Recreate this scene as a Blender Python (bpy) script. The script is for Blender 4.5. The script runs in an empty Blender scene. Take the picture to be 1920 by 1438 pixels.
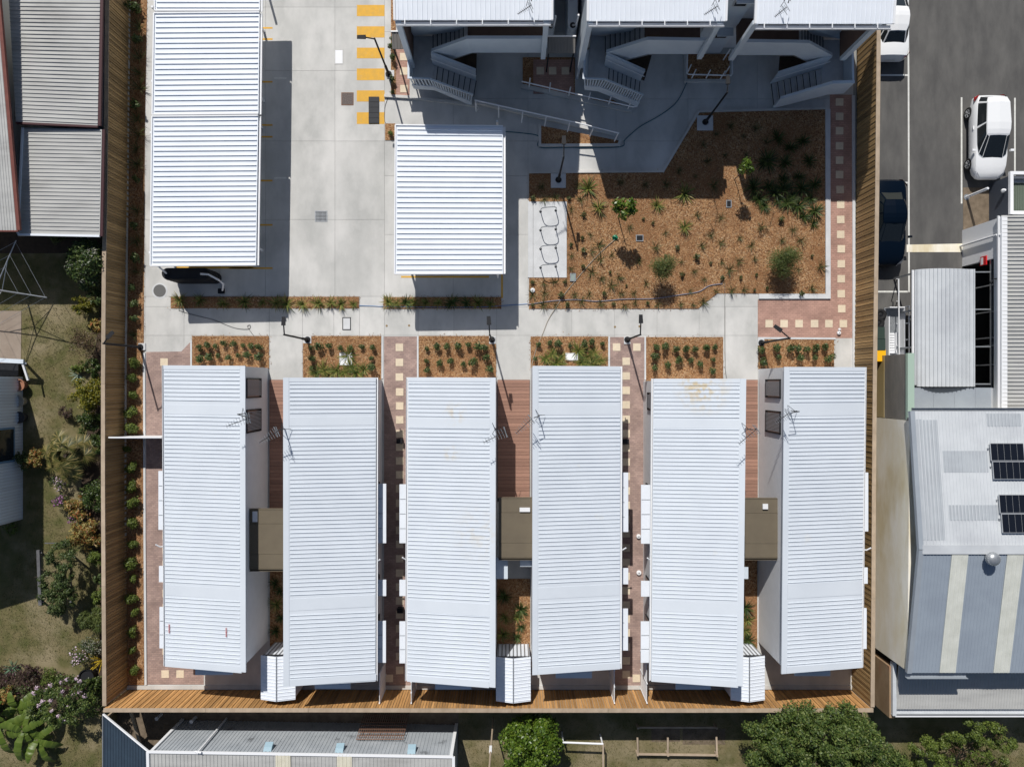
import bpy, math, random
import numpy as np
from mathutils import Vector, Matrix
R = random.Random(7)
C = bpy.context.scene.collection
# ------------------------------------------------------------------ camera, sky, sun, exposure
S = 35.0      # photograph pixels (1920 wide) per metre on the ground
H = 38.0      # camera height above the ground
scn = bpy.context.scene
cam = bpy.data.cameras.new('camera'); camo = bpy.data.objects.new('camera', cam); C.objects.link(camo)
camo.location = (0, 0, H); camo.rotation_euler = (0, 0, 0)
cam.sensor_fit = 'HORIZONTAL'; cam.angle = 2 * math.atan(960 / S / H); cam.clip_end = 2000; cam.clip_start = 0.5
scn.camera = camo
SUNV = Vector((0.265, -0.97, -1.0))          # the way the light travels
world = bpy.data.worlds.new('World'); scn.world = world; world.use_nodes = True
nt = world.node_tree; nt.nodes.clear()
sky = nt.nodes.new('ShaderNodeTexSky'); sky.sky_type = 'NISHITA'; sky.sun_disc = False
sky.sun_elevation = math.atan2(1.0, math.hypot(0.265, 0.97)); sky.sun_rotation = math.atan2(-0.265, 0.97)
bg = nt.nodes.new('ShaderNodeBackground'); bg.inputs['Strength'].default_value = 0.062
wo = nt.nodes.new('ShaderNodeOutputWorld')
nt.links.new(sky.outputs[0], bg.inputs[0]); nt.links.new(bg.outputs[0], wo.inputs[0])
sun = bpy.data.lights.new('sun', 'SUN'); sun.energy = 4.5; sun.angle = math.radians(0.5); sun.color = (1.0, 0.965, 0.91)
suno = bpy.data.objects.new('sun', sun); C.objects.link(suno)
suno.rotation_euler = SUNV.to_track_quat('-Z', 'Y').to_euler(); suno.location = (-8, 30, 40)
scn.view_settings.view_transform = 'Standard'; scn.view_settings.look = 'None'
scn.view_settings.exposure = 0.0; scn.view_settings.gamma = 1.0; scn.view_settings.use_curve_mapping = False
scn.render.engine = 'CYCLES'; scn.cycles.max_bounces = 6; scn.cycles.diffuse_bounces = 3
# ------------------------------------------------------------------ helpers
def G(px, py, z=0.0):
    """a point of the photograph (1920 px wide) that lies at height z, in metres"""
    k = (H - z) / H / S
    return Vector(((px - 960) * k, (719 - py) * k, z))
def lerp(a, b, t): return a + (b - a) * t
def tag(o, label=None, cat=None, group=None, kind=None):
    if label: o['label'] = label
    if cat: o['category'] = cat
    if group: o['group'] = group
    if kind: o['kind'] = kind
    return o
ORG = {}
def thing(name, label, cat, loc=(0, 0, 0), group=None):
    o = bpy.data.objects.new(name, None); C.objects.link(o); o.location = loc; o.empty_display_size = 0.2
    ORG[o.name] = Vector(loc)
    return tag(o, label, cat, group)
def mesh_np(name, V, F, mats, smooth=False, mi=None):
    me = bpy.data.meshes.new(name)
    V = np.asarray(V, dtype=np.float32); n = len(F)
    me.from_pydata([tuple(map(float, v)) for v in V], [], [tuple(f) for f in F]) if not isinstance(F, np.ndarray) else _fast(me, V, F)
    for m in (mats if isinstance(mats, (list, tuple)) else [mats]): me.materials.append(m)
    if mi is not None: me.polygons.foreach_set('material_index', mi)
    if smooth: me.polygons.foreach_set('use_smooth', [True] * len(me.polygons))
    me.update(); return me
def _fast(me, V, F):
    k = F.shape[1]
    me.vertices.add(len(V)); me.vertices.foreach_set('co', V.ravel())
    me.loops.add(F.size); me.loops.foreach_set('vertex_index', F.ravel().astype(np.int32))
    me.polygons.add(len(F)); me.polygons.foreach_set('loop_start', np.arange(0, F.size, k, dtype=np.int32))
    me.update(calc_edges=True); me.validate()
class MB:
    """collects shapes that become ONE mesh object"""
    def __init__(s): s.v = []; s.f = []; s.mi = []; s.m = 0
    def face(s, pts):
        i = len(s.v); s.v += [Vector(p) for p in pts]; s.f.append(list(range(i, i + len(pts)))); s.mi.append(s.m); return s
    def hexa(s, b, t):
        """b: four points, anticlockwise from above; t: the same four points raised"""
        i = len(s.v); s.v += [Vector(p) for p in b] + [Vector(p) for p in t]
        for f in ((3, 2, 1, 0), (4, 5, 6, 7), (0, 1, 5, 4), (1, 2, 6, 5), (2, 3, 7, 6), (3, 0, 4, 7)):
            s.f.append([i + k for k in f]); s.mi.append(s.m)
        return s
    def box(s, x0, x1, y0, y1, z0, z1):
        b = [(x0, y0), (x1, y0), (x1, y1), (x0, y1)]
        return s.hexa([(x, y, z0) for x, y in b], [(x, y, z1) for x, y in b])
    def prism(s, poly, z0, z1):
        """poly: xy points anticlockwise seen from above"""
        a = sum(poly[i][0] * poly[(i + 1) % len(poly)][1] - poly[(i + 1) % len(poly)][0] * poly[i][1] for i in range(len(poly)))
        if a < 0: poly = poly[::-1]
        n = len(poly); i = len(s.v)
        s.v += [Vector((p[0], p[1], z0)) for p in poly] + [Vector((p[0], p[1], z1)) for p in poly]
        s.f.append([i + n + k for k in range(n)]); s.f.append([i + k for k in range(n)][::-1]); s.mi += [s.m] * 2
        for k in range(n): s.f.append([i + k, i + (k + 1) % n, i + n + (k + 1) % n, i + n + k]); s.mi.append(s.m)
        return s
    def beam(s, p, q, w, h, up=(0, 0, 1)):
        p = Vector(p); q = Vector(q); d = (q - p).normalized(); u = Vector(up)
        if abs(d.dot(u)) > .98: u = Vector((0, 1, 0))
        a = d.cross(u).normalized() * w / 2; b = a.cross(d).normalized() * h / 2
        return s.hexa([p - a - b, p + a - b, q + a - b, q - a - b], [p - a + b, p + a + b, q + a + b, q - a + b])
    def tube(s, pts, r, n=7, cap=True):
        pts = [Vector(p) for p in pts]; rings = []
        rr = r if isinstance(r, (list, tuple)) else [r] * len(pts)
        for k, p in enumerate(pts):
            d = (pts[min(k + 1, len(pts) - 1)] - pts[max(k - 1, 0)]).normalized()
            u = Vector((0, 0, 1)) if abs(d.z) < .95 else Vector((0, 1, 0))
            a = d.cross(u).normalized(); b = a.cross(d).normalized(); i = len(s.v)
            for j in range(n):
                t = 2 * math.pi * j / n; s.v.append(p + (a * math.cos(t) + b * math.sin(t)) * rr[k])
            rings.append(i)
        for k in range(len(rings) - 1):
            for j in range(n):
                s.f.append([rings[k] + j, rings[k] + (j + 1) % n, rings[k + 1] + (j + 1) % n, rings[k + 1] + j]); s.mi.append(s.m)
        if cap:
            s.f.append([rings[0] + j for j in range(n)][::-1]); s.f.append([rings[-1] + j for j in range(n)]); s.mi += [s.m] * 2
        return s
    def lathe(s, prof, c=(0, 0, 0), n=16, axis='z'):
        c = Vector(c); i0 = len(s.v)
        for (r, z) in prof:
            for j in range(n):
                t = 2 * math.pi * j / n; x, y = r * math.cos(t), r * math.sin(t)
                s.v.append(c + (Vector((x, y, z)) if axis == 'z' else Vector((z, x, y))))
        for k in range(len(prof) - 1):
            for j in range(n):
                a = i0 + k * n; b = a + n
                s.f.append([a + j, a + (j + 1) % n, b + (j + 1) % n, b + j]); s.mi.append(s.m)
        return s
    def panel(s, top, bot, th, nrm=(0, 1, 0)):
        """a standing sheet between two polylines, th thick along nrm (inwards)"""
        o = Vector(nrm) * th
        for k in range(len(top) - 1):
            a, b, c, d = Vector(bot[k]), Vector(bot[k + 1]), Vector(top[k + 1]), Vector(top[k])
            s.hexa([a, b, b + o, a + o], [d, c, c + o, d + o])
        return s
    def ribbed(s, A, B, Cc, D, pitch, rw=.05, rh=.035, skip=(), th=.06, inset=(0, 0), t0=0.0, t1=1.0):
        """a sheet A-B-C-D (B after A along the ribs, D after A across them) with raised ribs from AD to BC"""
        A, B, Cc, D = map(Vector, (A, B, Cc, D)); z = Vector((0, 0, th))
        if (B - A).cross(D - A).z > 0: s.hexa([A - z, B - z, Cc - z, D - z], [A, B, Cc, D])
        else: s.hexa([A - z, D - z, Cc - z, B - z], [A, D, Cc, B])
        ln = (D - A).length; n = max(1, int(ln * (t1 - t0) / pitch))
        acr = (D - A).normalized(); nm = (B - A).cross(D - A).normalized()
        if nm.z < 0: nm = -nm
        for k in range(n):
            t = t0 + (k + .5) * (t1 - t0) / n
            if any(a < t < b for a, b in skip): continue
            p, q = A.lerp(D, t), B.lerp(Cc, t)
            d = (q - p); ll = d.length; d.normalize(); p = p + d * inset[0]; q = q - d * inset[1]
            w, w2 = acr * rw / 2, acr * rw * .22; u = nm * rh; e = nm * .004
            i = len(s.v); s.v += [p - w - e, q - w - e, q - w2 + u, p - w2 + u, p + w2 + u, q + w2 + u, q + w - e, p + w - e]
            for f in ((0, 1, 2, 3), (3, 2, 5, 4), (4, 5, 6, 7), (0, 3, 4, 7), (1, 6, 5, 2)):
                s.f.append([i + j for j in f]); s.mi.append(s.m)
        return s
    def build(s, name, mats, parent=None, smooth=False, kind=None, sharp=None, label=None, org=None):
        o0 = ORG.get(parent.name, Vector()) if parent is not None else Vector(org or (0, 0, 0))
        me = bpy.data.meshes.new(name)
        me.from_pydata([tuple(v - o0) for v in s.v], [], s.f)
        for m in (mats if isinstance(mats, (list, tuple)) else [mats]): me.materials.append(m)
        if max(s.mi, default=0): me.polygons.foreach_set('material_index', s.mi)
        if smooth or sharp:
            me.polygons.foreach_set('use_smooth', [True] * len(me.polygons))
            if sharp: me.set_sharp_from_angle(angle=math.radians(sharp))
        me.update()
        return link(name, me, parent, kind, label, org)
def link(name, me, parent=None, kind=None, label=None, loc=None):
    o = bpy.data.objects.new(name, me); C.objects.link(o)
    if parent is not None: o.parent = parent; ORG[o.name] = ORG.get(parent.name, Vector())
    elif loc is not None: o.location = loc; ORG[o.name] = Vector(loc)
    if kind: o['kind'] = kind
    if label: o['label'] = label
    return o
def copy_tree(o, parent=None):
    c = o.copy(); C.objects.link(c)
    if parent is not None: c.parent = parent
    for ch in list(o.children): copy_tree(ch, c)
    return c
ORD = ['first', 'second', 'third', 'fourth', 'fifth', 'sixth', 'seventh', 'eighth', 'ninth', 'tenth', 'eleventh', 'twelfth', 'thirteenth',
       'fourteenth', 'fifteenth', 'sixteenth', 'seventeenth', 'eighteenth', 'nineteenth', 'twentieth', 'twenty-first', 'twenty-second',
       'twenty-third', 'twenty-fourth', 'twenty-fifth', 'twenty-sixth', 'twenty-seventh', 'twenty-eighth', 'twenty-ninth', 'thirtieth']
# ------------------------------------------------------------------ materials
MATS = {}
def mat(name, c1, c2=None, scale=3.0, rough=.7, metal=0.0, bump=0.0, bscale=40.0, spec=.3, detail=4.0, c3=None, s3=.4, t3=(.55, .75), rnd=0.0, stretch=None, bdist=.02, lo=.35, hi=.65):
    m = bpy.data.materials.new(name); m.use_nodes = True; n = m.node_tree; L = n.links; b = n.nodes['Principled BSDF']
    b.inputs['Roughness'].default_value = rough; b.inputs['Metallic'].default_value = metal; b.inputs['Specular IOR Level'].default_value = spec
    geo = n.nodes.new('ShaderNodeNewGeometry'); pos = geo.outputs['Position']
    if stretch:
        mp = n.nodes.new('ShaderNodeMapping'); mp.inputs['Scale'].default_value = stretch; L.new(pos, mp.inputs['Vector']); pos = mp.outputs[0]
    def noise(sc, det=detail):
        t = n.nodes.new('ShaderNodeTexNoise'); t.inputs['Scale'].default_value = sc; t.inputs['Detail'].default_value = det; t.inputs['Roughness'].default_value = .6
        L.new(pos, t.inputs['Vector']); return t.outputs['Fac']
    def ramp(v, a, z):
        r = n.nodes.new('ShaderNodeMapRange'); r.inputs[1].default_value = a; r.inputs[2].default_value = z; L.new(v, r.inputs[0]); return r.outputs[0]
    def mix(f, a, c):
        x = n.nodes.new('ShaderNodeMix'); x.data_type = 'RGBA'; L.new(f, x.inputs[0])
        for inp, val in ((6, a), (7, c)):
            if isinstance(val, tuple): x.inputs[inp].default_value = val + (1,)
            else: L.new(val, x.inputs[inp])
        return x.outputs[2]
    col = c1
    if c2: col = mix(ramp(noise(scale), lo, hi), c1, c2)
    if c3: col = mix(ramp(noise(s3, 6.0), *t3), col, c3)
    if rnd:
        oi = n.nodes.new('ShaderNodeObjectInfo'); hs = n.nodes.new('ShaderNodeHueSaturation')
        r = n.nodes.new('ShaderNodeMapRange'); r.inputs[3].default_value = 1 - rnd; r.inputs[4].default_value = 1 + rnd; L.new(oi.outputs['Random'], r.inputs[0])
        L.new(r.outputs[0], hs.inputs['Value'])
        if isinstance(col, tuple): hs.inputs['Color'].default_value = col + (1,)
        else: L.new(col, hs.inputs['Color'])
        col = hs.outputs[0]
    if isinstance(col, tuple): b.inputs['Base Color'].default_value = col + (1,)
    else: L.new(col, b.inputs['Base Color'])
    if bump:
        bp = n.nodes.new('ShaderNodeBump'); bp.inputs['Strength'].default_value = bump; bp.inputs['Distance'].default_value = bdist
        L.new(noise(bscale, 3.0), bp.inputs['Height']); L.new(bp.outputs[0], b.inputs['Normal'])
    MATS[name] = m; return m
def leafmat(name, cols, rough=.5, trans=.25):
    m = bpy.data.materials.new(name); m.use_nodes = True; n = m.node_tree; L = n.links; b = n.nodes['Principled BSDF']
    geo = n.nodes.new('ShaderNodeNewGeometry'); r = n.nodes.new('ShaderNodeValToRGB'); r.color_ramp.interpolation = 'LINEAR'
    e = r.color_ramp.elements
    while len(e) < len(cols): e.new(.5)
    for k, c in enumerate(cols): e[k].position = k / (len(cols) - 1); e[k].color = c + (1,)
    L.new(geo.outputs['Random Per Island'], r.inputs[0]); L.new(r.outputs[0], b.inputs['Base Color'])
    b.inputs['Roughness'].default_value = rough; b.inputs['Specular IOR Level'].default_value = .35
    t = n.nodes.new('ShaderNodeBsdfTranslucent'); L.new(r.outputs[0], t.inputs[0])
    mx = n.nodes.new('ShaderNodeMixShader'); mx.inputs[0].default_value = trans
    L.new(b.outputs[0], mx.inputs[1]); L.new(t.outputs[0], mx.inputs[2]); L.new(mx.outputs[0], n.nodes['Material Output'].inputs[0])
    MATS[name] = m; return m
def cellmat(name, cols, scale, rough=.85, bump=.6, big=None, bigs=.5, bdist=.03, distort=True):
    """loose chips or bricks: one colour per voronoi cell"""
    m = bpy.data.materials.new(name); m.use_nodes = True; n = m.node_tree; L = n.links; b = n.nodes['Principled BSDF']
    b.inputs['Roughness'].default_value = rough; b.inputs['Specular IOR Level'].default_value = .2
    geo = n.nodes.new('ShaderNodeNewGeometry'); pos = geo.outputs['Position']
    v = n.nodes.new('ShaderNodeTexVoronoi'); v.inputs['Scale'].default_value = scale; L.new(pos, v.inputs['Vector'])
    sp = n.nodes.new('ShaderNodeSeparateColor'); L.new(v.outputs['Color'], sp.inputs[0])
    r = n.nodes.new('ShaderNodeValToRGB'); e = r.color_ramp.elements
    while len(e) < len(cols): e.new(.5)
    for k, c in enumerate(cols): e[k].position = k / (len(cols) - 1); e[k].color = c + (1,)
    L.new(sp.outputs[0], r.inputs[0]); col = r.outputs[0]
    if big:
        t = n.nodes.new('ShaderNodeTexNoise'); t.inputs['Scale'].default_value = bigs; t.inputs['Detail'].default_value = 5; L.new(pos, t.inputs['Vector'])
        mr = n.nodes.new('ShaderNodeMapRange'); mr.inputs[1].default_value = .42; mr.inputs[2].default_value = .66; mr.inputs[4].default_value = .85; L.new(t.outputs['Fac'], mr.inputs[0])
        x = n.nodes.new('ShaderNodeMix'); x.data_type = 'RGBA'; L.new(mr.outputs[0], x.inputs[0]); L.new(col, x.inputs[6]); x.inputs[7].default_value = big + (1,); col = x.outputs[2]
    L.new(col, b.inputs['Base Color'])
    bp = n.nodes.new('ShaderNodeBump'); bp.inputs['Strength'].default_value = bump; bp.inputs['Distance'].default_value = bdist
    L.new(sp.outputs[1], bp.inputs['Height']); L.new(bp.outputs[0], b.inputs['Normal'])
    MATS[name] = m; return m
def brickmat(name, cols, mortar, bw=.2, bh=.1):
    m = bpy.data.materials.new(name); m.use_nodes = True; n = m.node_tree; L = n.links; b = n.nodes['Principled BSDF']
    b.inputs['Roughness'].default_value = .85; b.inputs['Specular IOR Level'].default_value = .2
    geo = n.nodes.new('ShaderNodeNewGeometry'); t = n.nodes.new('ShaderNodeTexBrick'); L.new(geo.outputs['Position'], t.inputs['Vector'])
    t.inputs['Scale'].default_value = 1.0; t.inputs['Brick Width'].default_value = bw; t.inputs['Row Height'].default_value = bh; t.inputs['Mortar Size'].default_value = .007
    t.inputs['Color1'].default_value = cols[0] + (1,); t.inputs['Color2'].default_value = cols[1] + (1,); t.inputs['Mortar'].default_value = mortar + (1,)
    ns = n.nodes.new('ShaderNodeTexNoise'); ns.inputs['Scale'].default_value = 1.3; ns.inputs['Detail'].default_value = 6; L.new(geo.outputs['Position'], ns.inputs['Vector'])
    hs = n.nodes.new('ShaderNodeHueSaturation'); mr = n.nodes.new('ShaderNodeMapRange'); mr.inputs[1].default_value = .3; mr.inputs[2].default_value = .7
    mr.inputs[3].default_value = .8; mr.inputs[4].default_value = 1.15; L.new(ns.outputs['Fac'], mr.inputs[0]); L.new(mr.outputs[0], hs.inputs['Value'])
    L.new(t.outputs['Color'], hs.inputs['Color']); L.new(hs.outputs[0], b.inputs['Base Color'])
    bp = n.nodes.new('ShaderNodeBump'); bp.inputs['Strength'].default_value = .5; bp.inputs['Distance'].default_value = .01; bp.invert = True
    L.new(t.outputs['Fac'], bp.inputs['Height']); L.new(bp.outputs[0], b.inputs['Normal'])
    MATS[name] = m; return m
def glassmat(name, c, rough=.06):
    return mat(name, c, rough=rough, spec=.6)
concrete = mat('concrete', (.545, .54, .52), (.435, .435, .42), .8, .85, bump=.15, bscale=30, c3=(.62, .61, .59), s3=.45, t3=(.46, .66), rnd=.045, detail=9.0, stretch=(1, .6, 1))
concrete_new = mat('pale_concrete', (.62, .63, .64), (.54, .55, .56), 1.5, .8, bump=.1, c3=(.45, .45, .44), s3=.9, t3=(.6, .8))
concrete_old = mat('old_concrete', (.74, .67, .50), (.86, .83, .75), .9, .9, bump=.25, bscale=14, c3=(.55, .43, .21), s3=.35, t3=(.52, .72), stretch=(1.6, .35, 1))
joint_m = mat('joint_filler', (.27, .27, .26), rough=.9)
asphalt = mat('asphalt', (.084, .082, .080), (.130, .126, .120), .8, .9, detail=9.0, bump=.4, bscale=90, c3=(.075, .073, .072), s3=.3, t3=(.52, .75), stretch=(1.5, .5, 1))
mulch = cellmat('bark_mulch', [(.13, .058, .026), (.27, .135, .060), (.37, .20, .092), (.45, .275, .14), (.19, .088, .038), (.52, .36, .215)], 17, big=(.24, .118, .053), bump=.9, bdist=.04)
brick_pink = brickmat('pink_brick', [(.46, .28, .225), (.38, .23, .185)], (.30, .19, .15))
brick_grey = brickmat('mauve_brick', [(.40, .285, .245), (.31, .22, .195)], (.26, .2, .18))
tile_m = mat('cream_paver', (.70, .59, .44), (.62, .53, .40), 6, .8, rnd=.06)
deck_m = mat('deck_timber', (.33, .19, .14), (.28, .155, .115), 4, .6, rnd=.16, stretch=(1, 12, 1))
lawn_m = mat('lawn', (.105, .108, .036), (.20, .165, .08), 1.1, .95, bump=.8, bscale=60, c3=(.29, .24, .145), s3=.42, t3=(.47, .66), bdist=.05)
dirt_m = mat('dirt', (.13, .10, .07), (.2, .155, .11), 2.5, .95, bump=.6, bscale=30)
fence_side = mat('olive_fence_timber', (.37, .25, .12), (.29, .185, .08), 3, .75, rnd=.32, stretch=(6, 6, .6))
fence_in = mat('fence_timber', (.50, .28, .11), (.38, .20, .072), 3, .75, rnd=.3, stretch=(6, 6, .6))
fence_old = mat('weathered_timber', (.44, .35, .26), (.35, .275, .20), 3, .8, rnd=.1, stretch=(1, .6, 1))
white_roof = mat('white_steel', (.77, .81, .87), (.73, .77, .83), .8, .42, spec=.4)
house_roof_m = mat('pale_steel', (.64, .685, .74), (.605, .65, .705), .5, .45, spec=.4, c3=(.66, .65, .60), s3=.7, t3=(.66, .8))
white_paint = mat('white_paint', (.78, .79, .81), rough=.5)
def stain(m, spots, col):
    """rust stains of their own shape at fixed places on a material"""
    n = m.node_tree; L = n.links; b = n.nodes['Principled BSDF']; src = b.inputs['Base Color'].links[0].from_socket
    geo = n.nodes.new('ShaderNodeNewGeometry')
    for (p, r, k) in spots:
        d = n.nodes.new('ShaderNodeVectorMath'); d.operation = 'DISTANCE'; L.new(geo.outputs['Position'], d.inputs[0]); d.inputs[1].default_value = p
        mr = n.nodes.new('ShaderNodeMapRange'); mr.inputs[1].default_value = r; mr.inputs[2].default_value = r * .1; mr.inputs[4].default_value = k; L.new(d.outputs['Value'], mr.inputs[0])
        t = n.nodes.new('ShaderNodeTexNoise'); t.inputs['Scale'].default_value = 3.5; t.inputs['Detail'].default_value = 6; L.new(geo.outputs['Position'], t.inputs['Vector'])
        m2 = n.nodes.new('ShaderNodeMapRange'); m2.inputs[1].default_value = .45; m2.inputs[2].default_value = .62; L.new(t.outputs['Fac'], m2.inputs[0])
        mu = n.nodes.new('ShaderNodeMath'); mu.operation = 'MULTIPLY'; L.new(mr.outputs[0], mu.inputs[0]); L.new(m2.outputs[0], mu.inputs[1])
        x = n.nodes.new('ShaderNodeMix'); x.data_type = 'RGBA'; L.new(mu.outputs[0], x.inputs[0]); L.new(src, x.inputs[6]); x.inputs[7].default_value = col + (1,); src = x.outputs[2]
    L.new(src, b.inputs['Base Color'])
stain(house_roof_m, [(tuple(G(1318, 727, 3.4)), 1.5, .75), (tuple(G(1305, 722, 3.4)), .8, .6), (tuple(G(852, 775, 3.4)), .7, .5), (tuple(G(846, 850, 3.4)), .5, .6), (tuple(G(900, 1000, 3.5)), 1.6, .25)], (.60, .48, .28))
wall_grey = mat('pale_cladding', (.73, .74, .76), (.69, .70, .72), 2, .6)
blue_white = mat('pale_blue_steel', (.60, .66, .72), (.55, .61, .68), 1.5, .5)
brown_roof = mat('olive_steel', (.150, .125, .088), (.135, .112, .08), 1.5, .55)
dark_metal = mat('dark_metal', (.020, .021, .024), rough=.6, spec=.15)
black_m = mat('black_plastic', (.012, .013, .016), rough=.5)
galv = mat('galvanised_steel', (.42, .44, .46), (.34, .36, .38), 8, .4, metal=.6)
shed_roof_m = mat('aged_zinc', (.47, .47, .455), (.40, .40, .39), 1.0, .55, spec=.35, c3=(.33, .325, .31), s3=.5, t3=(.55, .8), stretch=(.5, 2, 1))
shed_wall_m = mat('weathered_sheet', (.40, .43, .46), (.33, .36, .39), 1.1, .6, c3=(.11, .115, .125), s3=1.1, t3=(.62, .74))
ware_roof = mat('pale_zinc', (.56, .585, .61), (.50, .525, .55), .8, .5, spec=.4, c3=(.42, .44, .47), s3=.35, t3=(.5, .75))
ware_shade = mat('shaded_zinc', (.29, .335, .39), (.26, .30, .355), .9, .5)  # zinc darkened for the slope turned away from the sun
fibreglass = mat('fibreglass', (.62, .63, .58), (.54, .55, .50), 1.5, .6, bump=.1)
grey_sheet = mat('grey_flashing', (.30, .335, .375), (.27, .30, .34), 1, .5)
navy_sheet = mat('navy_sheet', (.035, .055, .08), (.03, .045, .066), 1.5, .5)
red_trim = mat('red_trim', (.19, .065, .05), (.15, .05, .04), 3, .6)
maroon = mat('maroon_trim', (.055, .018, .022), rough=.6)
blade_m = mat('louvre_blade', (.30, .31, .33), rough=.6)
rust_m = mat('rusty_mesh', (.16, .085, .055), (.22, .13, .09), 12, .8)
solar_m = mat('solar_cell', (.008, .010, .016), rough=.2, spec=.5)
alu = mat('aluminium', (.6, .62, .64), rough=.4, metal=.5)
yellow_p = mat('yellow_marking', (.72, .40, .055), (.62, .36, .07), 4, .8, c3=(.5, .38, .2), s3=5, t3=(.6, .75))
white_p = mat('white_marking', (.70, .70, .66), (.6, .6, .57), 6, .8)
car_white = mat('white_car_paint', (.80, .81, .82), rough=.22, spec=.5)
car_navy = mat('navy_car_paint', (.0015, .005, .012), rough=.28, spec=.18)
car_glass = mat('car_glass', (.012, .016, .019), rough=.08, spec=.6)
rubber = mat('rubber', (.015, .015, .016), rough=.8)
lens_red = mat('red_lens', (.25, .01, .012), rough=.2); lens_clear = mat('clear_lens', (.45, .47, .5), rough=.15, spec=.6)
bin_green = mat('green_plastic', (.035, .055, .045), rough=.5); bin_yellow = mat('yellow_plastic', (.85, .45, .01), rough=.45)
brown_floor = mat('brown_floor', (.13, .085, .065), (.11, .07, .055), 2, .8)
tread_m = mat('concrete_tread', (.56, .56, .56), (.50, .50, .50), 3, .85)
riser_m = mat('stair_nosing', (.02, .021, .024), rough=.7)
brick_red = brickmat('red_brick', [(.30, .10, .06), (.24, .08, .05)], (.22, .16, .13), .24, .086)
glass_m = mat('window_glass', (.02, .026, .034), rough=.1, spec=.6)
soil_shade_m = mat('soil_and_shade', (.05, .036, .026), (.075, .052, .036), 5, .95, bump=.5)  # real garden soil, and also the painted shade under the stairs
bark = mat('bark', (.11, .08, .06), (.16, .12, .09), 10, .9)
hose_teal = mat('teal_hose', (.03, .12, .16), rough=.5); hose_grey = mat('grey_hose', (.20, .19, .23), rough=.6); hose_dark = mat('dark_hose', (.10, .10, .10), rough=.6)
hose_blue = mat('blue_hose', (.07, .19, .42), rough=.5)
green_pl = mat('green_fitting', (.01, .16, .08), rough=.4)
sage_m = mat('sage_trim', (.36, .47, .39), rough=.6); grey_fc = mat('grey_fibre_cement', (.24, .225, .20), (.19, .18, .165), 3, .9, c3=(.3, .28, .25), s3=1.5, stretch=(1, .3, 1))
L_shrub = leafmat('shrub_leaf', [(.025, .042, .012), (.050, .082, .022), (.085, .125, .034), (.13, .15, .055)])
L_hedge = leafmat('hedge_leaf', [(.055, .085, .015), (.105, .15, .028), (.18, .22, .045)])
L_strap = leafmat('strap_leaf', [(.045, .085, .018), (.11, .155, .032), (.22, .23, .06), (.32, .26, .08)])
L_tuft = leafmat('tuft_leaf', [(.035, .055, .018), (.075, .095, .03), (.14, .14, .055)])
L_big = leafmat('glossy_leaf', [(.012, .028, .008), (.034, .064, .014), (.070, .108, .026), (.115, .145, .038)], rough=.4)
L_lime = leafmat('lime_leaf', [(.035, .07, .010), (.085, .15, .016), (.16, .22, .03)], rough=.35)
L_yel = leafmat('yellow_leaf', [(.05, .07, .008), (.14, .14, .012), (.26, .22, .02)])
L_crot = leafmat('croton_leaf', [(.06, .08, .015), (.22, .19, .05), (.38, .30, .10), (.32, .10, .03), (.07, .08, .02)])
L_var = leafmat('variegated_leaf', [(.02, .04, .012), (.045, .08, .02), (.40, .38, .33), (.07, .10, .03), (.02, .045, .012)])
L_purp = leafmat('purple_leaf', [(.05, .022, .03), (.10, .05, .055), (.05, .06, .02), (.16, .09, .075)])
L_palm = leafmat('palm_leaf', [(.030, .042, .012), (.070, .080, .020), (.15, .135, .038), (.30, .24, .09)])
L_ban = leafmat('banana_leaf', [(.09, .14, .022), (.105, .16, .026), (.13, .18, .032)], rough=.4, trans=.3)
L_brom = leafmat('golden_leaf', [(.45, .30, .02), (.60, .42, .03)], trans=.2)
L_feather = leafmat('feathery_leaf', [(.055, .085, .02), (.10, .13, .034), (.15, .17, .05)])
flower_m = leafmat('pink_petal', [(.55, .38, .48), (.70, .58, .66)]); flower_p = leafmat('purple_petal', [(.25, .08, .24), (.4, .18, .36)])
L_dry = leafmat('dry_leaf', [(.09, .055, .035), (.15, .09, .055), (.05, .055, .02)])
L_grass = leafmat('grass_blade', [(.07, .085, .022), (.14, .135, .045), (.26, .21, .11)])
# ------------------------------------------------------------------ the ground
def sheet(name, pts, z0, z1, m, kind='structure', z=None, parent=None, label=None):
    b = MB(); zz = z1 if z is None else z
    b.prism([tuple(G(x, y, zz)[:2]) for x, y in pts], z0, z1)
    return b.build(name, m, parent, kind=kind if parent is None else None, label=label)
def rect(x0, y0, x1, y1): return [(x0, y0), (x0, y1), (x1, y1), (x1, y0)]
SY = -0.8                                     # the yard south of the site lies lower
b = MB(); b.face([(-400, -400, SY), (400, -400, SY), (400, 400, SY), (-400, 400, SY)]); b.build('ground', lawn_m, kind='structure')
sheet('west_lawn', [(-6000, -6000), (243, -6000), (240, 1330), (203, 1336), (206, 1500), (206, 6000), (-6000, 6000)], SY - .1, 0, lawn_m)
sheet('site_base', [(241, -2500), (238, 1296), (1600, 1296), (1606, 700), (1606, -2500)], SY - .1, -.02, joint_m)
sheet('car_park', [(1609, -6000), (1609, 690), (6000, 690), (6000, -6000)], SY - .1, 0, asphalt)
sheet('side_yard', [(1609, 690.5), (1609, 1320), (6000, 1320), (6000, 690.5)], SY - .1, -.01, dirt_m)
sheet('dirt_strip', [(203, 1290), (203, 1412), (860, 1412), (860, 1290)], SY - .05, SY + .006, dirt_m, z=SY)
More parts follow.
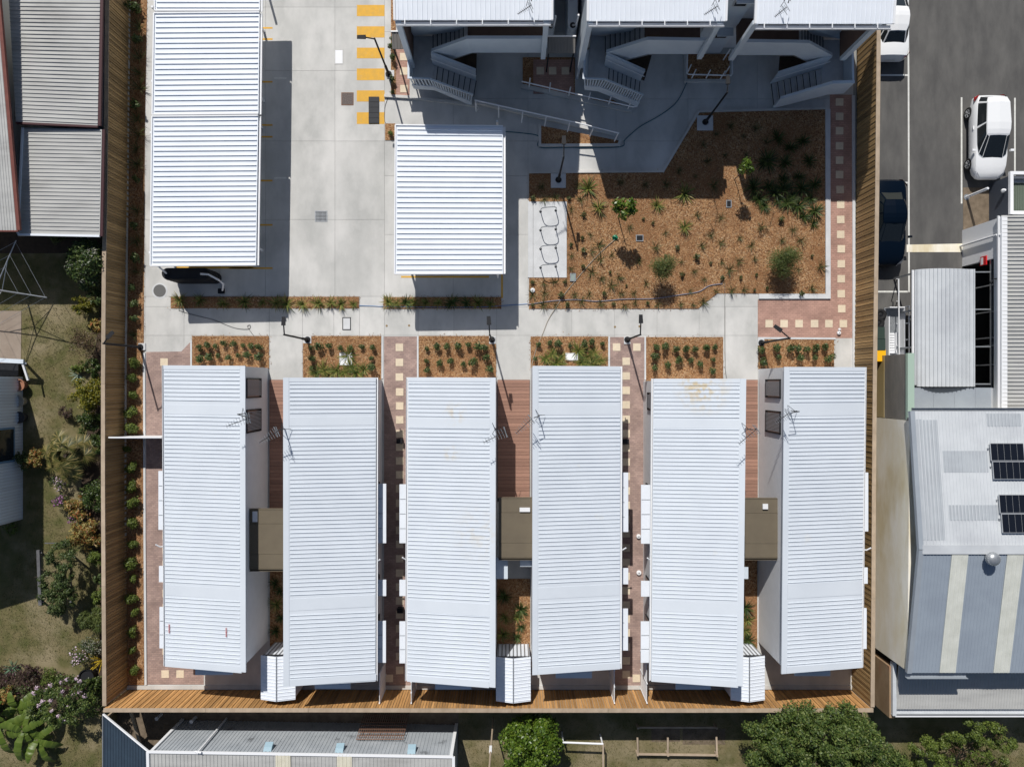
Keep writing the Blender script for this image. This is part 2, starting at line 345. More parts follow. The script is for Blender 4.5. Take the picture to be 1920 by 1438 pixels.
# concrete slabs of the drive, the paths and the courts
pave = MB(); pave.box(-.01, .01, -.01, .01, -.03, -.025)
paving = pave.build('concrete_paving', joint_m, kind='structure')
def slabs(xs, ys, m=concrete):
    g = .2
    for i in range(len(xs) - 1):
        for j in range(len(ys) - 1):
            sheet('slab', rect(xs[i] + g, ys[j] + g, xs[i + 1] - g, ys[j + 1] - g), -.1, 0, m, parent=paving)
slabs([272, 412, 498, 628, 721], [-80, 14, 133, 265, 412, 556])
slabs([721, 850, 990, 1155, 1290, 1420, 1545, 1600], [-80, 60, 186, 265, 330, 440, 575])
slabs([240, 272], [-80, 133, 412, 556, 655]); slabs([272, 345, 505, 567, 626, 674, 721], [556, 575, 629, 720])
slabs([721, 784, 851, 931, 1072, 1152, 1232, 1311, 1360, 1421, 1600], [575, 629, 720])
sheet('courtyard_apron', rect(240, 720, 1600, 1291), -.1, -.004, concrete)
# mulched beds
def bed(pts, name='garden_bed', z=.03): return sheet(name, pts, -.06, z, mulch)
bed([(243, -80), (277, -80), (271, 240), (269, 655), (238, 655), (238, 300)])
bed([(236, 655), (268, 655), (270, 1284), (239, 1284)])
bed(rect(320, 556.5, 673, 578)); bed(rect(719, 557, 940, 579)); bed(rect(722, 232, 741, 263))
beds = [rect(360, 630, 504, 690), [(584, 630), (715, 630), (715, 712), (568, 712), (568, 644), (584, 644)],
        [(785, 630), (917, 630), (917, 645), (930, 645), (930, 712), (785, 712)], rect(995, 631, 1140, 692), rect(1211, 632, 1356, 714), rect(1422, 636, 1564, 692)]
for q in beds: bed(q)
court = [(992, 325), (1243, 323), (1310, 212), (1547, 206), (1547, 551), (1345, 550), (1309, 579), (992, 579), (992, 521), (1063, 521), (1063, 378), (992, 378)]
bed(court); bed(rect(733, -80, 742, 178)); bed([(1014, 236), (1160, 264), (1160, 270), (1014, 270)]); bed([(980, 108), (1078, 108), (1078, 184), (980, 162)]); bed([(1080, 184), (1150, 188), (1176, 205)])
bed(rect(1289, 102, 1368, 150)); bed(rect(506, 1062, 573, 1215)); bed(rect(932, 1085, 994, 1215)); bed(rect(1355, 1050, 1420, 1215))
for q in ([(848, 113), (886, 101), (894, 101), (893, 150), (815, 123)], [(1170, 116), (1216, 104), (1222, 104), (1208, 152), (1140, 126)], [(1516, 118), (1487, 106), (1462, 106), (1458, 152), (1538, 128)]): sheet('under_stair_shade', q, -.05, .012, soil_shade_m)  # dark patches painting the shade of the void under the upper flights
# brick paths with cream pavers
def path(pts, m, name='brick_path', z=.006): return sheet(name, pts, -.06, z, m)
p_e = path([(1556, 178), (1598, 178), (1598, 634), (1421, 634), (1421, 562), (1556, 562)], brick_pink)
p_w = path([(274, 660), (340, 659), (358, 640), (358, 695), (362, 695), (362, 1253), (382, 1253), (382, 1283), (274, 1283)], brick_grey)
p_m = path(rect(720, 631, 782, 1288), brick_grey); p_m2 = path(rect(1144, 632, 1208, 1290), brick_grey)
p_n = path(rect(739, 68, 768, 183), brick_pink); p_g = path(rect(1000, 112, 1076, 176), brick_pink, z=.04)
tb = MB(); tb.box(-.2, .2, -.2, .2, -.02, .012); tile_me = bpy.data.meshes.new('paver'); tile_me.from_pydata([tuple(v) for v in tb.v], [], tb.f); tile_me.materials.append(tile_m)
def tiles(pts, parent, z=.006):
    for x, y in pts:
        o = link('paver', tile_me, parent); o.location = G(x, y); o.location.z = z + R.uniform(0, .006); o.rotation_euler.z = R.uniform(-.02, .02)
tiles([(1574, y) for y in (192, 219, 246, 274, 301, 328)] + [(1575, 356), (1576, 384), (1576, 412), (1576, 440), (1577, 467), (1577, 495), (1577, 523), (1577, 551), (1578, 579), (1581, 607)] +
      [(1442, 607), (1470, 607), (1498, 607), (1527, 607), (1554, 607)], p_e)
tiles([(749, y) for y in (651.5, 679.5, 707)] + [(749.5, y) for y in (735, 761, 787, 813, 838, 864, 890, 916, 943, 968, 994, 1020, 1047, 1074, 1100, 1126, 1152, 1178, 1204, 1230)] + [(730, 1271), (749.5, 1256)], p_m)
tiles([(1156, 651), (1194, 651)] + [(1174, y) for y in (677.5, 705, 732, 759, 786, 813, 840, 866, 893, 920, 947, 974, 1000, 1027, 1054, 1080, 1107, 1134, 1160, 1186, 1212, 1238, 1264)] + [(1193, 1271)], p_m2)
tiles([(308, 679)] + [(312, y) for y in range(707, 1230, 27)] + [(310, 1263), (338, 1263)], p_w)
tiles([(757, 107), (757, 134), (757.5, 167)], p_n); tiles([(1013, 134), (1036, 134), (1060, 134)], p_g, .04)
# kerbs and low walls
def kerb(pts, w, z1=.12, m=concrete_new, name='concrete_kerb'):
    b = MB(); P = [G(x, y, 0) for x, y in pts]
    for k in range(len(P) - 1):
        a, c = P[k], P[k + 1]; d = (c - a).normalized(); n = Vector((-d.y, d.x, 0)) * w / 2 / S; e = d * w / 2 / S * .98
        a2, c2 = a - (e if k else Vector()), c + (e if k < len(P) - 2 else Vector()); zz = z1 + .003 * (k % 2)
        q = [(p.x, p.y) for p in (a2 - n, c2 - n, c2 + n, a2 + n)]; b.prism(q, -.05, zz)
    return b.build(name, m, kind='structure')
kerb([(244, -80), (240, 300), (236, 680), (235, 900), (236, 1284)], 4.5, .18, galv and concrete)
kerb([(271, 662), (272, 1000), (274, 1283)], 4, .06); kerb([(359, 640), (359, 690)], 3, .05)
kerb([(237, 1288), (1597, 1288)], 7, .05, concrete); kerb([(1599.5, 180), (1601, 690)], 5, .06)
kerb([(1551, 206), (1551.5, 556), (1422, 556)], 9, .1); kerb([(1310, 210), (1551, 204)], 4, .1, concrete)
kerb([(992, 324), (1243, 322), (1310, 210)], 4, .1, concrete); kerb([(717, 630), (717, 710)], 3, .05); kerb([(783.5, 630), (783.5, 710)], 3, .05)
kerb([(1142, 632), (1142, 690)], 3, .05); kerb([(1209.5, 632), (1209.5, 712)], 3, .05); kerb([(1421, 634), (1566, 635)], 3.5, .05)
kerb([(721, 181), (770, 184), (900, 200)], 5, .12, concrete)
kerb([(1012, 236), (1012, 274), (1160, 273), (1163, 262)], 5, .12, concrete)
kerb([(978, 163), (1185, 209)], 8, .12, concrete); kerb([(1284, 102), (1285, 153), (1368, 153)], 5, .12, concrete)
b = MB(); b.panel([G(890, 192, .55), G(1160, 257, .12)], [G(890, 196, -.01), G(1160, 257, -.01)], .16, (0, 1, 0)); b.build('ramp_edge', concrete, kind='structure')
sheet('rack_slab', rect(1000, 378.5, 1062.5, 520.5), -.1, .05, concrete_new); sheet('rack_slab', rect(990, 378.5, 999.4, 520.5), -.1, .05, concrete_new)
for (x, y, w, h) in ((1322, 231, 30, 28), (1047, 339, 28, 27), (266, 650, 13, 13), (577, 637, 13, 13), (923, 638, 12, 13), (1176, 638, 12, 14), (1427, 641, 12, 13), (732, 139, 14, 14)):
    sheet('lamp_footing', rect(x - w / 2, y - h / 2, x + w / 2, y + h / 2), -.05, .055, concrete_new)
# painted markings, each a thin sheet
def mark(pts, m, name='line_marking', z=.004): return sheet(name, pts, z - .003, z, m)
for y0, y1 in ((10, 31), (50, 71), (90, 110), (129, 151), (170, 191), (211, 233)): mark(rect(669, y0, 721, y1), yellow_p, 'crossing_stripe')
for y in (53, 74, 154, 235, 257, 339, 422, 503): mark(rect(430, y - 1.6, 511, y + 1.6), yellow_p)
for y in (147, 334): mark(rect(514, y - 1.6, 537, y + 1.6), white_p)
mark(rect(330, 500, 475, 504), yellow_p); mark(rect(752, 517.5, 917, 521), yellow_p); mark(rect(939.5, 512, 943, 559), yellow_p)
mark([(1700.5, -80), (1702, 140), (1703, 548), (1706, 548), (1705, 140), (1703.5, -80)], white_p)
for y in (141.5, 343, 547): mark(rect(1634, y - 1.6, 1702, y + 1.6), white_p, z=.009)
mark(rect(1801.5, 183, 1804.5, 382), white_p); mark(rect(1901.5, 184, 1904.5, 330), white_p)
sheet('concrete_strip', [(1700, 459), (1806, 457), (1806, 473), (1700, 473)], -.02, .012, concrete_old)
sheet('concrete_strip', [(1806, 352), (1870, 352), (1870, 440), (1806, 440)], -.02, .012, dirt_m)
sheet('concrete_pad', [(-60, 583), (40, 583), (39, 690), (-60, 690)], -.02, .02, mat('stained_concrete', (.30, .245, .20), (.25, .20, .16), 1.2, .85))
for x, y, w, h in ((1248, 1377, 53, 26), (1320, 1380, 80, 30)):
    sheet('bare_patch', rect(x - w / 2, y - h / 2, x + w / 2, y + h / 2), SY - .02, SY + .008, dirt_m, z=SY)
sheet('garden_soil', [(190, 440), (240, 440), (240, 1300), (178, 1300), (188, 1180), (186, 1060), (160, 1010), (150, 930), (160, 840), (172, 700), (186, 600)], -.02, .015, soil_shade_m)
sheet('garden_soil', [(-100, 1252), (130, 1268), (205, 1275), (203, 1330), (190, 1340), (60, 1320), (-100, 1360)], -.02, .012, soil_shade_m)
sheet('shaded_soil', rect(-100, 420, 205, 475), -.02, .011, soil_shade_m)
# ------------------------------------------------------------------ fences
def paling_mesh(h):
    b = MB(); b.box(-.058, .058, -.011, .011, 0, h); me = bpy.data.meshes.new('paling'); me.from_pydata([tuple(v) for v in b.v], [], b.f); return me
def fence(label, pts, h, inward, pitch=.14, capw=.2, drop=0.0, wood=None):
    P = [G(x, y) for x, y in pts]; root = thing('paling_fence', label, 'fence', tuple(P[0] + Vector((0, 0, -drop))), 'timber boundary fences')
    o = ORG[root.name]; me = paling_mesh(h); me.materials.append(wood or fence_in)
    seg = [(P[k], P[k + 1], (P[k + 1] - P[k]).length) for k in range(len(P) - 1)]; tot = sum(s[2] for s in seg)
    def at(t):
        for a, c, l in seg:
            if t <= l: return a + (c - a) * (t / l), (c - a) / l
            t -= l
        return c, (c - a) / l
    n = int(tot / pitch); N = Vector(inward)
    for k in range(n):
        p, d = at((k + .5) * pitch); q = link('paling', me, root); q.location = p - o + N * (R.uniform(0, .006) + .018 * (k % 2)); q.location.z = drop + R.uniform(-.01, .005)
        q.rotation_euler.z = math.atan2(d.y, d.x) + R.uniform(-.03, .03)
    b = MB()
    for a, c, l in seg: b.beam(a - N * .022 + Vector((0, 0, h / 2)), c - N * .022 + Vector((0, 0, h / 2)), .012, h)
    b.build('backing_boards', fence_old, root)
    for z in (.35, h - .3):
        b = MB()
        for a, c, l in seg: b.beam(a - N * .045 + Vector((0, 0, z)), c - N * .045 + Vector((0, 0, z)), .05, .08)
        b.build('rail', fence_old, root)
    t = 0.0
    while t < tot:
        p, d = at(t); b = MB(); b.beam(p - N * .13 + Vector((0, 0, -drop)), p - N * .13 + Vector((0, 0, h)), .1, .1); b.build('post', fence_old, root); t += 2.4
    for a, c, l in seg:
        m_ = max(1, int(l / 4.8)); b = MB()
        for k in range(m_):
            p, q = a.lerp(c, k / m_), a.lerp(c, (k + 1) / m_ - .0012)
            cb = MB(); u = Vector((0, 0, h + .02 + .002 * (k % 2))); cb.beam(p - N * .07 + u, q - N * .07 + u, capw, .035); cb.build('capping', fence_old, root)
    return root
fence('long timber paling fence between the mulch strip and the neighbours\' lawn', [(245, -70), (242.5, 180), (241, 360), (238, 520), (236.5, 720), (236.5, 900), (237.5, 1078), (239, 1291)], 2.0, (1, 0, 0), wood=fence_side)
fence('timber paling fence along the car park and the stained concrete wall', [(1610, -80), (1608, 150), (1606, 360), (1603.5, 560), (1601.5, 720), (1600, 900), (1599, 1100), (1597.5, 1293)], 2.0, (-1, 0, 0), wood=fence_side)
fence('sunlit orange timber paling fence behind the sheds and courtyards', [(238, 1293.5), (600, 1293.5), (960, 1294), (1300, 1294), (1599, 1293.5)], 2.15, (0, 1, 0), drop=.8)
# ------------------------------------------------------------------ the six houses
def gut(b, p, q, out, w=.11, d=.09):
    """an open channel from p to q, on the side OUT"""
    o = Vector(out); p = Vector(p); q = Vector(q); z = Vector((0, 0, 1))
    b.beam(p + o * w - z * d / 2, q + o * w - z * d / 2, .018, d); b.beam(p + o * w / 2 - z * d, q + o * w / 2 - z * d, w, .015)
def louvre(parent, px0, px1, y0, y1, wallx, side, zt, zb, n):
    """a louvred window in a wall that runs north to south at x = wallx"""
    f = MB(); s = MB(); o = side
    for (ya, yb, za, zb_) in ((y0, y0 - .05, zb, zt), (y1 + .05, y1, zb, zt), (y0, y1, zb, zb + .05), (y0, y1, zt - .05, zt)):
        f.box(min(wallx, wallx + o * .07), max(wallx, wallx + o * .07), min(ya, yb), max(ya, yb), za, zb_)
    p = MB(); p.box(min(wallx, wallx + o * .012), max(wallx, wallx + o * .012), y1 + .05, y0 - .05, zb + .05, zt - .05)
    w = f.build('window', dark_metal, parent); p.build('pane', glass_m, w)
    for k in range(n):
        y = lerp(y0 - .1, y1 + .1, (k + .5) / n); s.box(min(wallx + o * .02, wallx + o * .06), max(wallx + o * .02, wallx + o * .06), y - .018, y + .018, zb + .05, zt - .05)
    s.build('louvre_blades', blade_m, w)
def house(label, TL, TR, BR, BL, zl, zr, wl, wr, wt, wb, bands, low, hoods=(), louv=(), south=None, extra=()):
    A, B, Cc, D = G(*TL, zl), G(*TR, zr), G(*BR, zr), G(*BL, zl)
    root = thing('house', label, 'house', tuple(G((wl + wr) / 2, (wt + wb) / 2)), 'six skillion roofed houses'); o = ORG[root.name]
    def zat(px): 
        x = G(px, 0)[0]; t = (x - A.x) / (B.x - A.x); return lerp(zl, zr, t)
    b = MB(); c = [(wl, wb), (wr, wb), (wr, wt), (wl, wt)]
    b.hexa([G(x, y, 0) * 1.0 for x, y in c], [Vector((G(x, y).x, G(x, y).y, zat(x) - .075)) for x, y in c]); b.build('wall', wall_grey, root)
    skip = [((y0 - TL[1]) / (BL[1] - TL[1]), (y1 - TL[1]) / (BL[1] - TL[1])) for y0, y1 in bands]
    hi_l = low == 'r'
    b = MB(); b.ribbed(A, B, Cc, D, .197, .034, .036, skip, .07, inset=(.30 if hi_l else .03, .03 if hi_l else .30), t0=8 / 560, t1=1 - 12 / 560)
    rf = b.build('roof', house_roof_m, root)
    up = Vector((0, 0, .02)); b = MB(); wd = (B - A).normalized() * .27; hd = (D - A).normalized()
    if hi_l: b.hexa([D - up, D + wd - up, A + wd - up, A - up], [D + up, D + wd + up, A + wd + up, A + up])
    else: b.hexa([Cc - wd - up, Cc - up, B - up, B - wd - up], [Cc - wd + up, Cc + up, B + up, B - wd + up])
    b.build('ridge_flashing', house_roof_m, root)
    u2 = Vector((0, 0, .017)); s1, s2 = hd * .2, hd * .32; q = wd * 1.03
    for (P, Q) in ((A, A + s1), (D - s2, D)):
        E = (B - A); l0, r0 = (q, E) if hi_l else (E * 0, E - q)
        b = MB(); b.hexa([Q + l0 - u2, Q + r0 - u2, P + r0 - u2, P + l0 - u2], [Q + l0 + u2, Q + r0 + u2, P + r0 + u2, P + l0 + u2]); b.build('barge_flashing', house_roof_m, root)
    b = MB()
    for (t0, t1) in skip:
        P, Q = A.lerp(D, t0 + .002), A.lerp(D, t1 - .002); E = (B - A); l0, r0 = (q, E * .985) if hi_l else (E * .015, E - q); u3 = Vector((0, 0, .011))
        b = MB(); b.hexa([Q + l0 - u3, Q + r0 - u3, P + r0 - u3, P + l0 - u3], [Q + l0 + u3, Q + r0 + u3, P + r0 + u3, P + l0 + u3]); b.build('flat_sheet', house_roof_m, root)
    b = MB()
    if hi_l: gut(b, B - Vector((0, 0, .03)), Cc - Vector((0, 0, .03)), (1, 0, 0), .085)
    else: gut(b, A - Vector((0, 0, .03)), D - Vector((0, 0, .03)), (-1, 0, 0), .085)
    b.build('gutter', white_paint, root)
    b = MB(); side = Vector((1 if hi_l else -1, 0, 0)); fa, fb = ((B, Cc) if hi_l else (A, D)); dz = Vector((0, 0, -.16))
    b.beam(fa + dz - side * .02, fb + dz - side * .02, .03, .15); b.build('fascia', dark_metal, root)
    for (x0, x1, y0, y1, z) in hoods:                      # window hoods, shelf like boxes on the wall
        wx = wr if hi_l else wl
        h = MB(); P = [G(x0, y1, z), G(x1, y1, z), G(x1, y0, z), G(x0, y0, z)]; e = G(wx, 0).x
        xs = (e - .05, P[1].x) if hi_l else (P[0].x, e + .05)
        h.box(xs[0], xs[1], P[0].y, P[2].y, z - .07, z); hd_ = h.build('window_hood', white_roof, root)
        n = 4 if y1 - y0 > 95 else (3 if y1 - y0 > 60 else 1)
        for k in range(1, n):
            yy = lerp(P[0].y, P[2].y, k / n); j = MB(); j.box(xs[0] + .02, lerp(xs[0], xs[1], .75), yy - .012, yy + .012, z, z + .015); j.build('joint_cover', galv, hd_)
        w = MB(); s = 1 if hi_l else -1; ex = G(wx, 0).x
        w.box(min(ex, ex + s * .05), max(ex, ex + s * .05), P[0].y + .1, P[2].y - .1, .9, z - .12); wi = w.build('window', dark_metal, root)
        w = MB(); w.box(min(ex + s * .05, ex + s * .056), max(ex + s * .05, ex + s * .056), P[0].y + .16, P[2].y - .16, .96, z - .18); w.build('pane', glass_m, wi)
    for (wx, sd, y0, y1, zt, zb) in louv: louvre(root, 0, 0, G(0, y0, (zt + zb) / 2).y, G(0, y1, (zt + zb) / 2).y, G(wx, 0).x, sd, zt, zb, 14)
    if south:
        x0, x1, y1 = south; z = 2.35; h = MB(); P, Q = G(x0, y1, z), G(x1, y1, z); h.box(P.x, Q.x, P.y, G(0, wb).y + .05, z - .07, z); hd_ = h.build('window_hood', blue_white, root)
        w = MB(); w.box(P.x + .1, Q.x - .1, G(0, wb).y - .05, G(0, wb).y, .8, z - .12); wi = w.build('window', dark_metal, root)
        w = MB(); w.box(P.x + .16, Q.x - .16, G(0, wb).y - .056, G(0, wb).y - .05, .86, z - .18); w.build('pane', glass_m, wi)
    for (x0, x1, y0, y1, z) in extra:
        h = MB(); P, Q = G(x0, y1, z), G(x1, y0, z); e = G(wl if hi_l else wr, 0).x
        h.box(min(P.x, e), max(Q.x, e), P.y, Q.y, z - .07, z); h.build('window_hood', blue_white, root)
    HS.append(root); return root
HS = []
def vent(root, x, y, sx):
    b = MB(); b.tube([G(x, y, 2.75) - Vector((sx * .25, 0, .1)), G(x, y, 2.8), G(x, y, 2.8) + Vector((sx * .16, .14, .12))], .035, 7); b.build('vent_pipe', white_paint, root)
house('pale ribbed skillion house beside the mulch strip, farthest west', (306.5, 685), (460, 686), (461, 1260), (309.5, 1249), 3.0, 3.75, 372, 503, 690, 1200, [(757, 777), (1094, 1116)], 'l',
      [(297, 310, 883, 993, 2.4), (298, 310, 1061, 1091, 2.4), (299, 310, 1138, 1215, 2.4)], [(503, 1, 709, 746, 3.2, 1.2), (503, 1, 767, 810, 3.2, 1.2)], (366, 436, 1265))
house('pale ribbed skillion house half covering a white shed, second from the west', (531, 708), (705, 708), (704, 1277), (531.5, 1287), 3.75, 3.0, 575, 716.5, 713, 1226, [(781, 800), (1122, 1147)], 'r',
      [(700, 724, 907, 1018, 2.4), (700, 724, 1087, 1117, 2.4), (700, 723.5, 1164, 1242, 2.4)], [(716.5, 1, 735, 768, 2.4, 1.4)], (590, 657, 1291))
house('pale ribbed skillion house on the carport side of the wide central deck', (765, 707.5), (929.5, 708), (929, 1288.5), (763, 1277), 3.0, 3.75, 788, 931, 713, 1226, [(783, 802), (1122, 1147)], 'l',
      [(749, 770, 908, 1018, 2.4), (749, 770, 1087, 1117, 2.4), (749, 770, 1165, 1243, 2.4)], (), (816, 884, 1292), [(925, 952, 1045, 1085, 2.3)])
house('pale ribbed skillion house on the courtyard side of the wide central deck', (998.5, 686), (1163.5, 687), (1162.5, 1254), (998, 1265), 3.75, 3.0, 995, 1139, 691, 1203, [(758, 779), (1101, 1125)], 'r',
      [(1158, 1178, 886, 997, 2.4), (1158, 1178, 1065, 1095, 2.4), (1158, 1177.5, 1141, 1219, 2.4)], (), (1042, 1110, 1271), [(975, 1000, 1046, 1062, 2.3)])
house('pale ribbed skillion house with a rust stain at the top of its roof', (1225, 710), (1399, 710), (1392.5, 1286), (1221, 1277), 3.0, 3.75, 1206, 1352, 715, 1226, [(785, 803), (1122, 1145)], 'l',
      [(1202, 1226, 909, 1019, 2.4), (1202, 1226, 1089, 1118, 2.4), (1201.5, 1226, 1165, 1242, 2.4)], [(1206, -1, 736, 769, 2.4, 1.4)], (1267, 1333, 1292), [(1385, 1403, 1063, 1085, 2.3)])
house('pale ribbed skillion house next to the car park fence, farthest east', (1470, 688), (1622, 688.5), (1615.5, 1251), (1465, 1263), 3.75, 3.0, 1422, 1560, 692, 1203, [(756, 781), (1094, 1124)], 'r',
      [(1612, 1628, 886, 996, 2.4), (1612, 1627, 1064, 1094, 2.4), (1612, 1625, 1140, 1216, 2.4)], [(1422, -1, 711, 746, 3.2, 1.2), (1422, -1, 770, 812, 3.2, 1.2)], (1490, 1557, 1267))
for r_, (x, y, sx) in zip(HS, ((300, 1025, -1), (707, 1053, 1), (761, 1049, -1), (1167, 1031, 1), (1219, 1050, -1), (1625, 1031, 1))): vent(r_, x, y, sx)
red_mark = mat('red_paint_mark', (.45, .10, .10), (.6, .4, .4), 14, .7)
for (x, y, z) in ((317, 1178, 3.10), (424, 1185, 3.63)):
    p = G(x, y, z); b = MB(); b.box(p.x - .025, p.x + .025, p.y - .22, p.y + .22, z, z + .012); b.build('paint_mark', red_mark, HS[0])
# brown roofs that link each pair of houses
for (x0, x1, y0, y1, nm) in ((467, 534, 955, 1066, 'first'), (935, 998.5, 934, 1045, 'second'), (1397, 1461, 935, 1045, 'third')):
    lab = {'first': 'olive brown flat roof bridging the two houses by the mulch strip', 'second': 'olive brown flat roof at the end of the wide central deck', 'third': 'olive brown flat roof bridging the two houses by the car park fence'}[nm]
    z = 2.75; A, D_ = G(x0, y0, z), G(x1, y1, z); root = thing('link_roof', lab, 'roof', ((A.x + D_.x) / 2, (A.y + D_.y) / 2, 0), 'brown roofs between the houses')
    ys = [y0, y0 + 27, y0 + 84, y1]
    for k in range(3):
        a, c = G(x0, ys[k], z), G(x1, ys[k + 1], z); b = MB(); b.box(a.x, c.x, c.y + .012, a.y, z - .08 + .01 * k, z + .012 * (1 - abs(k - 1))); b.build('roof_panel', brown_roof, root)
    vx, vy, vw, vh = {'first': (479, 968, 8, 18), 'second': (984, 955, 18, 7), 'third': (1434, 949, 9, 9)}[nm]; p = G(vx, vy, z); b = MB(); b.box(p.x - vw / 2 / S, p.x + vw / 2 / S, p.y - vh / 2 / S, p.y + vh / 2 / S, z + .015, z + .1); b.build('roof_vent', wall_grey, root)
    b = MB(); gut(b, Vector((A.x, D_.y - .03, z - .03)), Vector((D_.x, D_.y - .03, z - .03)), (0, -1, 0), .1); b.build('gutter', brown_roof, root)
    b = MB(); b.box(A.x - .02, D_.x + .02, A.y, A.y + .03, z - .2, z + .02); b.box(A.x - .02, D_.x + .02, D_.y - .03, D_.y, z - .2, z + .02); b.build('fascia', brown_roof, root)
    b = MB()
    for sx in (A.x + .05, D_.x - .05): b.beam((sx, D_.y + .1, 0), (sx, D_.y + .1, z - .09), .09, .09)
    b.build('post', dark_metal, root)
# decks of single boards
for (x0, x1, y0, y1, lab) in ((505, 574, 712, 962, 'brown timber deck between the first two houses by the mulch strip'), (932, 994, 712, 940, 'wide brown timber deck in the middle of the houses'), (1354, 1421, 712, 940, 'brown timber deck between the two houses by the car park fence')):
    A, D_ = G(x0, y0), G(x1, y1); root = thing('deck', lab, 'deck', ((A.x + D_.x) / 2, (A.y + D_.y) / 2, 0), 'timber decks'); o = ORG[root.name]
    b = MB(); b.box(A.x + .02, D_.x - .02, D_.y, A.y, -.05, .045); b.build('joists', black_m, root)
    w = D_.x - A.x; p = MB(); p.box(-w / 2 + .03, w / 2 - .03, -.09, .09, 0, .028); me = bpy.data.meshes.new('board'); me.from_pydata([tuple(v) for v in p.v], [], p.f); me.materials.append(deck_m)
    n = int((A.y - D_.y) / .192)
    for k in range(n):
        q = link('board', me, root); q.location = Vector(((A.x + D_.x) / 2, A.y - (k + .5) * .192, .05 + R.uniform(0, .005))) - o
# ------------------------------------------------------------------ garden sheds, screens and the gate fence
def shed(label, x0, x1, yt, y0, y1):
    """x0..x1, y0..y1: the roof as seen; yt: foot of its north wall"""
    z0, z1 = 1.95, 2.2; a, c = G(x0, y0, z0), G(x1, y1, z0); xm = (a.x + c.x) / 2
    root = thing('garden_shed', label, 'shed', (xm, (a.y + c.y) / 2, 0), 'white garden sheds')
    b = MB(); e = .05
    b.prism([(a.x + e, c.y + e), (c.x - e, c.y + e), (c.x - e, a.y - e), (a.x + e, a.y - e)], 0, z0 - .09)
    b.build('wall', white_roof, root)
    b = MB(); n = 9
    for k in range(n):
        t = lerp(a.x + .1, c.x - .1, k / (n - 1)); b.box(t - .03, t + .03, a.y - e, a.y - e + .03, .05, z0 - .1)
    b.build('wall_ribs', galv, root)
    for s, (xa, xb) in (('w', (a.x, xm)), ('e', (c.x, xm))):
        b = MB(); P = Vector((xa, a.y, z0)), Vector((xb, a.y, z1)), Vector((xb, c.y, z1)), Vector((xa, c.y, z0)); b.ribbed(*P, .17, .03, .022, th=.03); b.build('roof_sheet', white_roof, root)
    b = MB(); b.beam((xm, a.y, z1 + .005), (xm, c.y, z1 + .005), .06, .03); b.build('ridge_cap', galv, root)
    b = MB(); b.box(a.x + .08, c.x - .08, a.y - .02, a.y + .0, z0 - .1, z0 + .02); b.build('gable_trim', dark_metal, root)
    b = MB(); b.box(a.x + .25, c.x - .25, c.y + .01, c.y + .055, .05, 1.75); b.build('door', blue_white, root)
shed('white ribbed garden shed half tucked under the second house roof from the mulch strip', 489, 554, 1204, 1228, 1311)
shed('white ribbed garden shed below the wide central deck, clear of the roofs around it', 930, 995, 1208, 1231, 1314)
shed('white ribbed garden shed in the gap nearest the car park fence', 1370, 1434, 1208, 1229, 1312)
def screen(label, x, y0, y1, xb, yb0, yb1, slat=False):
    """a fence panel seen from above: its top edge at (x, y0..y1), its foot at (xb, yb0..yb1)"""
    z = 1.8; t0, t1 = G(x, y0, z), G(x - (1 if x < 960 else -1) * .3, y1, z)
    root = thing('privacy_screen', label, 'screen', (t0.x, (t0.y + t1.y) / 2, 0), 'white privacy screens')
    for k in range(9):
        zz = .1 + k * .19; b = MB(); b.box(t0.x - .012, t0.x + .012, t1.y, t0.y, zz, zz + (.13 if slat else .187)); b.build('slat', white_paint, root)
    for yy in (t0.y - .04, t1.y + .04, (t0.y + t1.y) / 2): b = MB(); b.box(t0.x - .03, t0.x + .03, yy - .03, yy + .03, 0, z + .03); b.build('post', white_paint, root)
screen('white privacy screen on the carport side of the mauve path, meeting the orange fence', 711.5, 1262, 1319, 720, 1240, 1290)
screen('white privacy screen across the mauve path from another, at the third house corner', 771, 1277, 1319, 765, 1250, 1290)
screen('white privacy screen beside the second path, at the fourth house corner', 1152, 1255, 1319, 1145, 1240, 1290)
screen('open slatted white privacy screen at the stained house, by the second path', 1213, 1243, 1319, 1203, 1238, 1290, True)
z = 1.8; a, c = G(204, 820, z), G(304, 821.5, z); root = thing('white_fence', 'white panel fence crossing the mulch strip to the farthest west house', 'fence', (a.x, a.y, 0))
for k in range(8):
    x0 = lerp(a.x, c.x, k / 8); x1 = lerp(a.x, c.x, (k + 1) / 8); b = MB(); b.box(x0 + .005, x1 - .005, c.y - .015, c.y + .015, .04, z); b.build('panel', white_paint, root)
b = MB(); b.beam(Vector((a.x, a.y, z + .02)), Vector((c.x, a.y, z + .02)), .07, .05); b.build('top_rail', white_paint, root)
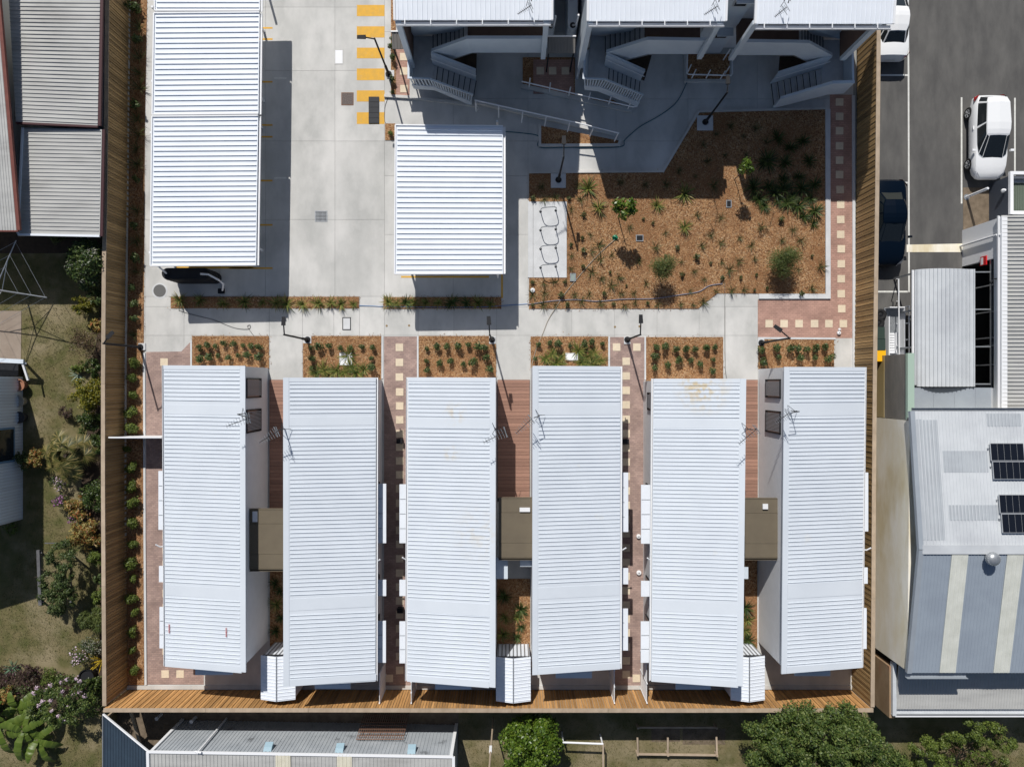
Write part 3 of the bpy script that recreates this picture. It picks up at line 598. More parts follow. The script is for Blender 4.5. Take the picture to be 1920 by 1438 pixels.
# ------------------------------------------------------------------ carports
def carport(label, TL, TR, BR, BL, z, pitch, posts, shadowless=False):
    A, B, Cc, D = G(*TL, z + .06), G(*TR, z), G(*BR, z), G(*BL, z + .06); root = thing('carport', label, 'carport', ((A.x + B.x) / 2, (A.y + D.y) / 2, 0), 'white ribbed carports')
    b = MB(); b.ribbed(A, B, Cc, D, pitch, .05, .05, th=.05, inset=(.1, .05), t0=.012, t1=.99); b.build('roof', white_roof, root)
    for (p, q, nm) in ((A, D, 'edge_flashing'), (D, Cc, 'edge_flashing'), (A, B, 'edge_flashing')):
        b = MB(); b.beam(p + Vector((0, 0, -.02)), q + Vector((0, 0, -.02)), .06, .15); b.build(nm, white_paint, root)
    b = MB(); gut(b, B - Vector((0, 0, .03)), Cc - Vector((0, 0, .03)), (1, 0, 0), .12); b.build('gutter', white_paint, root)
    for (x, y) in posts:
        p = G(x, y); b = MB(); b.beam(p, p + Vector((0, 0, z - .07)), .1, .1); b.build('post', white_paint, root)
    for t in (.06, .5, .94):
        b = MB(); b.beam(A.lerp(D, t) - Vector((-.05, 0, .15)), B.lerp(Cc, t) - Vector((.05, 0, .15)), .08, .15); b.build('beam', white_paint, root)
    return root
carport('white ribbed carport roof cut by the top of the photograph beside the drive', (290, -60), (487, -60), (487, 20.5), (290.5, 20.5), 2.6, .25, [(330, -40), (495, -40)])
carport('white ribbed carport roof in the middle of the row beside the drive', (289, 25.5), (486.5, 24), (484.5, 213.5), (286, 215.5), 2.6, .25, [(330, 60), (330, 190), (495, 60), (495, 190)])
carport('white ribbed carport roof above the black water tank, lowest of the row beside the drive', (285.5, 219), (484, 217.5), (480, 497), (282.5, 498.5), 2.6, .25, [(328, 280), (326, 490), (492, 240), (492, 470)])
carport('white ribbed carport roof standing alone between the drive and the courtyard', (741.5, 235), (943, 237), (943, 513), (740, 513.5), 2.6, .25, [(768, 270), (770, 505), (934, 260), (934, 520)])
# ------------------------------------------------------------------ the three apartment blocks with their stairs
def tube_rail(pts, r=.025): b = MB(); b.tube(pts, r, 6); return b
def balus(root, top, bot, nm='balustrade', m=None, th=.09, open_=False, slats=0):
    """a stair balustrade: top/bot are lists of (px, py, z)"""
    T = [G(*p) for p in top]; B_ = [G(*p) for p in bot]
    if not open_:
        b = MB(); b.panel(T, B_, th); o = b.build(nm, m or blue_white, root)
        b = MB()
        for k in range(len(T) - 1): b.beam(T[k] + Vector((0, th / 2, .02 + .003 * k)), T[k + 1] + Vector((0, th / 2, .02 + .003 * k)), th + .06, .04)
        b.build('coping', blue_white, o)
        return o
    b = MB(); n = Vector((0, th / 2, 0))
    for k in range(len(T) - 1):
        b.beam(T[k] + n + Vector((0, 0, .002 * k)), T[k + 1] + n + Vector((0, 0, .002 * k)), .09, .06)
        m0, m1 = T[k].lerp(B_[k], .62), T[k + 1].lerp(B_[k + 1], .62); u = .012
        b.hexa([B_[k], B_[k + 1], B_[k + 1] + Vector((0, .05, 0)), B_[k] + Vector((0, .05, 0))], [m0, m1, m1 + Vector((0, .05, 0)), m0 + Vector((0, .05, 0))])
    o = b.build(nm, blue_white, root); s = MB()
    for k in range(len(T) - 1):
        ln = (T[k + 1] - T[k]).length; nn = int(ln / .155)
        for j in range(nn):
            t = (j + .5) / nn; p, q = T[k].lerp(T[k + 1], t), B_[k].lerp(B_[k + 1], t); s.beam(p + Vector((0, .03, 0)), q + Vector((0, .03, 0)), .065, .03, (0, 1, 0))
    s.build('baluster_bars', blue_white, o, kind='stuff'); return o
def treads(root, top, bot, n, zt, zb, th=.05, name='tread'):
    """n treads between an upper edge ((x,y0),(x,y1)) and a lower edge, from height zt down to zb"""
    (a0, a1), (c0, c1) = top, bot
    for k in range(n):
        t0, t1 = k / n, (k + 1) / n; z = lerp(zt, zb, (k + 1) / (n + 0.0)) + (zt - zb) / n * .5
        P = [G(lerp(a0[0], c0[0], t0), lerp(a0[1], c0[1], t0), z), G(lerp(a1[0], c1[0], t0), lerp(a1[1], c1[1], t0), z), G(lerp(a1[0], c1[0], t1), lerp(a1[1], c1[1], t1), z), G(lerp(a0[0], c0[0], t1), lerp(a0[1], c0[1], t1), z)]
        if P[0].x > P[2].x: P = [P[1], P[0], P[3], P[2]]
        P = P[::-1] if (P[1] - P[0]).cross(P[2] - P[0]).z < 0 else P
        b = MB(); b.hexa([p - Vector((0, 0, .16)) for p in P], P); t = b.build(name, tread_m, root)
        e = MB(); a, c = (P[0], P[1]); 
        s0, s1 = sorted([(P[i] + P[(i + 1) % 4]) / 2 for i in range(4)], key=lambda v: v.x)[0::3]
        # the dark nosing along the edge towards the lower side
        lowx = c0[0] > a0[0]; ed = [p for p in sorted(P, key=lambda v: v.x, reverse=lowx)[:2]]
        e.beam(ed[0] + Vector((0, 0, .004)), ed[1] + Vector((0, 0, .004)), .04, .012); e.build('nosing', riser_m, t)
brown_wall = mat('brown_render', (.17, .11, .085), (.15, .095, .075), 2, .8)
def apartment(label, x0, x1, ys, zs, ants, cfg):
    z = zs; A, B, Cc, D = G(x0, -260, z + .9), G(x1, -260, z + .9), G(x1, ys, z), G(x0, ys, z)
    root = thing('apartment_block', label, 'building', (G((x0 + x1) / 2, 0).x, G(0, 60).y, 0), 'white apartment blocks with outdoor stairs')
    A.x, B.x = D.x, Cc.x
    b = MB(); b.ribbed(A, D, Cc, B, .215, .03, .028, th=.06); b.build('roof', white_roof, root)
    b = MB(); gut(b, D - Vector((0, 0, .04)), Cc - Vector((0, 0, .04)), (0, -1, 0), .2, .12); b.build('gutter', white_paint, root)
    n = 6
    for k in range(n):
        p = D.lerp(Cc, (k + .35) / n); b = MB(); b.box(p.x - .02, p.x + .02, p.y - .2, p.y + .04, p.z + .0, p.z + .02); b.build('gutter_strap', white_paint, root)
    for s, e in ((1, Cc), (-1, D)):
        b = MB(); f = (B if s > 0 else A); b.beam(f + Vector((s * .05, 0, -.02)), e + Vector((s * .05, 0, -.02)), .1, .12); b.build('barge', white_paint, root)
    # main walls
    gx0, gx1 = D.x + .12, Cc.x - .12; yw = G(0, 90).y; yn = A.y + .3
    b = MB(); b.box(gx0, gx1, yw, yn, 0, z - .09); b.build('wall', cfg.get('wallm', wall_grey), root)
    yb = G(0, cfg['yb']).y
    fx = cfg['floor']; fa, fb = (G(fx, 0, 3.05).x, gx1 - .1) if cfg['dir'] > 0 else (gx0 + .1, G(fx, 0, 3.05).x)
    b = MB(); b.box(fa, fb, yb + .05, yw, 2.8, 3.05); b.build('walkway_floor', brown_floor, root)
    for (xa, xb, ya, za) in cfg['posts']:
        b = MB(); p, q = G(xa, ya), G(xb, ya); b.box(p.x, q.x, p.y - .06, p.y + .12, za, z - .1); b.build('post', blue_white, root)
    wx0 = cfg['wing']; pw = G(wx0, 153); b = MB(); b.box(pw.x - .06, pw.x + .06, pw.y + .125, yw, 0 if cfg['dir'] > 0 else 2.5, z - .1); b.build('wing_wall', cfg.get('wingm', brown_wall), root)
    up = cfg['up']; balus(root, up[0], up[1], 'walkway_balustrade')
    md = cfg['mid']; balus(root, md[0], md[1], 'stair_balustrade')
    ou = cfg['out']; balus(root, ou[0], ou[1], 'landing_balustrade', open_=cfg.get('open', True))
    if 'mid2' in cfg:
        b = MB(); b.tube([G(*p) for p in cfg['mid2']], .025, 6); b.build('handrail', white_paint, root)
    l = cfg['land']; b = MB(); b.hexa([G(x, y, 1.6) - Vector((0, 0, .2)) for x, y in l], [G(x, y, 1.6) for x, y in l]); b.build('landing', tread_m, root)
    lw = cfg['side']; b = MB(); b.panel([G(*p) for p in lw[0]], [G(*p) for p in lw[1]], .1, (1 if cfg['dir'] > 0 else -1, 0, 0)); b.build('side_wall', blue_white, root)
    treads(root, *cfg['upper'], 8, 3.05, 1.6); treads(root, *cfg['lower'], 8, 1.6, .0)
    if 'back' in cfg:
        t, q = cfg['back']; b = MB(); b.panel([G(*p) for p in t], [G(*p) for p in q], .1); b.build('stair_wall', blue_white, root)
    return root
apartment('white roofed apartment block nearest the drive, its stair turning beside the lone carport', 742, 1033, 38, 6.35, None, dict(dir=1, yb=142, floor=877, wing=781,
    posts=[(777, 786, 153, 1.7), (1010, 1018, 153, 2.7)],
    up=([(809, 97, 2.6), (876, 73, 4.1), (1018, 73, 4.1)], [(846, 112, 1.35), (885, 99.5, 2.65), (1016, 99.5, 2.65)]),
    mid=([(808, 102, 2.6), (892, 134, 1.05)], [(811, 122, 1.5), (893, 152, 0.0)]), mid2=[(807, 111, 2.3), (893, 143, .7)],
    out=([(766, 148, 2.6), (805, 150, 2.6), (887, 180, 1.05)], [(776, 167, 1.3), (815, 170, 1.3), (884, 199, .0)]),
    land=[(772, 147), (812, 147), (812, 68), (772, 68)], side=([(764, 148, 2.6), (764, 94, 2.6)], [(772, 147, 1.4), (772, 94, 1.4)]),
    upper=(((877, 46), (877, 76)), ((812, 66), (812, 97))), lower=(((811, 122), (808, 150)), ((893, 152), (888, 182))),
    back=([(770, 47, 3.9), (880, 47, 4.3)], [(772, 68, 1.6), (850, 62, 2.2)])))
apartment('white roofed apartment block in the middle of three, its stair landing by the long ramp', 1104, 1359, 40, 6.35, None, dict(dir=1, yb=142, floor=1209, wing=1082, wingm=blue_white,
    posts=[(1078, 1087, 153, 1.7), (1282, 1290, 153, 2.7)],
    up=([(1137, 99, 2.6), (1214, 75, 4.1), (1329, 77, 4.1)], [(1169, 114, 1.35), (1215, 102, 2.65), (1322, 102, 2.65)]),
    mid=([(1137, 103, 2.6), (1209, 135, 1.05)], [(1133, 125, 1.5), (1200, 153, 0.0)]), mid2=[(1136, 112, 2.3), (1208, 144, .7)],
    out=([(1093, 149, 2.6), (1134, 151, 2.6), (1206, 180, 1.05)], [(1096, 169, 1.3), (1121, 172, 1.3), (1195, 201, .0)]),
    land=[(1100, 148), (1134, 148), (1134, 68), (1108, 68)], side=([(1092, 148, 2.6), (1096, 94, 2.6)], [(1099, 148, 1.4), (1102, 94, 1.4)]),
    upper=(((1209, 46), (1209, 77)), ((1135, 68), (1135, 99))), lower=(((1134, 125), (1133, 150)), ((1200, 153), (1197, 182))),
    back=([(1108, 47, 3.9), (1200, 47, 4.3)], [(1110, 68, 1.6), (1180, 62, 2.2)])))
apartment('white roofed apartment block nearest the car park, its stair turning the other way', 1418, 1673, 45, 6.35, None, dict(dir=-1, yb=142, floor=1498, wing=1536, open=False,
    posts=[(1337, 1346, 155, 2.7), (1531, 1540, 155, 2.7)],
    up=([(1393, 79, 4.1), (1516, 81, 4.1), (1560, 105, 2.6)], [(1383, 104, 2.65), (1489, 104, 2.65), (1519, 119, 1.35)]),
    mid=([(1459, 139, 1.05), (1559, 108, 2.6)], [(1444, 158, 0.0), (1540, 129, 1.5)]), mid2=[(1455, 147, .7), (1557, 116, 2.3)],
    out=([(1464, 186, 1.05), (1561, 157, 2.6), (1602, 156, 2.6)], [(1448, 204, 0.0), (1552, 178, 1.3), (1582, 176, 1.3)]),
    land=[(1541, 158), (1581, 156), (1581, 75), (1541, 75)], side=([(1602, 156, 2.6), (1600, 55, 2.6)], [(1582, 155, 1.4), (1581, 75, 1.4)]),
    upper=(((1498, 50), (1498, 80)), ((1543, 70), (1543, 98))), lower=(((1540, 130), (1543, 161)), ((1446, 158), (1451, 199))),
    back=([(1600, 55, 2.6), (1510, 52, 4.0)], [(1581, 75, 1.6), (1522, 66, 2.2)])))
# the wall that closes the gap between the second and third blocks, with two hooded windows
root = thing('gap_wall', 'pale link wall with two hooded windows between two apartment blocks', 'wall', tuple(G(1318, 102)))
b = MB(); p, q = G(1294, 100), G(1350, 100); b.box(p.x, q.x, p.y, p.y + 1.2, 0, 6.3); b.build('wall', blue_white, root)
for zc in (2.15, 5.2):
    c = G(1332, 100); f = MB(); f.box(c.x - .34, c.x + .34, c.y - .06, c.y, zc - .42, zc + .42); w = f.build('window', alu, root)
    f = MB(); f.box(c.x - .27, c.x + .27, c.y - .068, c.y - .06, zc - .35, zc + .35); f.build('pane', glass_m, w)
    f = MB(); f.box(c.x - .4, c.x + .4, c.y - .4, c.y, zc + .46, zc + .52); f.build('window_hood', blue_white, w)
b = MB(); b.tube([G(1318, 104, 2.6), G(1318, 106, .1)], .05, 8); b.build('downpipe', blue_white, root)
root = thing('gap_wall', 'unseen wall added to shade the gap between the first two blocks', 'wall', tuple(G(1048, -20))); b = MB(); p, q = G(1012, -20), G(1084, -20); b.box(p.x, q.x, p.y, p.y + .3, 0, 6.2); b.build('wall', wall_grey, root)  # unseen wall, added to keep the sun off the gap floor
# lean-to awnings beside and between the blocks
def awning(label, x0, x1, y0, y1, z):
    a, c = G(x0, y0, z), G(x1, y1, z - .25); root = thing('awning', label, 'awning', ((a.x + c.x) / 2, (a.y + c.y) / 2, 0), 'small ribbed awnings by the apartments')
    b = MB(); b.ribbed((a.x, a.y, z), (a.x, c.y, z - .25), (c.x, c.y, z - .25), (c.x, a.y, z), .14, .04, .025); b.build('roof', mat('dull_steel', (.20, .19, .18), rough=.6), root)
    b = MB(); b.box(a.x - .03, c.x + .03, a.y, a.y + .06, z - .06, z + .05); b.build('flashing', white_paint, root)
    b = MB()
    for sx in (a.x + .06, c.x - .06): b.beam((sx, c.y + .08, 0), (sx, c.y + .08, z - .31), .07, .07)
    b.build('post', dark_metal, root)
awning('small ribbed awning between the first two apartment blocks', 1027, 1078, 70, 100, 2.6)
awning('small ribbed awning between the drive and the first apartment block', 734, 760, 61, 92, 2.6)
for lab, x0, x1, y0, y1, z in (('pale round edged slim water tank against the middle apartment block', 1065, 1083, -40, 57, 2.0), ('pale slim water tank against the first apartment block, mostly under its roof', 1026, 1040, -40, 57, 2.0)):
    a, c = G(x0, y0, z), G(x1, y1, z); root = thing('slim_tank', lab, 'water tank', ((a.x + c.x) / 2, (a.y + c.y) / 2, 0), 'pale slim water tanks'); r = (c.x - a.x) / 2; cx = (a.x + c.x) / 2
    pr = [(cx + r * math.cos(t), c.y + r + r * math.sin(t)) for t in [math.pi + math.pi * k / 8 for k in range(9)]] + [(cx + r, a.y), (cx - r, a.y)]
    b = MB(); b.prism(pr, 0, z); b.build('body', blue_white, root)
    b = MB(); b.lathe([(0.001, z + .012), (r * .62, z + .012), (r * .62, z - .01)], (cx, c.y + r, 0), 14); b.build('inlet_lid', black_m, root)
    b = MB(); b.tube([Vector((cx, c.y + r, z)), Vector((cx + .12, c.y + r - .25, z + .55)), Vector((cx + .14, c.y + r - .3, z + 1.6))], .05, 8); b.build('downpipe', white_paint, root)
# handrails of the ramp and of the sunken planter
def handrail(label, top, posts, z):
    P = [G(*p) for p in top]; root = thing('handrail', label, 'handrail', (P[0].x, P[0].y, 0), 'white ramp handrails')
    b = MB(); b.tube(P, .036, 6); b.build('rail', white_paint, root)
    for (tx, ty, bx, by, tz, bz) in posts:
        b = MB(); b.tube([G(tx, ty, tz), G(bx, by, bz)], .036, 6); b.build('post', white_paint, root)
handrail('white handrail along the inner side of the ramp, under the middle stair', [(978, 153, 1.0), (1085, 178, 1.0), (1188, 201, 1.0), (1194, 199, 1.0)], [(994, 147, 992, 164, 1.05, .1), (1032, 156, 1030, 172, 1.05, .1), (1070, 164, 1066, 180, 1.05, .1), (1107, 174, 1103, 188, 1.05, .1), (1146, 181, 1141, 196, 1.05, .1), (1184, 190, 1177, 205, 1.05, .1)], 1)
handrail('long white handrail on the outer side of the ramp down to the courtyard', [(890, 188, 1.5), (962, 204, 1.5), (1075, 229, 1.3), (1161, 250, 1.1)], [(892, 191, 893, 209, 1.45, .5), (935, 200, 935, 221, 1.45, .5), (980, 211, 978, 230, 1.4, .4), (1024, 221, 1021, 237, 1.35, .3), (1068, 231, 1064, 247, 1.3, .2), (1112, 241, 1106, 256, 1.2, .15), (1159, 251, 1152, 265, 1.1, .1)], 1)
handrail('white handrail boxed around the sunken planter by the link wall', [(1289, 103, 1.0), (1288, 138, 1.0), (1291, 140, 1.0), (1371, 142, 1.0), (1373, 139, 1.0), (1373, 93, 1.0)], [(1296, 122, 1289, 137, 1.0, 0), (1305, 131, 1297, 147, 1.0, .1), (1332, 132, 1324, 147, 1.0, .1), (1360, 134, 1351, 148, 1.0, .1), (1368, 125, 1360, 138, 1.0, .1), (1369, 93, 1356, 113, 1.0, .1)], 1)
# ------------------------------------------------------------------ the white building and warehouse beside the car park
def facade(root, pts, z0, z1, m, name='wall'):
    b = MB(); b.prism(pts, z0, z1); return b.build(name, m, root)
WB = thing('commercial_building', 'white walled building with a ribbed roof behind the arched carport', 'building', tuple(G(1850, 600)))
x0 = G(1804, 0).x
for (ya, yb_, za, zb) in ((432, 500, 0, 2.98), (500, 727, 2.5, 2.98), (727, 768, 0, 2.98)):
    b = MB(); b.box(x0, x0 + .22, G(0, yb_).y, G(0, ya).y, za, zb); b.build('wall', white_paint, WB)
b = MB(); b.box(x0 + .22, x0 + 12, G(0, 432).y - .2, G(0, 432).y, 0, 2.98); b.build('wall', white_paint, WB)
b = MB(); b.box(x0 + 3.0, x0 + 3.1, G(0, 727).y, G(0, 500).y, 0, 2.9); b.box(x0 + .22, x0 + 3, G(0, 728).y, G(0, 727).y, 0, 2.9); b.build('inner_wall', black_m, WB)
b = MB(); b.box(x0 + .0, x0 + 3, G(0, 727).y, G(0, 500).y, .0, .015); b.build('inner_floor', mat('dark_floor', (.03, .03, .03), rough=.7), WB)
b = MB(); A = G(1878, 404, 3.05); b.ribbed(A, (A.x + 12, A.y, 3.35), (A.x + 12, G(0, 770, 3.05).y, 3.35), (A.x, G(0, 770, 3.05).y, 3.05), .19, .05, .05, th=.06); b.build('roof', shed_roof_m, WB)
b = MB(); b.box(x0 - .02, x0 + .26, G(0, 768).y, G(0, 431).y, 2.985, 3.1); b.build('parapet_cap', white_paint, WB)
b = MB(); gut(b, Vector((A.x, G(0, 768, 3).y, 3.02)), Vector((A.x, A.y, 3.02)), (-1, 0, 0), .13, .1); b.build('gutter', white_paint, WB)
fr = MB(); fr.beam((x0 + .1, G(0, 500).y, 2.15), (x0 + .1, G(0, 727).y, 2.15), .08, .08); frame = fr.build('opening_frame', galv, WB)
for y in (545, 592, 638, 652, 686): fr = MB(); fr.beam((x0 + .1, G(0, y).y, .02), (x0 + .1, G(0, y).y, 2.48), .06, .06); fr.build('mullion', galv, frame)
b = MB(); q = G(1800, 462); b.tube([q + Vector((0, 0, .05)), q + Vector((0, 0, 2.9)), q + Vector((.12, 0, 3.0))], .055, 8); b.build('downpipe', white_paint, WB)
b = MB(); b.box(x0 - .06, x0 - .003, G(0, 508).y, G(0, 492).y, 1.55, 2.0); sg = b.build('notice_board', mat('red_sign', (.55, .015, .02), rough=.5), WB)
b = MB(); b.box(x0 - .066, x0 - .06, G(0, 506.5).y, G(0, 494).y, 1.6, 1.78); b.build('white_panel', white_paint, sg)
b = MB(); q = Vector((x0, G(0, 537).y, 2.7)); b.tube([q, q + Vector((-.18, 0, .05)), q + Vector((-.2, -.14, 0))], .03, 6); b.lathe([(.03, 0), (.09, -.06), (.09, -.09), (.001, -.09)], q + Vector((-.2, -.16, 0)), 10); b.build('wall_lamp', dark_metal, WB)
EN = thing('plant_enclosure', 'dark slate wall with a white rim round a green sheet roof', 'enclosure', tuple(G(1880, 370)))
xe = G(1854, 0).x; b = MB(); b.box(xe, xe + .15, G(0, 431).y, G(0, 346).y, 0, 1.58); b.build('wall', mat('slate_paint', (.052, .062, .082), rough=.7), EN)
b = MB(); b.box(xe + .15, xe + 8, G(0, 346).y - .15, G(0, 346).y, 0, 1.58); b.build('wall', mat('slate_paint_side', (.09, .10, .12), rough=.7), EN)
P = G(1893, 323, 1.6); b = MB(); ya, yb_ = G(0, 322, 1.6).y, G(0, 402, 1.6).y; xr = P.x + 6
b.box(P.x, P.x + .16, yb_, ya, 1.5, 1.66); b.box(P.x + .16, xr, ya - .16, ya, 1.5, 1.657); b.box(P.x + .16, xr, yb_, yb_ + .16, 1.5, 1.657); b.build('rim', white_paint, EN)
b = MB(); b.ribbed((P.x + .2, yb_ + .2, 1.3), (P.x + .2, ya - .5, 1.3), (xr, ya - .5, 1.3), (xr, yb_ + .2, 1.3), .12, .03, .02); b.build('roof', mat('moss_sheet', (.11, .135, .105), rough=.7), EN)
b = MB(); b.box(P.x + .16, xr, ya - .5, ya - .16, 1.25, 1.4); b.build('box_gutter', grey_sheet, EN)
b = MB(); q = Vector((xe, G(0, 370).y, 1.25)); b.lathe([(.02, 0), (.1, 0), (.1, .08), (.05, .2), (.001, .2)], q - Vector((.12, 0, 0)), 10); b.build('wall_lamp', white_paint, EN)
BO = thing('steel_post', 'tall white steel post by the bonnet of the parked hatchback', 'post', tuple(G(1812, 370)))
b = MB(); b.lathe([(.07, 0), (.07, 1.7), (.05, 1.74), (.001, 1.74)], G(1812, 370), 12); b.build('shaft', white_paint, BO); b = MB(); b.lathe([(.16, 0), (.16, .03), (.07, .03)], G(1812, 370), 12); b.build('base_plate', galv, BO)
# arched carport
AC = thing('arched_carport', 'arched silver ribbed carport roof beside the white building', 'carport', tuple(G(1770, 615)))
n = 30; pts = []
for k in range(n + 1):
    t = k / n; z = 2.15 + .25 * t + .42 * math.sin(math.pi * min(1, t * 1.12)) ** .8 * (1 - .35 * t); e = 0
    x = G(lerp(1715, 1828, t), 0, z).x; pts.append((x, z + e))
b = MB(); ya, yb_ = G(0, 504, 2.5).y, G(0, 725, 2.5).y
for k in range(n):
    (xa, za), (xb, zb) = pts[k], pts[k + 1]
    if k % 2: b.beam(((xa + xb) / 2, yb_ + .01, (za + zb) / 2 + .02), ((xa + xb) / 2, ya - .01, (za + zb) / 2 + .02), .05, .075, (-(zb - za), 0, xb - xa))
    b.hexa([(xa, yb_, za - .03), (xb, yb_, zb - .03), (xb, ya, zb - .03), (xa, ya, za - .03)], [(xa, yb_, za), (xb, yb_, zb), (xb, ya, zb), (xa, ya, za)])
b.build('roof', ware_roof, AC)
b = MB(); gut(b, Vector((pts[0][0], yb_, 2.17)), Vector((pts[0][0], ya, 2.17)), (-1, 0, 0), .12); b.build('gutter', white_paint, AC)
for y in (510, 580, 650, 720):
    b = MB(); p = Vector((pts[1][0] + .05, G(0, y, 2.3).y, 0)); b.beam(p, p + Vector((0, 0, 2.13)), .08, .08); b.build('post', galv, AC)
    b = MB(); b.beam(p + Vector((0, 0, 2.1)), Vector((x0 - .02, p.y, 2.25)), .06, .1); b.build('beam', galv, AC)
PF = thing('pipe_fence', 'white pipe fence beside the trailer', 'fence', tuple(G(1683, 600)))
b = MB(); b.tube([G(1685, 523, 1.1), G(1686.5, 690, 1.1)], .03, 6); b.build('rail', white_paint, PF)
for y in (523, 565, 607, 648, 690): b = MB(); b.tube([G(1682, y, 0), G(1682, y, 1.1)], .025, 6); b.build('post', white_paint, PF)
# grey annex roof and the warehouse
AX = thing('grey_annex', 'flat blue grey annex roof between the arched carport and the warehouse', 'roof', tuple(G(1790, 745)))
zz = 2.3; a, c = G(1711, 727, zz), G(1868, 768, zz)
for k in range(4):
    b = MB(); b.box(lerp(a.x, c.x, k / 4) + .004, lerp(a.x, c.x, (k + 1) / 4) - .004, c.y - .25, a.y, zz - .1, zz); b.build('roof_panel', grey_sheet, AX)
b = MB(); gut(b, Vector((a.x, a.y, zz - .03)), Vector((c.x + .2, a.y, zz - .03)), (0, 1, 0), .12); b.build('gutter', dark_metal, AX)
WH = thing('warehouse', 'large silver gable roofed warehouse with a tall stained concrete wall', 'warehouse', tuple(G(1800, 1000)))
xw = G(1633, 0).x; hw = 3.66
b = MB(); b.hexa([G(1630, 1206), G(1650, 1206), G(1654, 782), G(1634, 782)], [Vector((p.x, p.y, hw)) for p in (G(1630, 1206), G(1650, 1206), G(1654, 782), G(1634, 782))]); b.build('wall', concrete_old, WH)
b = MB(); p, q = G(1634.5, 781), G(1655, 668); b.box(p.x, p.x + .3, p.y + .01, q.y, 0, 1.25); b.build('wall', mat('yellow_masonry', (.36, .27, .11), (.42, .33, .17), 1.5, .9, stretch=(1, .2, 1)), WH)
b = MB(); b.box(p.x + .02, p.x + .25, p.y + .01, q.y - .01, 1.252, 3.3); b.build('cladding', grey_fc, WH)
b = MB(); b.box(p.x - .02, p.x + .3, p.y + .01, q.y + .02, 3.302, 3.5); b.build('wall_cap', sage_m, WH)
b = MB(); b.box(p.x - .03, p.x + .35, p.y - .02, p.y + .12, 3.45, 3.76); b.build('flashing', galv, WH)
zn, zr_, zs_ = 3.98, 4.72, 3.72; xa = G(1712, 0, zn).x; xe_ = xa + 14
b = MB(); b.prism([(xw + .9, G(0, 1200).y), (xe_, G(0, 1200).y), (xe_, G(0, 772).y), (xw + .9, G(0, 772).y)], 0, 3.6); b.build('wall', concrete_old, WH)
yn_, yr_, ys_ = G(0, 771, zn).y, G(0, 1030, zr_).y, G(0, 1261, zs_).y
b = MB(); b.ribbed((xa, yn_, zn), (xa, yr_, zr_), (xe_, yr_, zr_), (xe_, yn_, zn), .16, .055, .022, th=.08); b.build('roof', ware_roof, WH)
b = MB(); b.ribbed((xa, yr_, zr_), (xa, ys_, zs_), (xe_, ys_, zs_), (xe_, yr_, zr_), .16, .055, .022, th=.08); b.build('roof', ware_shade, WH)
b = MB(); b.beam((xa, yr_, zr_ + .03), (xe_, yr_, zr_ + .03), .42, .035); b.build('ridge_cap', ware_roof, WH)
b = MB(); b.beam((xa - .05, yn_, zn - .05), (xa - .05, yr_, zr_ - .05), .22, .2); b.beam((xa - .05, yr_ - .01, zr_ - .05), (xa - .05, ys_, zs_ - .05), .22, .2); b.build('barge', grey_sheet, WH)
b = MB(); gut(b, Vector((xa - .1, ys_, zs_ - .04)), Vector((G(1817, 0, zs_).x, ys_, zs_ - .04)), (0, -1, 0), .3, .2); b.build('gutter', grey_sheet, WH)
b = MB(); gut(b, Vector((xa, yn_, zn - .04)), Vector((xe_, yn_, zn - .04)), (0, 1, 0), .15, .1); b.build('gutter', galv, WH)
b = MB(); b.beam((xa + .25, yn_ - .4, zn - .1), (xa + .25, yn_ - 2.2, zn + .08), .25, .3); b.build('side_gutter', grey_sheet, WH)
old_sheet = mat('older_zinc', (.40, .43, .46), (.36, .385, .415), 1.5, .55)
for (x0_, x1_, y0_, y1_) in ((1722, 1766, 788, 1010), (1772, 1856, 846, 886), (1776, 1868, 946, 974), (1860, 1925, 776, 800)):
    xx0, xx1 = G(x0_, 0, 4.4).x, G(x1_, 0, 4.4).x; f0, f1 = [lerp(zn, zr_, (yn_ - G(0, y, 4.4).y) / (yn_ - yr_)) for y in (y0_, y1_)]; Y0, Y1 = G(0, y0_, 4.4).y, G(0, y1_, 4.4).y
    b = MB(); b.ribbed((xx0, Y0, f0 + .008), (xx0, Y1, f1 + .008), (xx1, Y1, f1 + .008), (xx1, Y0, f0 + .008), .16, .055, .022, th=.006); b.build('roof_sheet', old_sheet, WH)
for xs in (1785, 1889):
    xx0, xx1 = G(xs, 0, zr_).x, G(xs + 31, 0, zr_).x; b = MB(); b.ribbed((xx0, yr_ - .25, zr_ + .0), (xx0, ys_ + .02, zs_ + .035), (xx1, ys_ + .02, zs_ + .035), (xx1, yr_ - .25, zr_ + .0), .16, .05, .022, th=.02); b.build('skylight_strip', fibreglass, WH)
b = MB(); q = G(1858, 1046, zr_ + .2); b.lathe([(.16, -.35), (.16, 0), (.28, .02), (.32, .14), (.28, .27), (.14, .35), (.001, .36)], q, 18); tv = b.build('roof_ventilator', galv, WH, smooth=True)
b = MB()
for k in range(18):
    t = 2 * math.pi * k / 18; b.beam(q + Vector((math.cos(t) * .30, math.sin(t) * .30, .04)), q + Vector((math.cos(t + .25) * .29, math.sin(t + .25) * .29, .26)), .015, .05)
b.build('vanes', alu, tv)
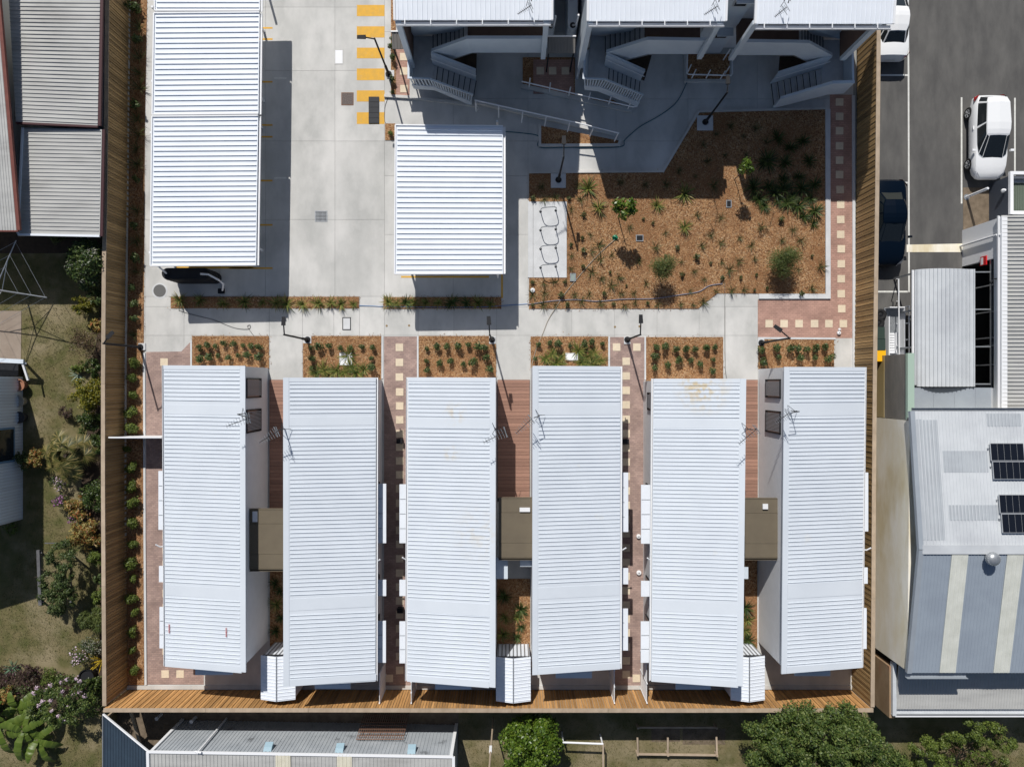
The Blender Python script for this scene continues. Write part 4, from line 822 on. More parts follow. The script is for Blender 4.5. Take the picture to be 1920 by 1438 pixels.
def solar(label, x0, x1, y0, y1):
    def zat(y): return lerp(zn, zr_, (yn_ - y) / (yn_ - yr_)) + .14
    Y0, Y1 = G(0, y0, 4.4).y, G(0, y1, 4.4).y; X0, X1 = G(x0, 0, 4.4).x, G(x1, 0, 4.4).x
    root = thing('solar_panel', label, 'solar panel', ((X0 + X1) / 2, (Y0 + Y1) / 2, zat((Y0 + Y1) / 2) - .1), 'solar panels on the warehouse roof')
    def bx(b, xa, xb, ya, yb, u, v): b.hexa([(xa, yb, zat(yb) + u), (xb, yb, zat(yb) + u), (xb, ya, zat(ya) + u), (xa, ya, zat(ya) + u)], [(xa, yb, zat(yb) + v), (xb, yb, zat(yb) + v), (xb, ya, zat(ya) + v), (xa, ya, zat(ya) + v)]); return b
    bx(MB(), X0, X1, Y0, Y1, -.04, 0).build('frame', alu, root)
    n = max(1, round((X1 - X0) / .30)); w = (X1 - X0 - .04) / n; o = ORG[root.name]
    for k in range(n): bx(MB(), X0 + .02 + k * w + .006, X0 + .02 + (k + 1) * w - .006, Y0 - .025, Y1 + .025, 0, .006).build('cell_strip', solar_m, root)
    for sx in (X0 - .08, X0 + .3): b = MB(); b.box(sx, sx + .06, Y0 - .3, Y0 - .24, zat(Y0) - .16, zat(Y0) - .02); b.build('clamp', galv, root)
solar('upper solar panel of the pair nearer the annex roof', 1859, 1922, 831, 864); solar('lower solar panel of the pair nearer the annex roof', 1861, 1924, 865, 898)
solar('upper solar panel of the pair nearer the roof ridge', 1868, 1930, 926, 960); solar('lower solar panel of the pair nearer the roof ridge', 1870, 1932, 961, 996)
LA = thing('low_annex', 'low lean-to annex with a brown stained wall under the warehouse eave', 'building', tuple(G(1760, 1270)))
b = MB(); b.box(G(1630, 0).x, G(1630, 0).x + .25, G(0, 1312).y, G(0, 1221).y, SY, 2.02); b.build('wall', mat('brown_concrete', (.26, .175, .10), (.34, .24, .15), 2.0, .9, c3=(.30, .13, .07), s3=1.2, stretch=(1, .4, 1), bump=.3), LA)
za_ = 2.15; xl = G(1680, 0, za_).x; b = MB(); b.ribbed((xl, G(0, 1205).y, 2.45), (xl, G(0, 1329, za_).y, za_), (xe_, G(0, 1329, za_).y, za_), (xe_, G(0, 1205).y, 2.45), .14, .05, .025, th=.06); b.build('roof', shed_roof_m, LA)
b = MB(); b.box(G(1672, 0, 2.1).x, xl, G(0, 1340, 2.1).y, G(0, 1240, 2.1).y, 1.95, 2.2); b.build('barge', ware_roof, LA)
b = MB(); gut(b, Vector((xl - .2, G(0, 1330, za_).y, za_ - .03)), Vector((xe_, G(0, 1330, za_).y, za_ - .03)), (0, -1, 0), .24, .14); b.build('gutter', ware_roof, LA)
b = MB(); b.box(G(1640, 0).x, xe_, G(0, 1311).y, G(0, 1308).y, SY, 2.0); b.build('wall', wall_grey, LA)
# ------------------------------------------------------------------ cars
def car(label, px, py, rot, L, W, Ht, paint, hatch=True):
    root = thing('parked_car', label, 'car', tuple(G(px, py)), 'parked cars')
    M = Matrix.Translation(G(px, py)) @ Matrix.Rotation(rot, 4, 'Z'); hl = L / 2; hw = W / 2
    def T(v): return M @ Vector(v)
    st = ([(-hl, .72, .40, .72), (-hl + .1, .86, .30, .92), (-hl + .5, .96, .24, 1.0), (-hl + 1.1, 1, .22, .98)] if hatch else [(-hl, .74, .42, .78), (-hl + .12, .88, .30, .97), (-hl + .5, .96, .24, 1.02), (-hl + 1.1, 1, .22, 1.0)])
    st += [(-.3, .985, .2, .96), (.5, .985, .2, .95), (hl - 1.15, 1, .22, .93), (hl - .65, .97, .24, .87), (hl - .28, .88, .28, .79), (hl - .06, .70, .36, .68), (hl, .55, .42, .60)]
    b = MB(); rings = []
    for (y, w, z0, zt) in st:
        w *= hw; zb = lerp(z0, zt, .62)
        half = [(w * .86, z0), (w * .98, lerp(z0, zt, .3)), (w, zb), (w * .965, lerp(zb, zt, .6)), (w * .90, lerp(zb, zt, .93)), (w * .78, zt), (w * .4, zt + .035), (0, zt + .045)]
        ring = half + [(-x, z) for x, z in half[-2::-1]]; i = len(b.v); b.v += [T((x, y, z)) for x, z in ring]; rings.append(i)
    m_ = len(ring)
    for k in range(len(rings) - 1):
        for j in range(m_ - 1): b.f.append([rings[k] + j, rings[k] + j + 1, rings[k + 1] + j + 1, rings[k + 1] + j]); b.mi.append(0)
        b.f.append([rings[k], rings[k + 1], rings[k + 1] + m_ - 1, rings[k] + m_ - 1]); b.mi.append(0)
    b.f.append([rings[0] + j for j in range(m_)][::-1]); b.f.append([rings[-1] + j for j in range(m_)]); b.mi += [0, 0]
    body = b.build('body', paint, root, sharp=38)
    zb = .94
    belt = ([(-hl + .14, .70), (-hl + .42, .84), (-.4, .89), (.5, .88), (1.0, .80), (1.16, .58)] if hatch else [(-hl + .62, .66), (-hl + 1.0, .82), (-.4, .87), (.4, .86), (.85, .78), (1.05, .58)])
    top = ([(-hl + .34, .52), (-hl + .62, .64), (-.5, .69), (-.15, .68), (.06, .64), (.14, .50)] if hatch else [(-hl + 1.2, .50), (-hl + 1.5, .63), (-.35, .675), (-.12, .665), (.08, .63), (.16, .50)])
    zt = [Ht - .1, Ht - .03, Ht, Ht - .02, Ht - .06, Ht - .09] if hatch else [Ht - .08, Ht - .03, Ht, Ht - .02, Ht - .06, Ht - .09]
    Bl = [T((-w * hw, y, zb)) for y, w in belt]; Br = [T((w * hw, y, zb)) for y, w in belt]
    Tl = [T((-w * hw, y, z)) for (y, w), z in zip(top, zt)]; Tr = [T((w * hw, y, z)) for (y, w), z in zip(top, zt)]
    g = MB()
    for k in range(5): g.face([Bl[k + 1], Bl[k], Tl[k], Tl[k + 1]]); g.face([Br[k], Br[k + 1], Tr[k + 1], Tr[k]])
    g.face([Bl[0], Br[0], Tr[0], Tl[0]]); g.face([Br[5], Bl[5], Tl[5], Tr[5]]); g.build('cabin', paint, root, sharp=30)
    r = MB()
    for k in range(5):
        a, c, d, e = Tl[k], Tr[k], Tr[k + 1], Tl[k + 1]; u = T((0, 0, 0)) * 0 + Vector((0, 0, .045)); m0, m1 = (a + c) / 2 + u, (e + d) / 2 + u
        r.face([a, m0, m1, e]); r.face([m0, c, d, m1])
    r.build('roof', paint, root, smooth=True)
    def inset(P, f, off): 
        ce = sum(P, Vector()) / len(P); n = (P[1] - P[0]).cross(P[2] - P[0]).normalized(); 
        if n.dot(ce - T((0, 0, .9))) < 0: n = -n
        return [ce.lerp(p, f) + n * off for p in P]
    w = MB(); w.face(inset([Br[5], Bl[5], Tl[5], Tr[5]], .97, .012)); w.face(inset([Bl[5], Bl[4], Tl[4], Tl[5]], .9, .012)); w.face(inset([Br[4], Br[5], Tr[5], Tr[4]], .9, .012)); w.build('windscreen', car_glass, root)
    w = MB(); w.face(inset([Bl[0], Br[0], Tr[0], Tl[0]], .92, .012)); w.face(inset([Bl[1], Bl[0], Tl[0], Tl[1]], .8, .012)); w.face(inset([Br[0], Br[1], Tr[1], Tr[0]], .8, .012)); w.build('rear_window', car_glass, root)
    for side, (Bs, Ts) in (('l', (Bl, Tl)), ('r', (Br, Tr))):
        for k0, k1 in ((1, 2), (2, 4)):
            w = MB()
            no = T((-1 if side == 'l' else 1, 0, .25)) - T((0, 0, 0)); no = no.normalized() * .014
            bb = [Bs[k].lerp(Ts[k], .06) + no for k in range(k0, k1 + 1)]; tt = [Bs[k].lerp(Ts[k], .93) + no for k in range(k0, k1 + 1)]
            for L_ in (bb, tt): L_[0] = L_[0].lerp(L_[1], .06); L_[-1] = L_[-1].lerp(L_[-2], .06)
            for k in range(len(bb) - 1): w.face([bb[k], bb[k + 1], tt[k + 1], tt[k]])
            w.build('side_window', car_glass, root)
    for sx in (-1, 1):
        c = T((sx * (hw + .1), .78, .98)); b = MB(); rt = Matrix.Rotation(rot, 3, 'Z'); d = rt @ Vector((1, 0, 0)); b.beam(c - d * .09, c + d * .09, .11, .12); b.build('mirror', paint, root)
        for y in (hl - .85, -hl + .8):
            ax = rt @ Vector((1, 0, 0)); ce = T((sx * (hw - .09), y, .32)); nn = 22
            def ring(rad, off): return [ce + ax * sx * off + (rt @ Vector((0, math.cos(t), 0)) + Vector((0, 0, math.sin(t)))) * rad for t in [2 * math.pi * j / nn for j in range(nn)]]
            b = MB(); rr = [ring(.20, .08), ring(.29, .10), ring(.32, .06), ring(.32, -.1), ring(.2, -.12)]; i = 0
            for q in rr: b.v += q
            for k in range(4):
                for j in range(nn): b.f.append([k * nn + j, k * nn + (j + 1) % nn, (k + 1) * nn + (j + 1) % nn, (k + 1) * nn + j]); b.mi.append(0)
            wh = thing_part('wheel', root); b.build('tyre', rubber, wh, smooth=True)
            b = MB(); b.face(ring(.19, .07)); b.build('wheel_well', black_m, wh)
            b = MB()
            for s in range(5):
                t = 2 * math.pi * s / 5; v = rt @ Vector((0, math.cos(t), 0)) + Vector((0, 0, math.sin(t))); b.beam(ce + ax * sx * .085, ce + ax * sx * .085 + v * .2, .055, .02, tuple(ax))
            q0, q1 = ring(.205, .088), ring(.18, .088)
            for j in range(nn): b.face([q0[j], q0[(j + 1) % nn], q1[(j + 1) % nn], q1[j]])
            b.build('rim', alu, wh)
        b = MB(); c = [T((sx * hw * x, y, z)) for x, y, z in ((.50, hl - .02, .60), (.78, hl - .16, .66), (.90, hl - .42, .76), (.72, hl - .30, .79), (.52, hl - .1, .70))]; ce = sum(c, Vector()) / 5
        b.face([p + (p - T((0, 0, .3))).normalized() * .03 for p in c]); b.build('headlight', lens_clear, root)
        b = MB(); c = [T((sx * hw * x, y, z)) for x, y, z in ((.60, -hl - .0, .72), (.90, -hl + .14, .72), (.985, -hl + .42, .86), (.93, -hl + .3, .96), (.7, -hl + .06, .92))]
        b.face([p + (p - T((0, 0, .5))).normalized() * .035 for p in c]); b.build('tail_light', lens_red, root)
        b = MB(); p, q = T((sx * hw * .985, -.55, .80)), T((sx * hw * .985, -.35, .80)); b.beam(p, q, .05, .03); b.build('door_handle', paint, root)
    b = MB(); b.beam(T((-.26, -hl - .01, .62)), T((.26, -hl - .01, .62)), .02, .12); b.build('number_plate', white_p, root)
    b = MB(); b.beam(T((-.5, hl - .03, .46)), T((.5, hl - .03, .46)), .05, .14); b.build('grille', black_m, root)
    return root
def thing_part(name, parent):
    o = bpy.data.objects.new(name, None); C.objects.link(o); o.parent = parent; o.empty_display_size = .1; ORG[o.name] = ORG[parent.name]; return o
car('white hatchback parked with its bonnet by the slate wall', 1838, 266, math.pi, 4.35, 1.80, 1.5, car_white)
car('white sedan partly under the roof corner of the last apartment block', 1657, 43, 0, 4.6, 1.8, 1.45, car_white, False)
car('dark navy sedan parked against the timber fence', 1652, 424, math.pi, 4.5, 1.8, 1.45, car_navy, False)
car('dark car mostly hidden under the arched carport roof', 1745, 620, math.pi, 4.4, 1.78, 1.45, mat('black_car_paint', (.006, .006, .007), rough=.2, spec=.5))
# trailer, bins
TR = thing('box_trailer', 'white box trailer holding a slatted crate beside the fence', 'trailer', tuple(G(1670, 620)))
a, c = G(1658, 577, .5), G(1689, 668, .5)
b = MB(); b.box(a.x, c.x, c.y, a.y, .42, .5); b.build('floor', galv, TR)
for (xa_, xb_, ya_, yb2) in ((c.x - .05, c.x, c.y, a.y), (a.x, a.x + .05, c.y, a.y - .5), (a.x + .05, c.x - .05, a.y - .05, a.y), (a.x + .05, c.x - .05, c.y, c.y + .05)):
    b = MB(); b.box(xa_, xb_, ya_, yb2, .5, .95); b.build('side_panel', white_paint, TR)
for k in (0, .33, .66, 1): b = MB(); b.beam((c.x + .02, lerp(c.y, a.y, k), .4), (c.x + .02, lerp(c.y, a.y, k), 1.25), .05, .05); b.build('stake', white_paint, TR)
b = MB(); b.beam((c.x + .02, c.y, 1.25), (c.x + .02, a.y, 1.25), .05, .05); b.build('top_rail', white_paint, TR)
for sx in (a.x - .1, c.x + .1): b = MB(); b.lathe([(.02, -.08), (.3, -.08), (.3, .08), (.02, .08)], (sx, (a.y + c.y) / 2, .3), 16, 'x'); b.build('wheel', rubber, TR)
CR = thing('slatted_crate', 'white slatted crate lying in the trailer', 'crate', tuple(G(1671, 644, .5)))
p, q = G(1662, 624, .6), G(1680, 662, .6)
b = MB(); b.box(p.x, q.x, q.y, p.y, .5, .56); b.build('base', galv, CR)
for k in range(8): b = MB(); yy = lerp(p.y, q.y, (k + .5) / 8); b.box(p.x + .04, q.x - .09, yy - .05, yy + .05, .565, .62); b.build('slat', white_paint, CR)
b = MB(); b.box(q.x - .08, q.x, q.y, p.y, .565, .78); b.box(p.x, q.x - .08, q.y - .01, q.y + .09, .565, .72); b.build('side', white_paint, CR)
for i, (x, y, lab) in enumerate(((1651, 590, 'spare black tyre by the fence nearer the navy car'), (1647, 606, 'spare black tyre by the fence nearer the green bins'))):
    t = thing('spare_tyre', lab, 'tyre', tuple(G(x, y, .0)), 'spare tyres'); o = G(x, y, .62); b = MB(); b.lathe([(.12, .02), (.2, .09), (.3, .06), (.3, -.08), (.14, -.1)], o, 18); b.build('tread_band', rubber, t, smooth=True); b = MB(); b.lathe([(.13, .0), (.05, .03), (.001, .03)], o, 14); b.build('rim', dark_metal, t)
    b = MB(); b.lathe([(.05, -.62), (.05, .0)], o, 8); b.build('stand', dark_metal, t)
def bin_(lab, x, y, m):
    t = thing('wheelie_bin', lab, 'bin', tuple(G(x, y)), 'wheeled bins by the fence'); o = G(x, y)
    b = MB(); b.hexa([o + Vector(v) for v in ((-.22, -.24, .05), (.22, -.24, .05), (.22, .2, .05), (-.22, .2, .05))], [o + Vector(v) for v in ((-.28, -.3, .98), (.28, -.3, .98), (.28, .3, .98), (-.28, .3, .98))]); b.build('body', bin_green, t)
    b = MB(); b.hexa([o + Vector(v) for v in ((-.31, -.34, .985), (.31, -.34, .985), (.31, .32, .985), (-.31, .32, .985))], [o + Vector(v) for v in ((-.27, -.3, 1.07), (.27, -.3, 1.07), (.27, .3, 1.05), (-.27, .3, 1.05))]); b.build('lid', m, t)
    b = MB(); b.beam(o + Vector((-.25, .36, 1.0)), o + Vector((.25, .36, 1.0)), .04, .04); b.build('handle', black_m, t)
    for s in (-.24, .24): b = MB(); b.lathe([(.01, -.03), (.1, -.03), (.1, .03), (.01, .03)], o + Vector((s, .26, .1)), 12, 'x'); b.build('wheel', rubber, t)
bin_('green lidded wheeled bin touching the spare tyres', 1630, 627, bin_green); bin_('green lidded wheeled bin beside the yellow lidded one', 1631, 648, bin_green); bin_('yellow lidded wheeled bin beside the trailer', 1632, 668, bin_yellow)
# ------------------------------------------------------------------ the sheds and house to the west
NS = thing('neighbour_shed', 'pale ribbed shed roof cut by the top of the photograph, with a maroon gutter', 'shed', tuple(G(120, 100)))
z = 2.75; A, B, Cc, D = G(12, -80, z + .35), G(189, -80, z), G(183, 236, z), G(30, 229, z + .35)
b = MB(); b.ribbed(A, B, Cc, D, .19, .04, .034); b.build('roof', shed_roof_m, NS); b = MB(); b.beam(B + Vector((.08, 0, -.06)), Cc + Vector((.08, 0, -.06)), .14, .12); b.build('gutter', maroon, NS)
b = MB(); b.beam(D + Vector((0, -.05, -.03)), Cc + Vector((0, -.05, -.03)), .1, .1); b.build('barge', maroon, NS)
b = MB(); b.prism([(A.x + .3, Cc.y + .3), (Cc.x - .25, Cc.y + .3), (B.x - .25, B.y), (A.x + .3, B.y)], 0, z - .12); b.build('wall', wall_grey, NS)
NS = thing('neighbour_shed', 'pale ribbed shed roof with a white front edge above the variegated shrub', 'shed', tuple(G(120, 340)))
z = 2.6; A, B, Cc, D = G(43, 240, z + .2), G(191, 243, z), G(187, 443, z), G(34, 440, z + .2)
b = MB(); b.ribbed(A, B, Cc, D, .19, .04, .034, inset=(.16, .04), t1=.97); b.build('roof', shed_roof_m, NS); b = MB(); b.beam(B + Vector((.08, 0, -.06)), Cc + Vector((.08, 0, -.06)), .12, .12); b.build('gutter', maroon, NS)
b = MB(); b.beam(D + Vector((0, 0, .0)), Cc + Vector((0, 0, .0)), .1, .09); b.beam(A + Vector((0, 0, .002)), D + Vector((0, .05, .002)), .1, .09); b.build('barge', white_roof, NS)
b = MB(); b.prism([(A.x + .4, Cc.y + .5), (Cc.x - .25, Cc.y + .5), (B.x - .25, B.y - .1), (A.x + .4, B.y - .1)], 0, z - .12); b.build('wall', mat('blue_board', (.10, .19, .27), rough=.7), NS)
NH = thing('neighbour_house', 'corrugated house roof with a red barge, beside the pale sheds', 'house', tuple(G(-40, 250)))
z = 4.2; A, B, Cc, D = G(-260, -160, z - .6), G(-26, -160, z - .6), G(35, 432, z - .6), G(-260, 432, z - .6)
b = MB(); b.ribbed(G(-260, -100, z), G(-260, 432, z - .9), G(33, 432, z - .9), G(-14, -100, z), .11, .05, .02); b.build('roof', shed_roof_m, NH)
b = MB(); b.beam(G(-10, -100, z), G(36, 432, z - .9), .16, .14); b.build('barge', red_trim, NH); b = MB(); b.beam(G(-260, 433, z - .95), G(35, 433, z - .95), .1, .1); b.build('gutter', red_trim, NH)
b = MB(); b.prism([tuple(G(x, y, 3.0)[:2]) for x, y in ((-250, -100), (-40, -100), (8, 410), (-250, 410))], 0, 3.0); b.build('wall', wall_grey, NH)
WHs = thing('weatherboard_house', 'white weatherboard house wall at the edge of the photograph, beside the lawn', 'house', tuple(G(-40, 850)))
xw_ = G(44, 0).x; y0_, y1_ = G(0, 706).y, G(0, 974).y
b = MB(); b.prism([(xw_ - 8, y1_ + .03), (xw_ - .03, y1_ + .03), (xw_ - .03, y0_ - .03), (xw_ - 8, y0_ - .03)], 0, 3.5); b.build('wall', wall_grey, WHs)
bm_ = MB(); bm_.box(-.03, 0, -.064, .064, .05, 3.5); me = bpy.data.meshes.new('board'); me.from_pydata([tuple(v) for v in bm_.v], [], bm_.f); me.materials.append(mat('pale_blue_board', (.82, .86, .90), rough=.6, rnd=.06))
nb = int((y0_ - y1_) / .16)
for k in range(nb):
    q = link('board', me, WHs); q.location = Vector((xw_, y0_ - (k + .5) * .16, 0)) - ORG[WHs.name]; q.location.x += R.uniform(-.004, .004)
p, q = G(18, 801, 1.0), G(18, 866, 1.0)
b = MB(); b.box(xw_ + .005, xw_ + .07, q.y, p.y, .75, 2.3); w = b.build('window', mat('blue_frame', (.16, .27, .40), rough=.6), WHs); b = MB(); b.box(xw_ + .07, xw_ + .078, q.y + .1, p.y - .1, .85, 2.2); b.build('pane', glass_m, w)
z = 3.62; b = MB(); b.ribbed((xw_ + .12, y0_ + .2, z), (xw_ - 4, y0_ + .5, z + 1.2), (xw_ - 4, y1_ - .6, z + 1.2), (xw_ + .12, y1_ - .6, z), .2, .04, .03); b.build('roof', shed_roof_m, WHs)
b = MB(); b.ribbed((xw_ - 4, y0_ + .5, z + 1.2), (xw_ - 8.5, y0_ + .5, z), (xw_ - 8.5, y1_ - .6, z), (xw_ - 4, y1_ - .6, z + 1.2), .2, .04, .03); b.build('roof', shed_roof_m, WHs)
VE = thing('veranda', 'dark veranda with a pale beam at the end of the weatherboard house', 'veranda', tuple(G(10, 692)))
b = MB(); b.box(xw_ - 6, xw_, G(0, 705).y, G(0, 681).y, 0, .4); b.build('floor', black_m, VE)  # floor painted black for the shade beneath the veranda roof
b = MB(); b.beam(G(-80, 671, 1.1), G(45, 678, 1.1), .22, .12); b.build('beam', blue_white, VE); b = MB(); b.beam(G(43, 682, 1.05), G(53, 713, .9), .1, .1); b.build('side_rail', white_paint, VE)
for x in (44,): b = MB(); b.beam(G(47, 681, 0), G(47, 681, 1.04), .1, .1); b.build('post', white_paint, VE)
# clothes hoist
HO = thing('clothes_hoist', 'rotary clothes hoist standing in the lawn at the edge of the photograph', 'clothes line', tuple(G(48, 553)))
hb = G(48, 553); top_ = hb + Vector((0, 0, 2.25)); b = MB(); b.tube([hb, top_], .045, 8); b.build('mast', galv, HO); ends = []
for (x, y) in ((30, 451), (88, 558), (-55, 640), (-108, 526)):
    e = G(x, y, 2.4); ends.append(e); b = MB(); b.tube([top_, e], .028, 6); b.build('arm', galv, HO); b = MB(); b.tube([hb + Vector((0, 0, 1.75)), top_.lerp(e, .6)], .018, 5); b.build('brace', galv, HO)
b = MB()
for f in (.45, .7, .97):
    for k in range(4): b.tube([top_.lerp(ends[k], f), top_.lerp(ends[(k + 1) % 4], f)], .007, 4)
b.build('wire', galv, HO)
# pots, trellis
for i, (x, y, lab, mm) in enumerate(((46, 722, 'terracotta pot of small leaves under the veranda corner', 'terracotta'), (45, 752, 'pale stone pot of grassy leaves at the wall', 'stone'), (46, 782, 'dark pot of sparse purple leaves at the wall', 'dark'))):
    col = {'terracotta': (.32, .15, .09), 'stone': (.36, .33, .27), 'dark': (.05, .05, .055)}[mm]; t = thing('plant_pot', lab, 'pot', tuple(G(x, y)), 'pots along the weatherboard wall'); o = G(x, y)
    b = MB(); b.lathe([(.001, 0), (.2, 0), (.29, .42), (.32, .42), (.32, .47), (.27, .47), (.26, .38), (.001, .37)], o, 18); b.build('pot', mat(mm + '_pot', col, rough=.8), t)
TL_ = thing('timber_trellis', 'weathered timber trellis frame holding a dark climbing plant', 'trellis', tuple(G(105, 1085)))
grey_wood = mat('grey_timber', (.13, .13, .135), (.09, .09, .095), 4, .8); b = MB(); b.beam(G(72, 1031, 1.5), G(76, 1134, 1.5), .16, .1); b.build('rail', grey_wood, TL_)
for (x, y) in ((75, 1036), (78, 1128), (128, 1036), (130, 1128)): b = MB(); b.beam(G(x + 2, y), G(x + 2, y, 1.46), .08, .08); b.build('post', grey_wood, TL_)
b = MB(); b.beam(G(84, 1018, 1.3), G(110, 1018, 1.3), .05, .05); b.build('rail', grey_wood, TL_); b = MB(); b.beam(G(132, 1030, 1.2), G(134, 1122, 1.2), .05, .05); b.build('rail', grey_wood, TL_)
DT = thing('dark_tub', 'dark round tub in the garden by the golden strappy plant', 'tub', tuple(G(172, 1262))); b = MB(); b.lathe([(.001, 0), (.33, 0), (.4, .5), (.42, .5), (.37, .5), (.35, .42), (.001, .42)], G(172, 1262), 20); b.build('tub', dark_metal, DT)
# ------------------------------------------------------------------ the shed to the south
SS = thing('tall_shed', 'tall weathered sheet shed behind the orange fence, roof cut by the photograph', 'shed', tuple(G(590, 1380, SY)))
zt_ = 2.6; nw, ne = G(281.5, 1410, zt_), G(848, 1419.5, zt_); nw0, ne0 = Vector((nw.x, nw.y, SY)), Vector((ne.x, ne.y, SY)); dn = Vector((0, -1, 0))
b = MB(); b.hexa([nw0 + dn * 6, ne0 + dn * 6, ne0, nw0], [nw + dn * 6, ne + dn * 6, ne, nw]); b.build('wall', shed_wall_m, SS)
b = MB(); nn = int((ne - nw).length / .185)
for k in range(nn):
    p = nw.lerp(ne, (k + .5) / nn); b.box(p.x - .022, p.x + .022, p.y - .01, p.y + .022, SY, zt_ - .03)
b.build('wall_ribs', shed_wall_m, SS)
A, B = nw + Vector((-.05, .08, .06)), ne + Vector((.05, .08, .06)); b = MB(); b.ribbed(A, A + dn * 6.4 + Vector((0, 0, -.3)), B + dn * 6.4 + Vector((0, 0, -.3)), B, .185, .03, .028, th=.05); b.build('roof', shed_roof_m, SS)
b = MB(); b.beam(A + Vector((0, 0, .03)), B + Vector((0, 0, .03)), .12, .07); b.build('ridge_flashing', white_paint, SS)
for x0_, x1_ in ((517, 545), (632, 660)):
    p, q = G(x0_, 1413, zt_ + .07), G(x1_, 1413, zt_ + .07); b = MB(); u = Vector((0, 0, .045)); b.ribbed(p + u, p + u + dn * 6 + Vector((0, 0, -.28)), q + u + dn * 6 + Vector((0, 0, -.28)), q + u, .185, .03, .02, th=.02); b.build('skylight_strip', mat('cream_fibreglass', (.66, .63, .52), (.58, .55, .44), 3, .6), SS)
for (p, s) in ((nw, 1), (ne, -1)):
    b = MB(); b.beam(Vector((p.x + .06 * s, p.y + .05, SY)), p + Vector((.06 * s, .05, 0)), .16, .08); b.build('corner_trim', white_paint, SS)
b = MB(); b.beam(B + Vector((.02, 0, .02)), B + Vector((.02, -6.4, -.28)), .14, .1); b.beam(A + Vector((-.02, 0, .02)), A + Vector((-.02, -6.4, -.28)), .14, .1); b.build('barge', white_paint, SS)
for x in (503, 637, 772):
    c = G(x, 1404 + (x - 503) * .012, 2.15); b = MB(); yw_ = lerp(nw.y, ne.y, (c.x - nw.x) / (ne.x - nw.x))
    b.hexa([(c.x - .2, yw_, 1.95), (c.x + .2, yw_, 1.95), (c.x + .2, yw_ + .3, 1.95), (c.x - .2, yw_ + .3, 1.95)], [(c.x - .2, yw_ - .01, 2.35), (c.x + .2, yw_ - .01, 2.35), (c.x + .2, yw_ + .16, 2.2), (c.x - .2, yw_ + .16, 2.2)]); b.build('wall_vent', mat('blue_vent', (.28, .40, .47), rough=.6), SS)
b = MB(); q = G(425, 1345, SY); q.y = lerp(nw.y, ne.y, .18) + .14; b.tube([q, q + Vector((0, 0, 3.6))], .05, 8); b.tube([q + Vector((-.15, 0, 3.5)), q + Vector((.2, .0, 3.62))], .05, 8); b.build('vent_pipe', white_paint, SS)
RM = thing('rusty_grate', 'rusty mesh panel leaning on the tall shed wall', 'grate', tuple(G(718, 1360, SY)))
a, c = G(676, 1362, .25), G(761, 1366, .25); yy = a.y + .1
b = MB()
for k in range(22): x = lerp(a.x, c.x, k / 21); b.beam((x, yy + .16, SY), (x, yy - .28, 1.25), .03, .02, (0, 1, 0))
b.build('bars', rust_m, RM, kind='stuff'); b = MB()
for k in range(9): t = k / 8; b.beam((a.x, lerp(yy + .18, yy - .26, t), lerp(SY, 1.25, t)), (c.x, lerp(yy + .18, yy - .26, t), lerp(SY, 1.25, t)), .03, .03)
b.build('cross_bars', rust_m, RM, kind='stuff')
LT = thing('lean_to', 'dark navy lean-to roof beside the tall shed', 'roof', tuple(G(240, 1400, SY)))
p = [G(194, 1339, 1.5), G(279, 1409, 2.5), G(279, 1409, 2.5) + dn * 6, G(194, 1339, 1.5) + dn * 8]; b = MB(); b.ribbed(p[0], p[3], p[2], p[1], .2, .03, .02, th=.05); b.build('roof', navy_sheet, LT)
b = MB(); b.beam(p[0] + Vector((0, .03, .02)), p[1] + Vector((0, .03, .02)), .06, .09); b.build('front_flashing', white_paint, LT); b = MB(); b.beam(p[0] + Vector((-.03, 0, 0)), p[3] + Vector((-.03, 0, 0)), .05, .06); b.build('side_flashing', galv, LT)
b = MB()
for q in (p[0], p[1]): b.beam((q.x + .1, q.y - .2, SY), (q.x + .1, q.y - .2, q.z - .1), .1, .1)
b.build('post', fence_old, LT)
PL = thing('leaning_plank', 'weathered plank leaning between the orange fence and the lean-to', 'plank', tuple(G(255, 1365, SY))); b = MB(); b.beam(G(246, 1336, .9), G(262, 1392, -.6), .16, .05); b.build('plank', fence_old, PL)
for (x, y, lab) in ((303, 1338, 'small white pipe cap, nearer the leaning plank'), (367, 1344, 'small white pipe cap beside the vent pipe foot')):
    t = thing('vent_stub', lab, 'pipe', tuple(G(x, y, SY)), 'white pipe caps'); b = MB(); b.lathe([(.08, 0), (.08, .5), (.1, .5), (.1, .56), (.001, .57)], G(x, y, SY), 12); b.build('pipe', white_paint, t)
FP = thing('yard_pole', 'grey timber pole with a pale cap behind the fence beside the lime tree', 'pole', tuple(G(925, 1345, SY))); q = G(925, 1345, SY); b = MB(); b.tube([q, q + Vector((-.06, -.02, 5.1))], .045, 8); b.build('shaft', fence_old, FP); b = MB(); b.beam(q + Vector((-.05, 0, 3.1)), q + Vector((-.05, 0, 3.6)), .13, .13); b.build('cap', white_paint, FP)
PN = thing('garden_pen', 'low weathered timber pen with a middle divider on the south lawn', 'pen', tuple(G(1270, 1395, SY)))
def PZ(x, y, z=-.45): return G(x, y, z)
for (a_, c_) in (((1195, 1413), (1344, 1415)), ((1195, 1382), (1196, 1413)), ((1252, 1382), (1252, 1414)), ((1343, 1380), (1344, 1415)), ((1196, 1363), (1343, 1363))): b = MB(); b.beam(PZ(*a_), PZ(*c_), .09, .09); b.build('rail', fence_old, PN)
for (x, y) in ((1195, 1413), (1344, 1415), (1252, 1414), (1196, 1363), (1343, 1363)): b = MB(); q = PZ(x, y); b.beam(Vector((q.x, q.y, SY)), q + Vector((0, 0, .12)), .1, .1); b.build('post', fence_old, PN)
GF = thing('goal_frame', 'white pipe frame lying by the lime tree', 'frame', tuple(G(1100, 1410, SY)))
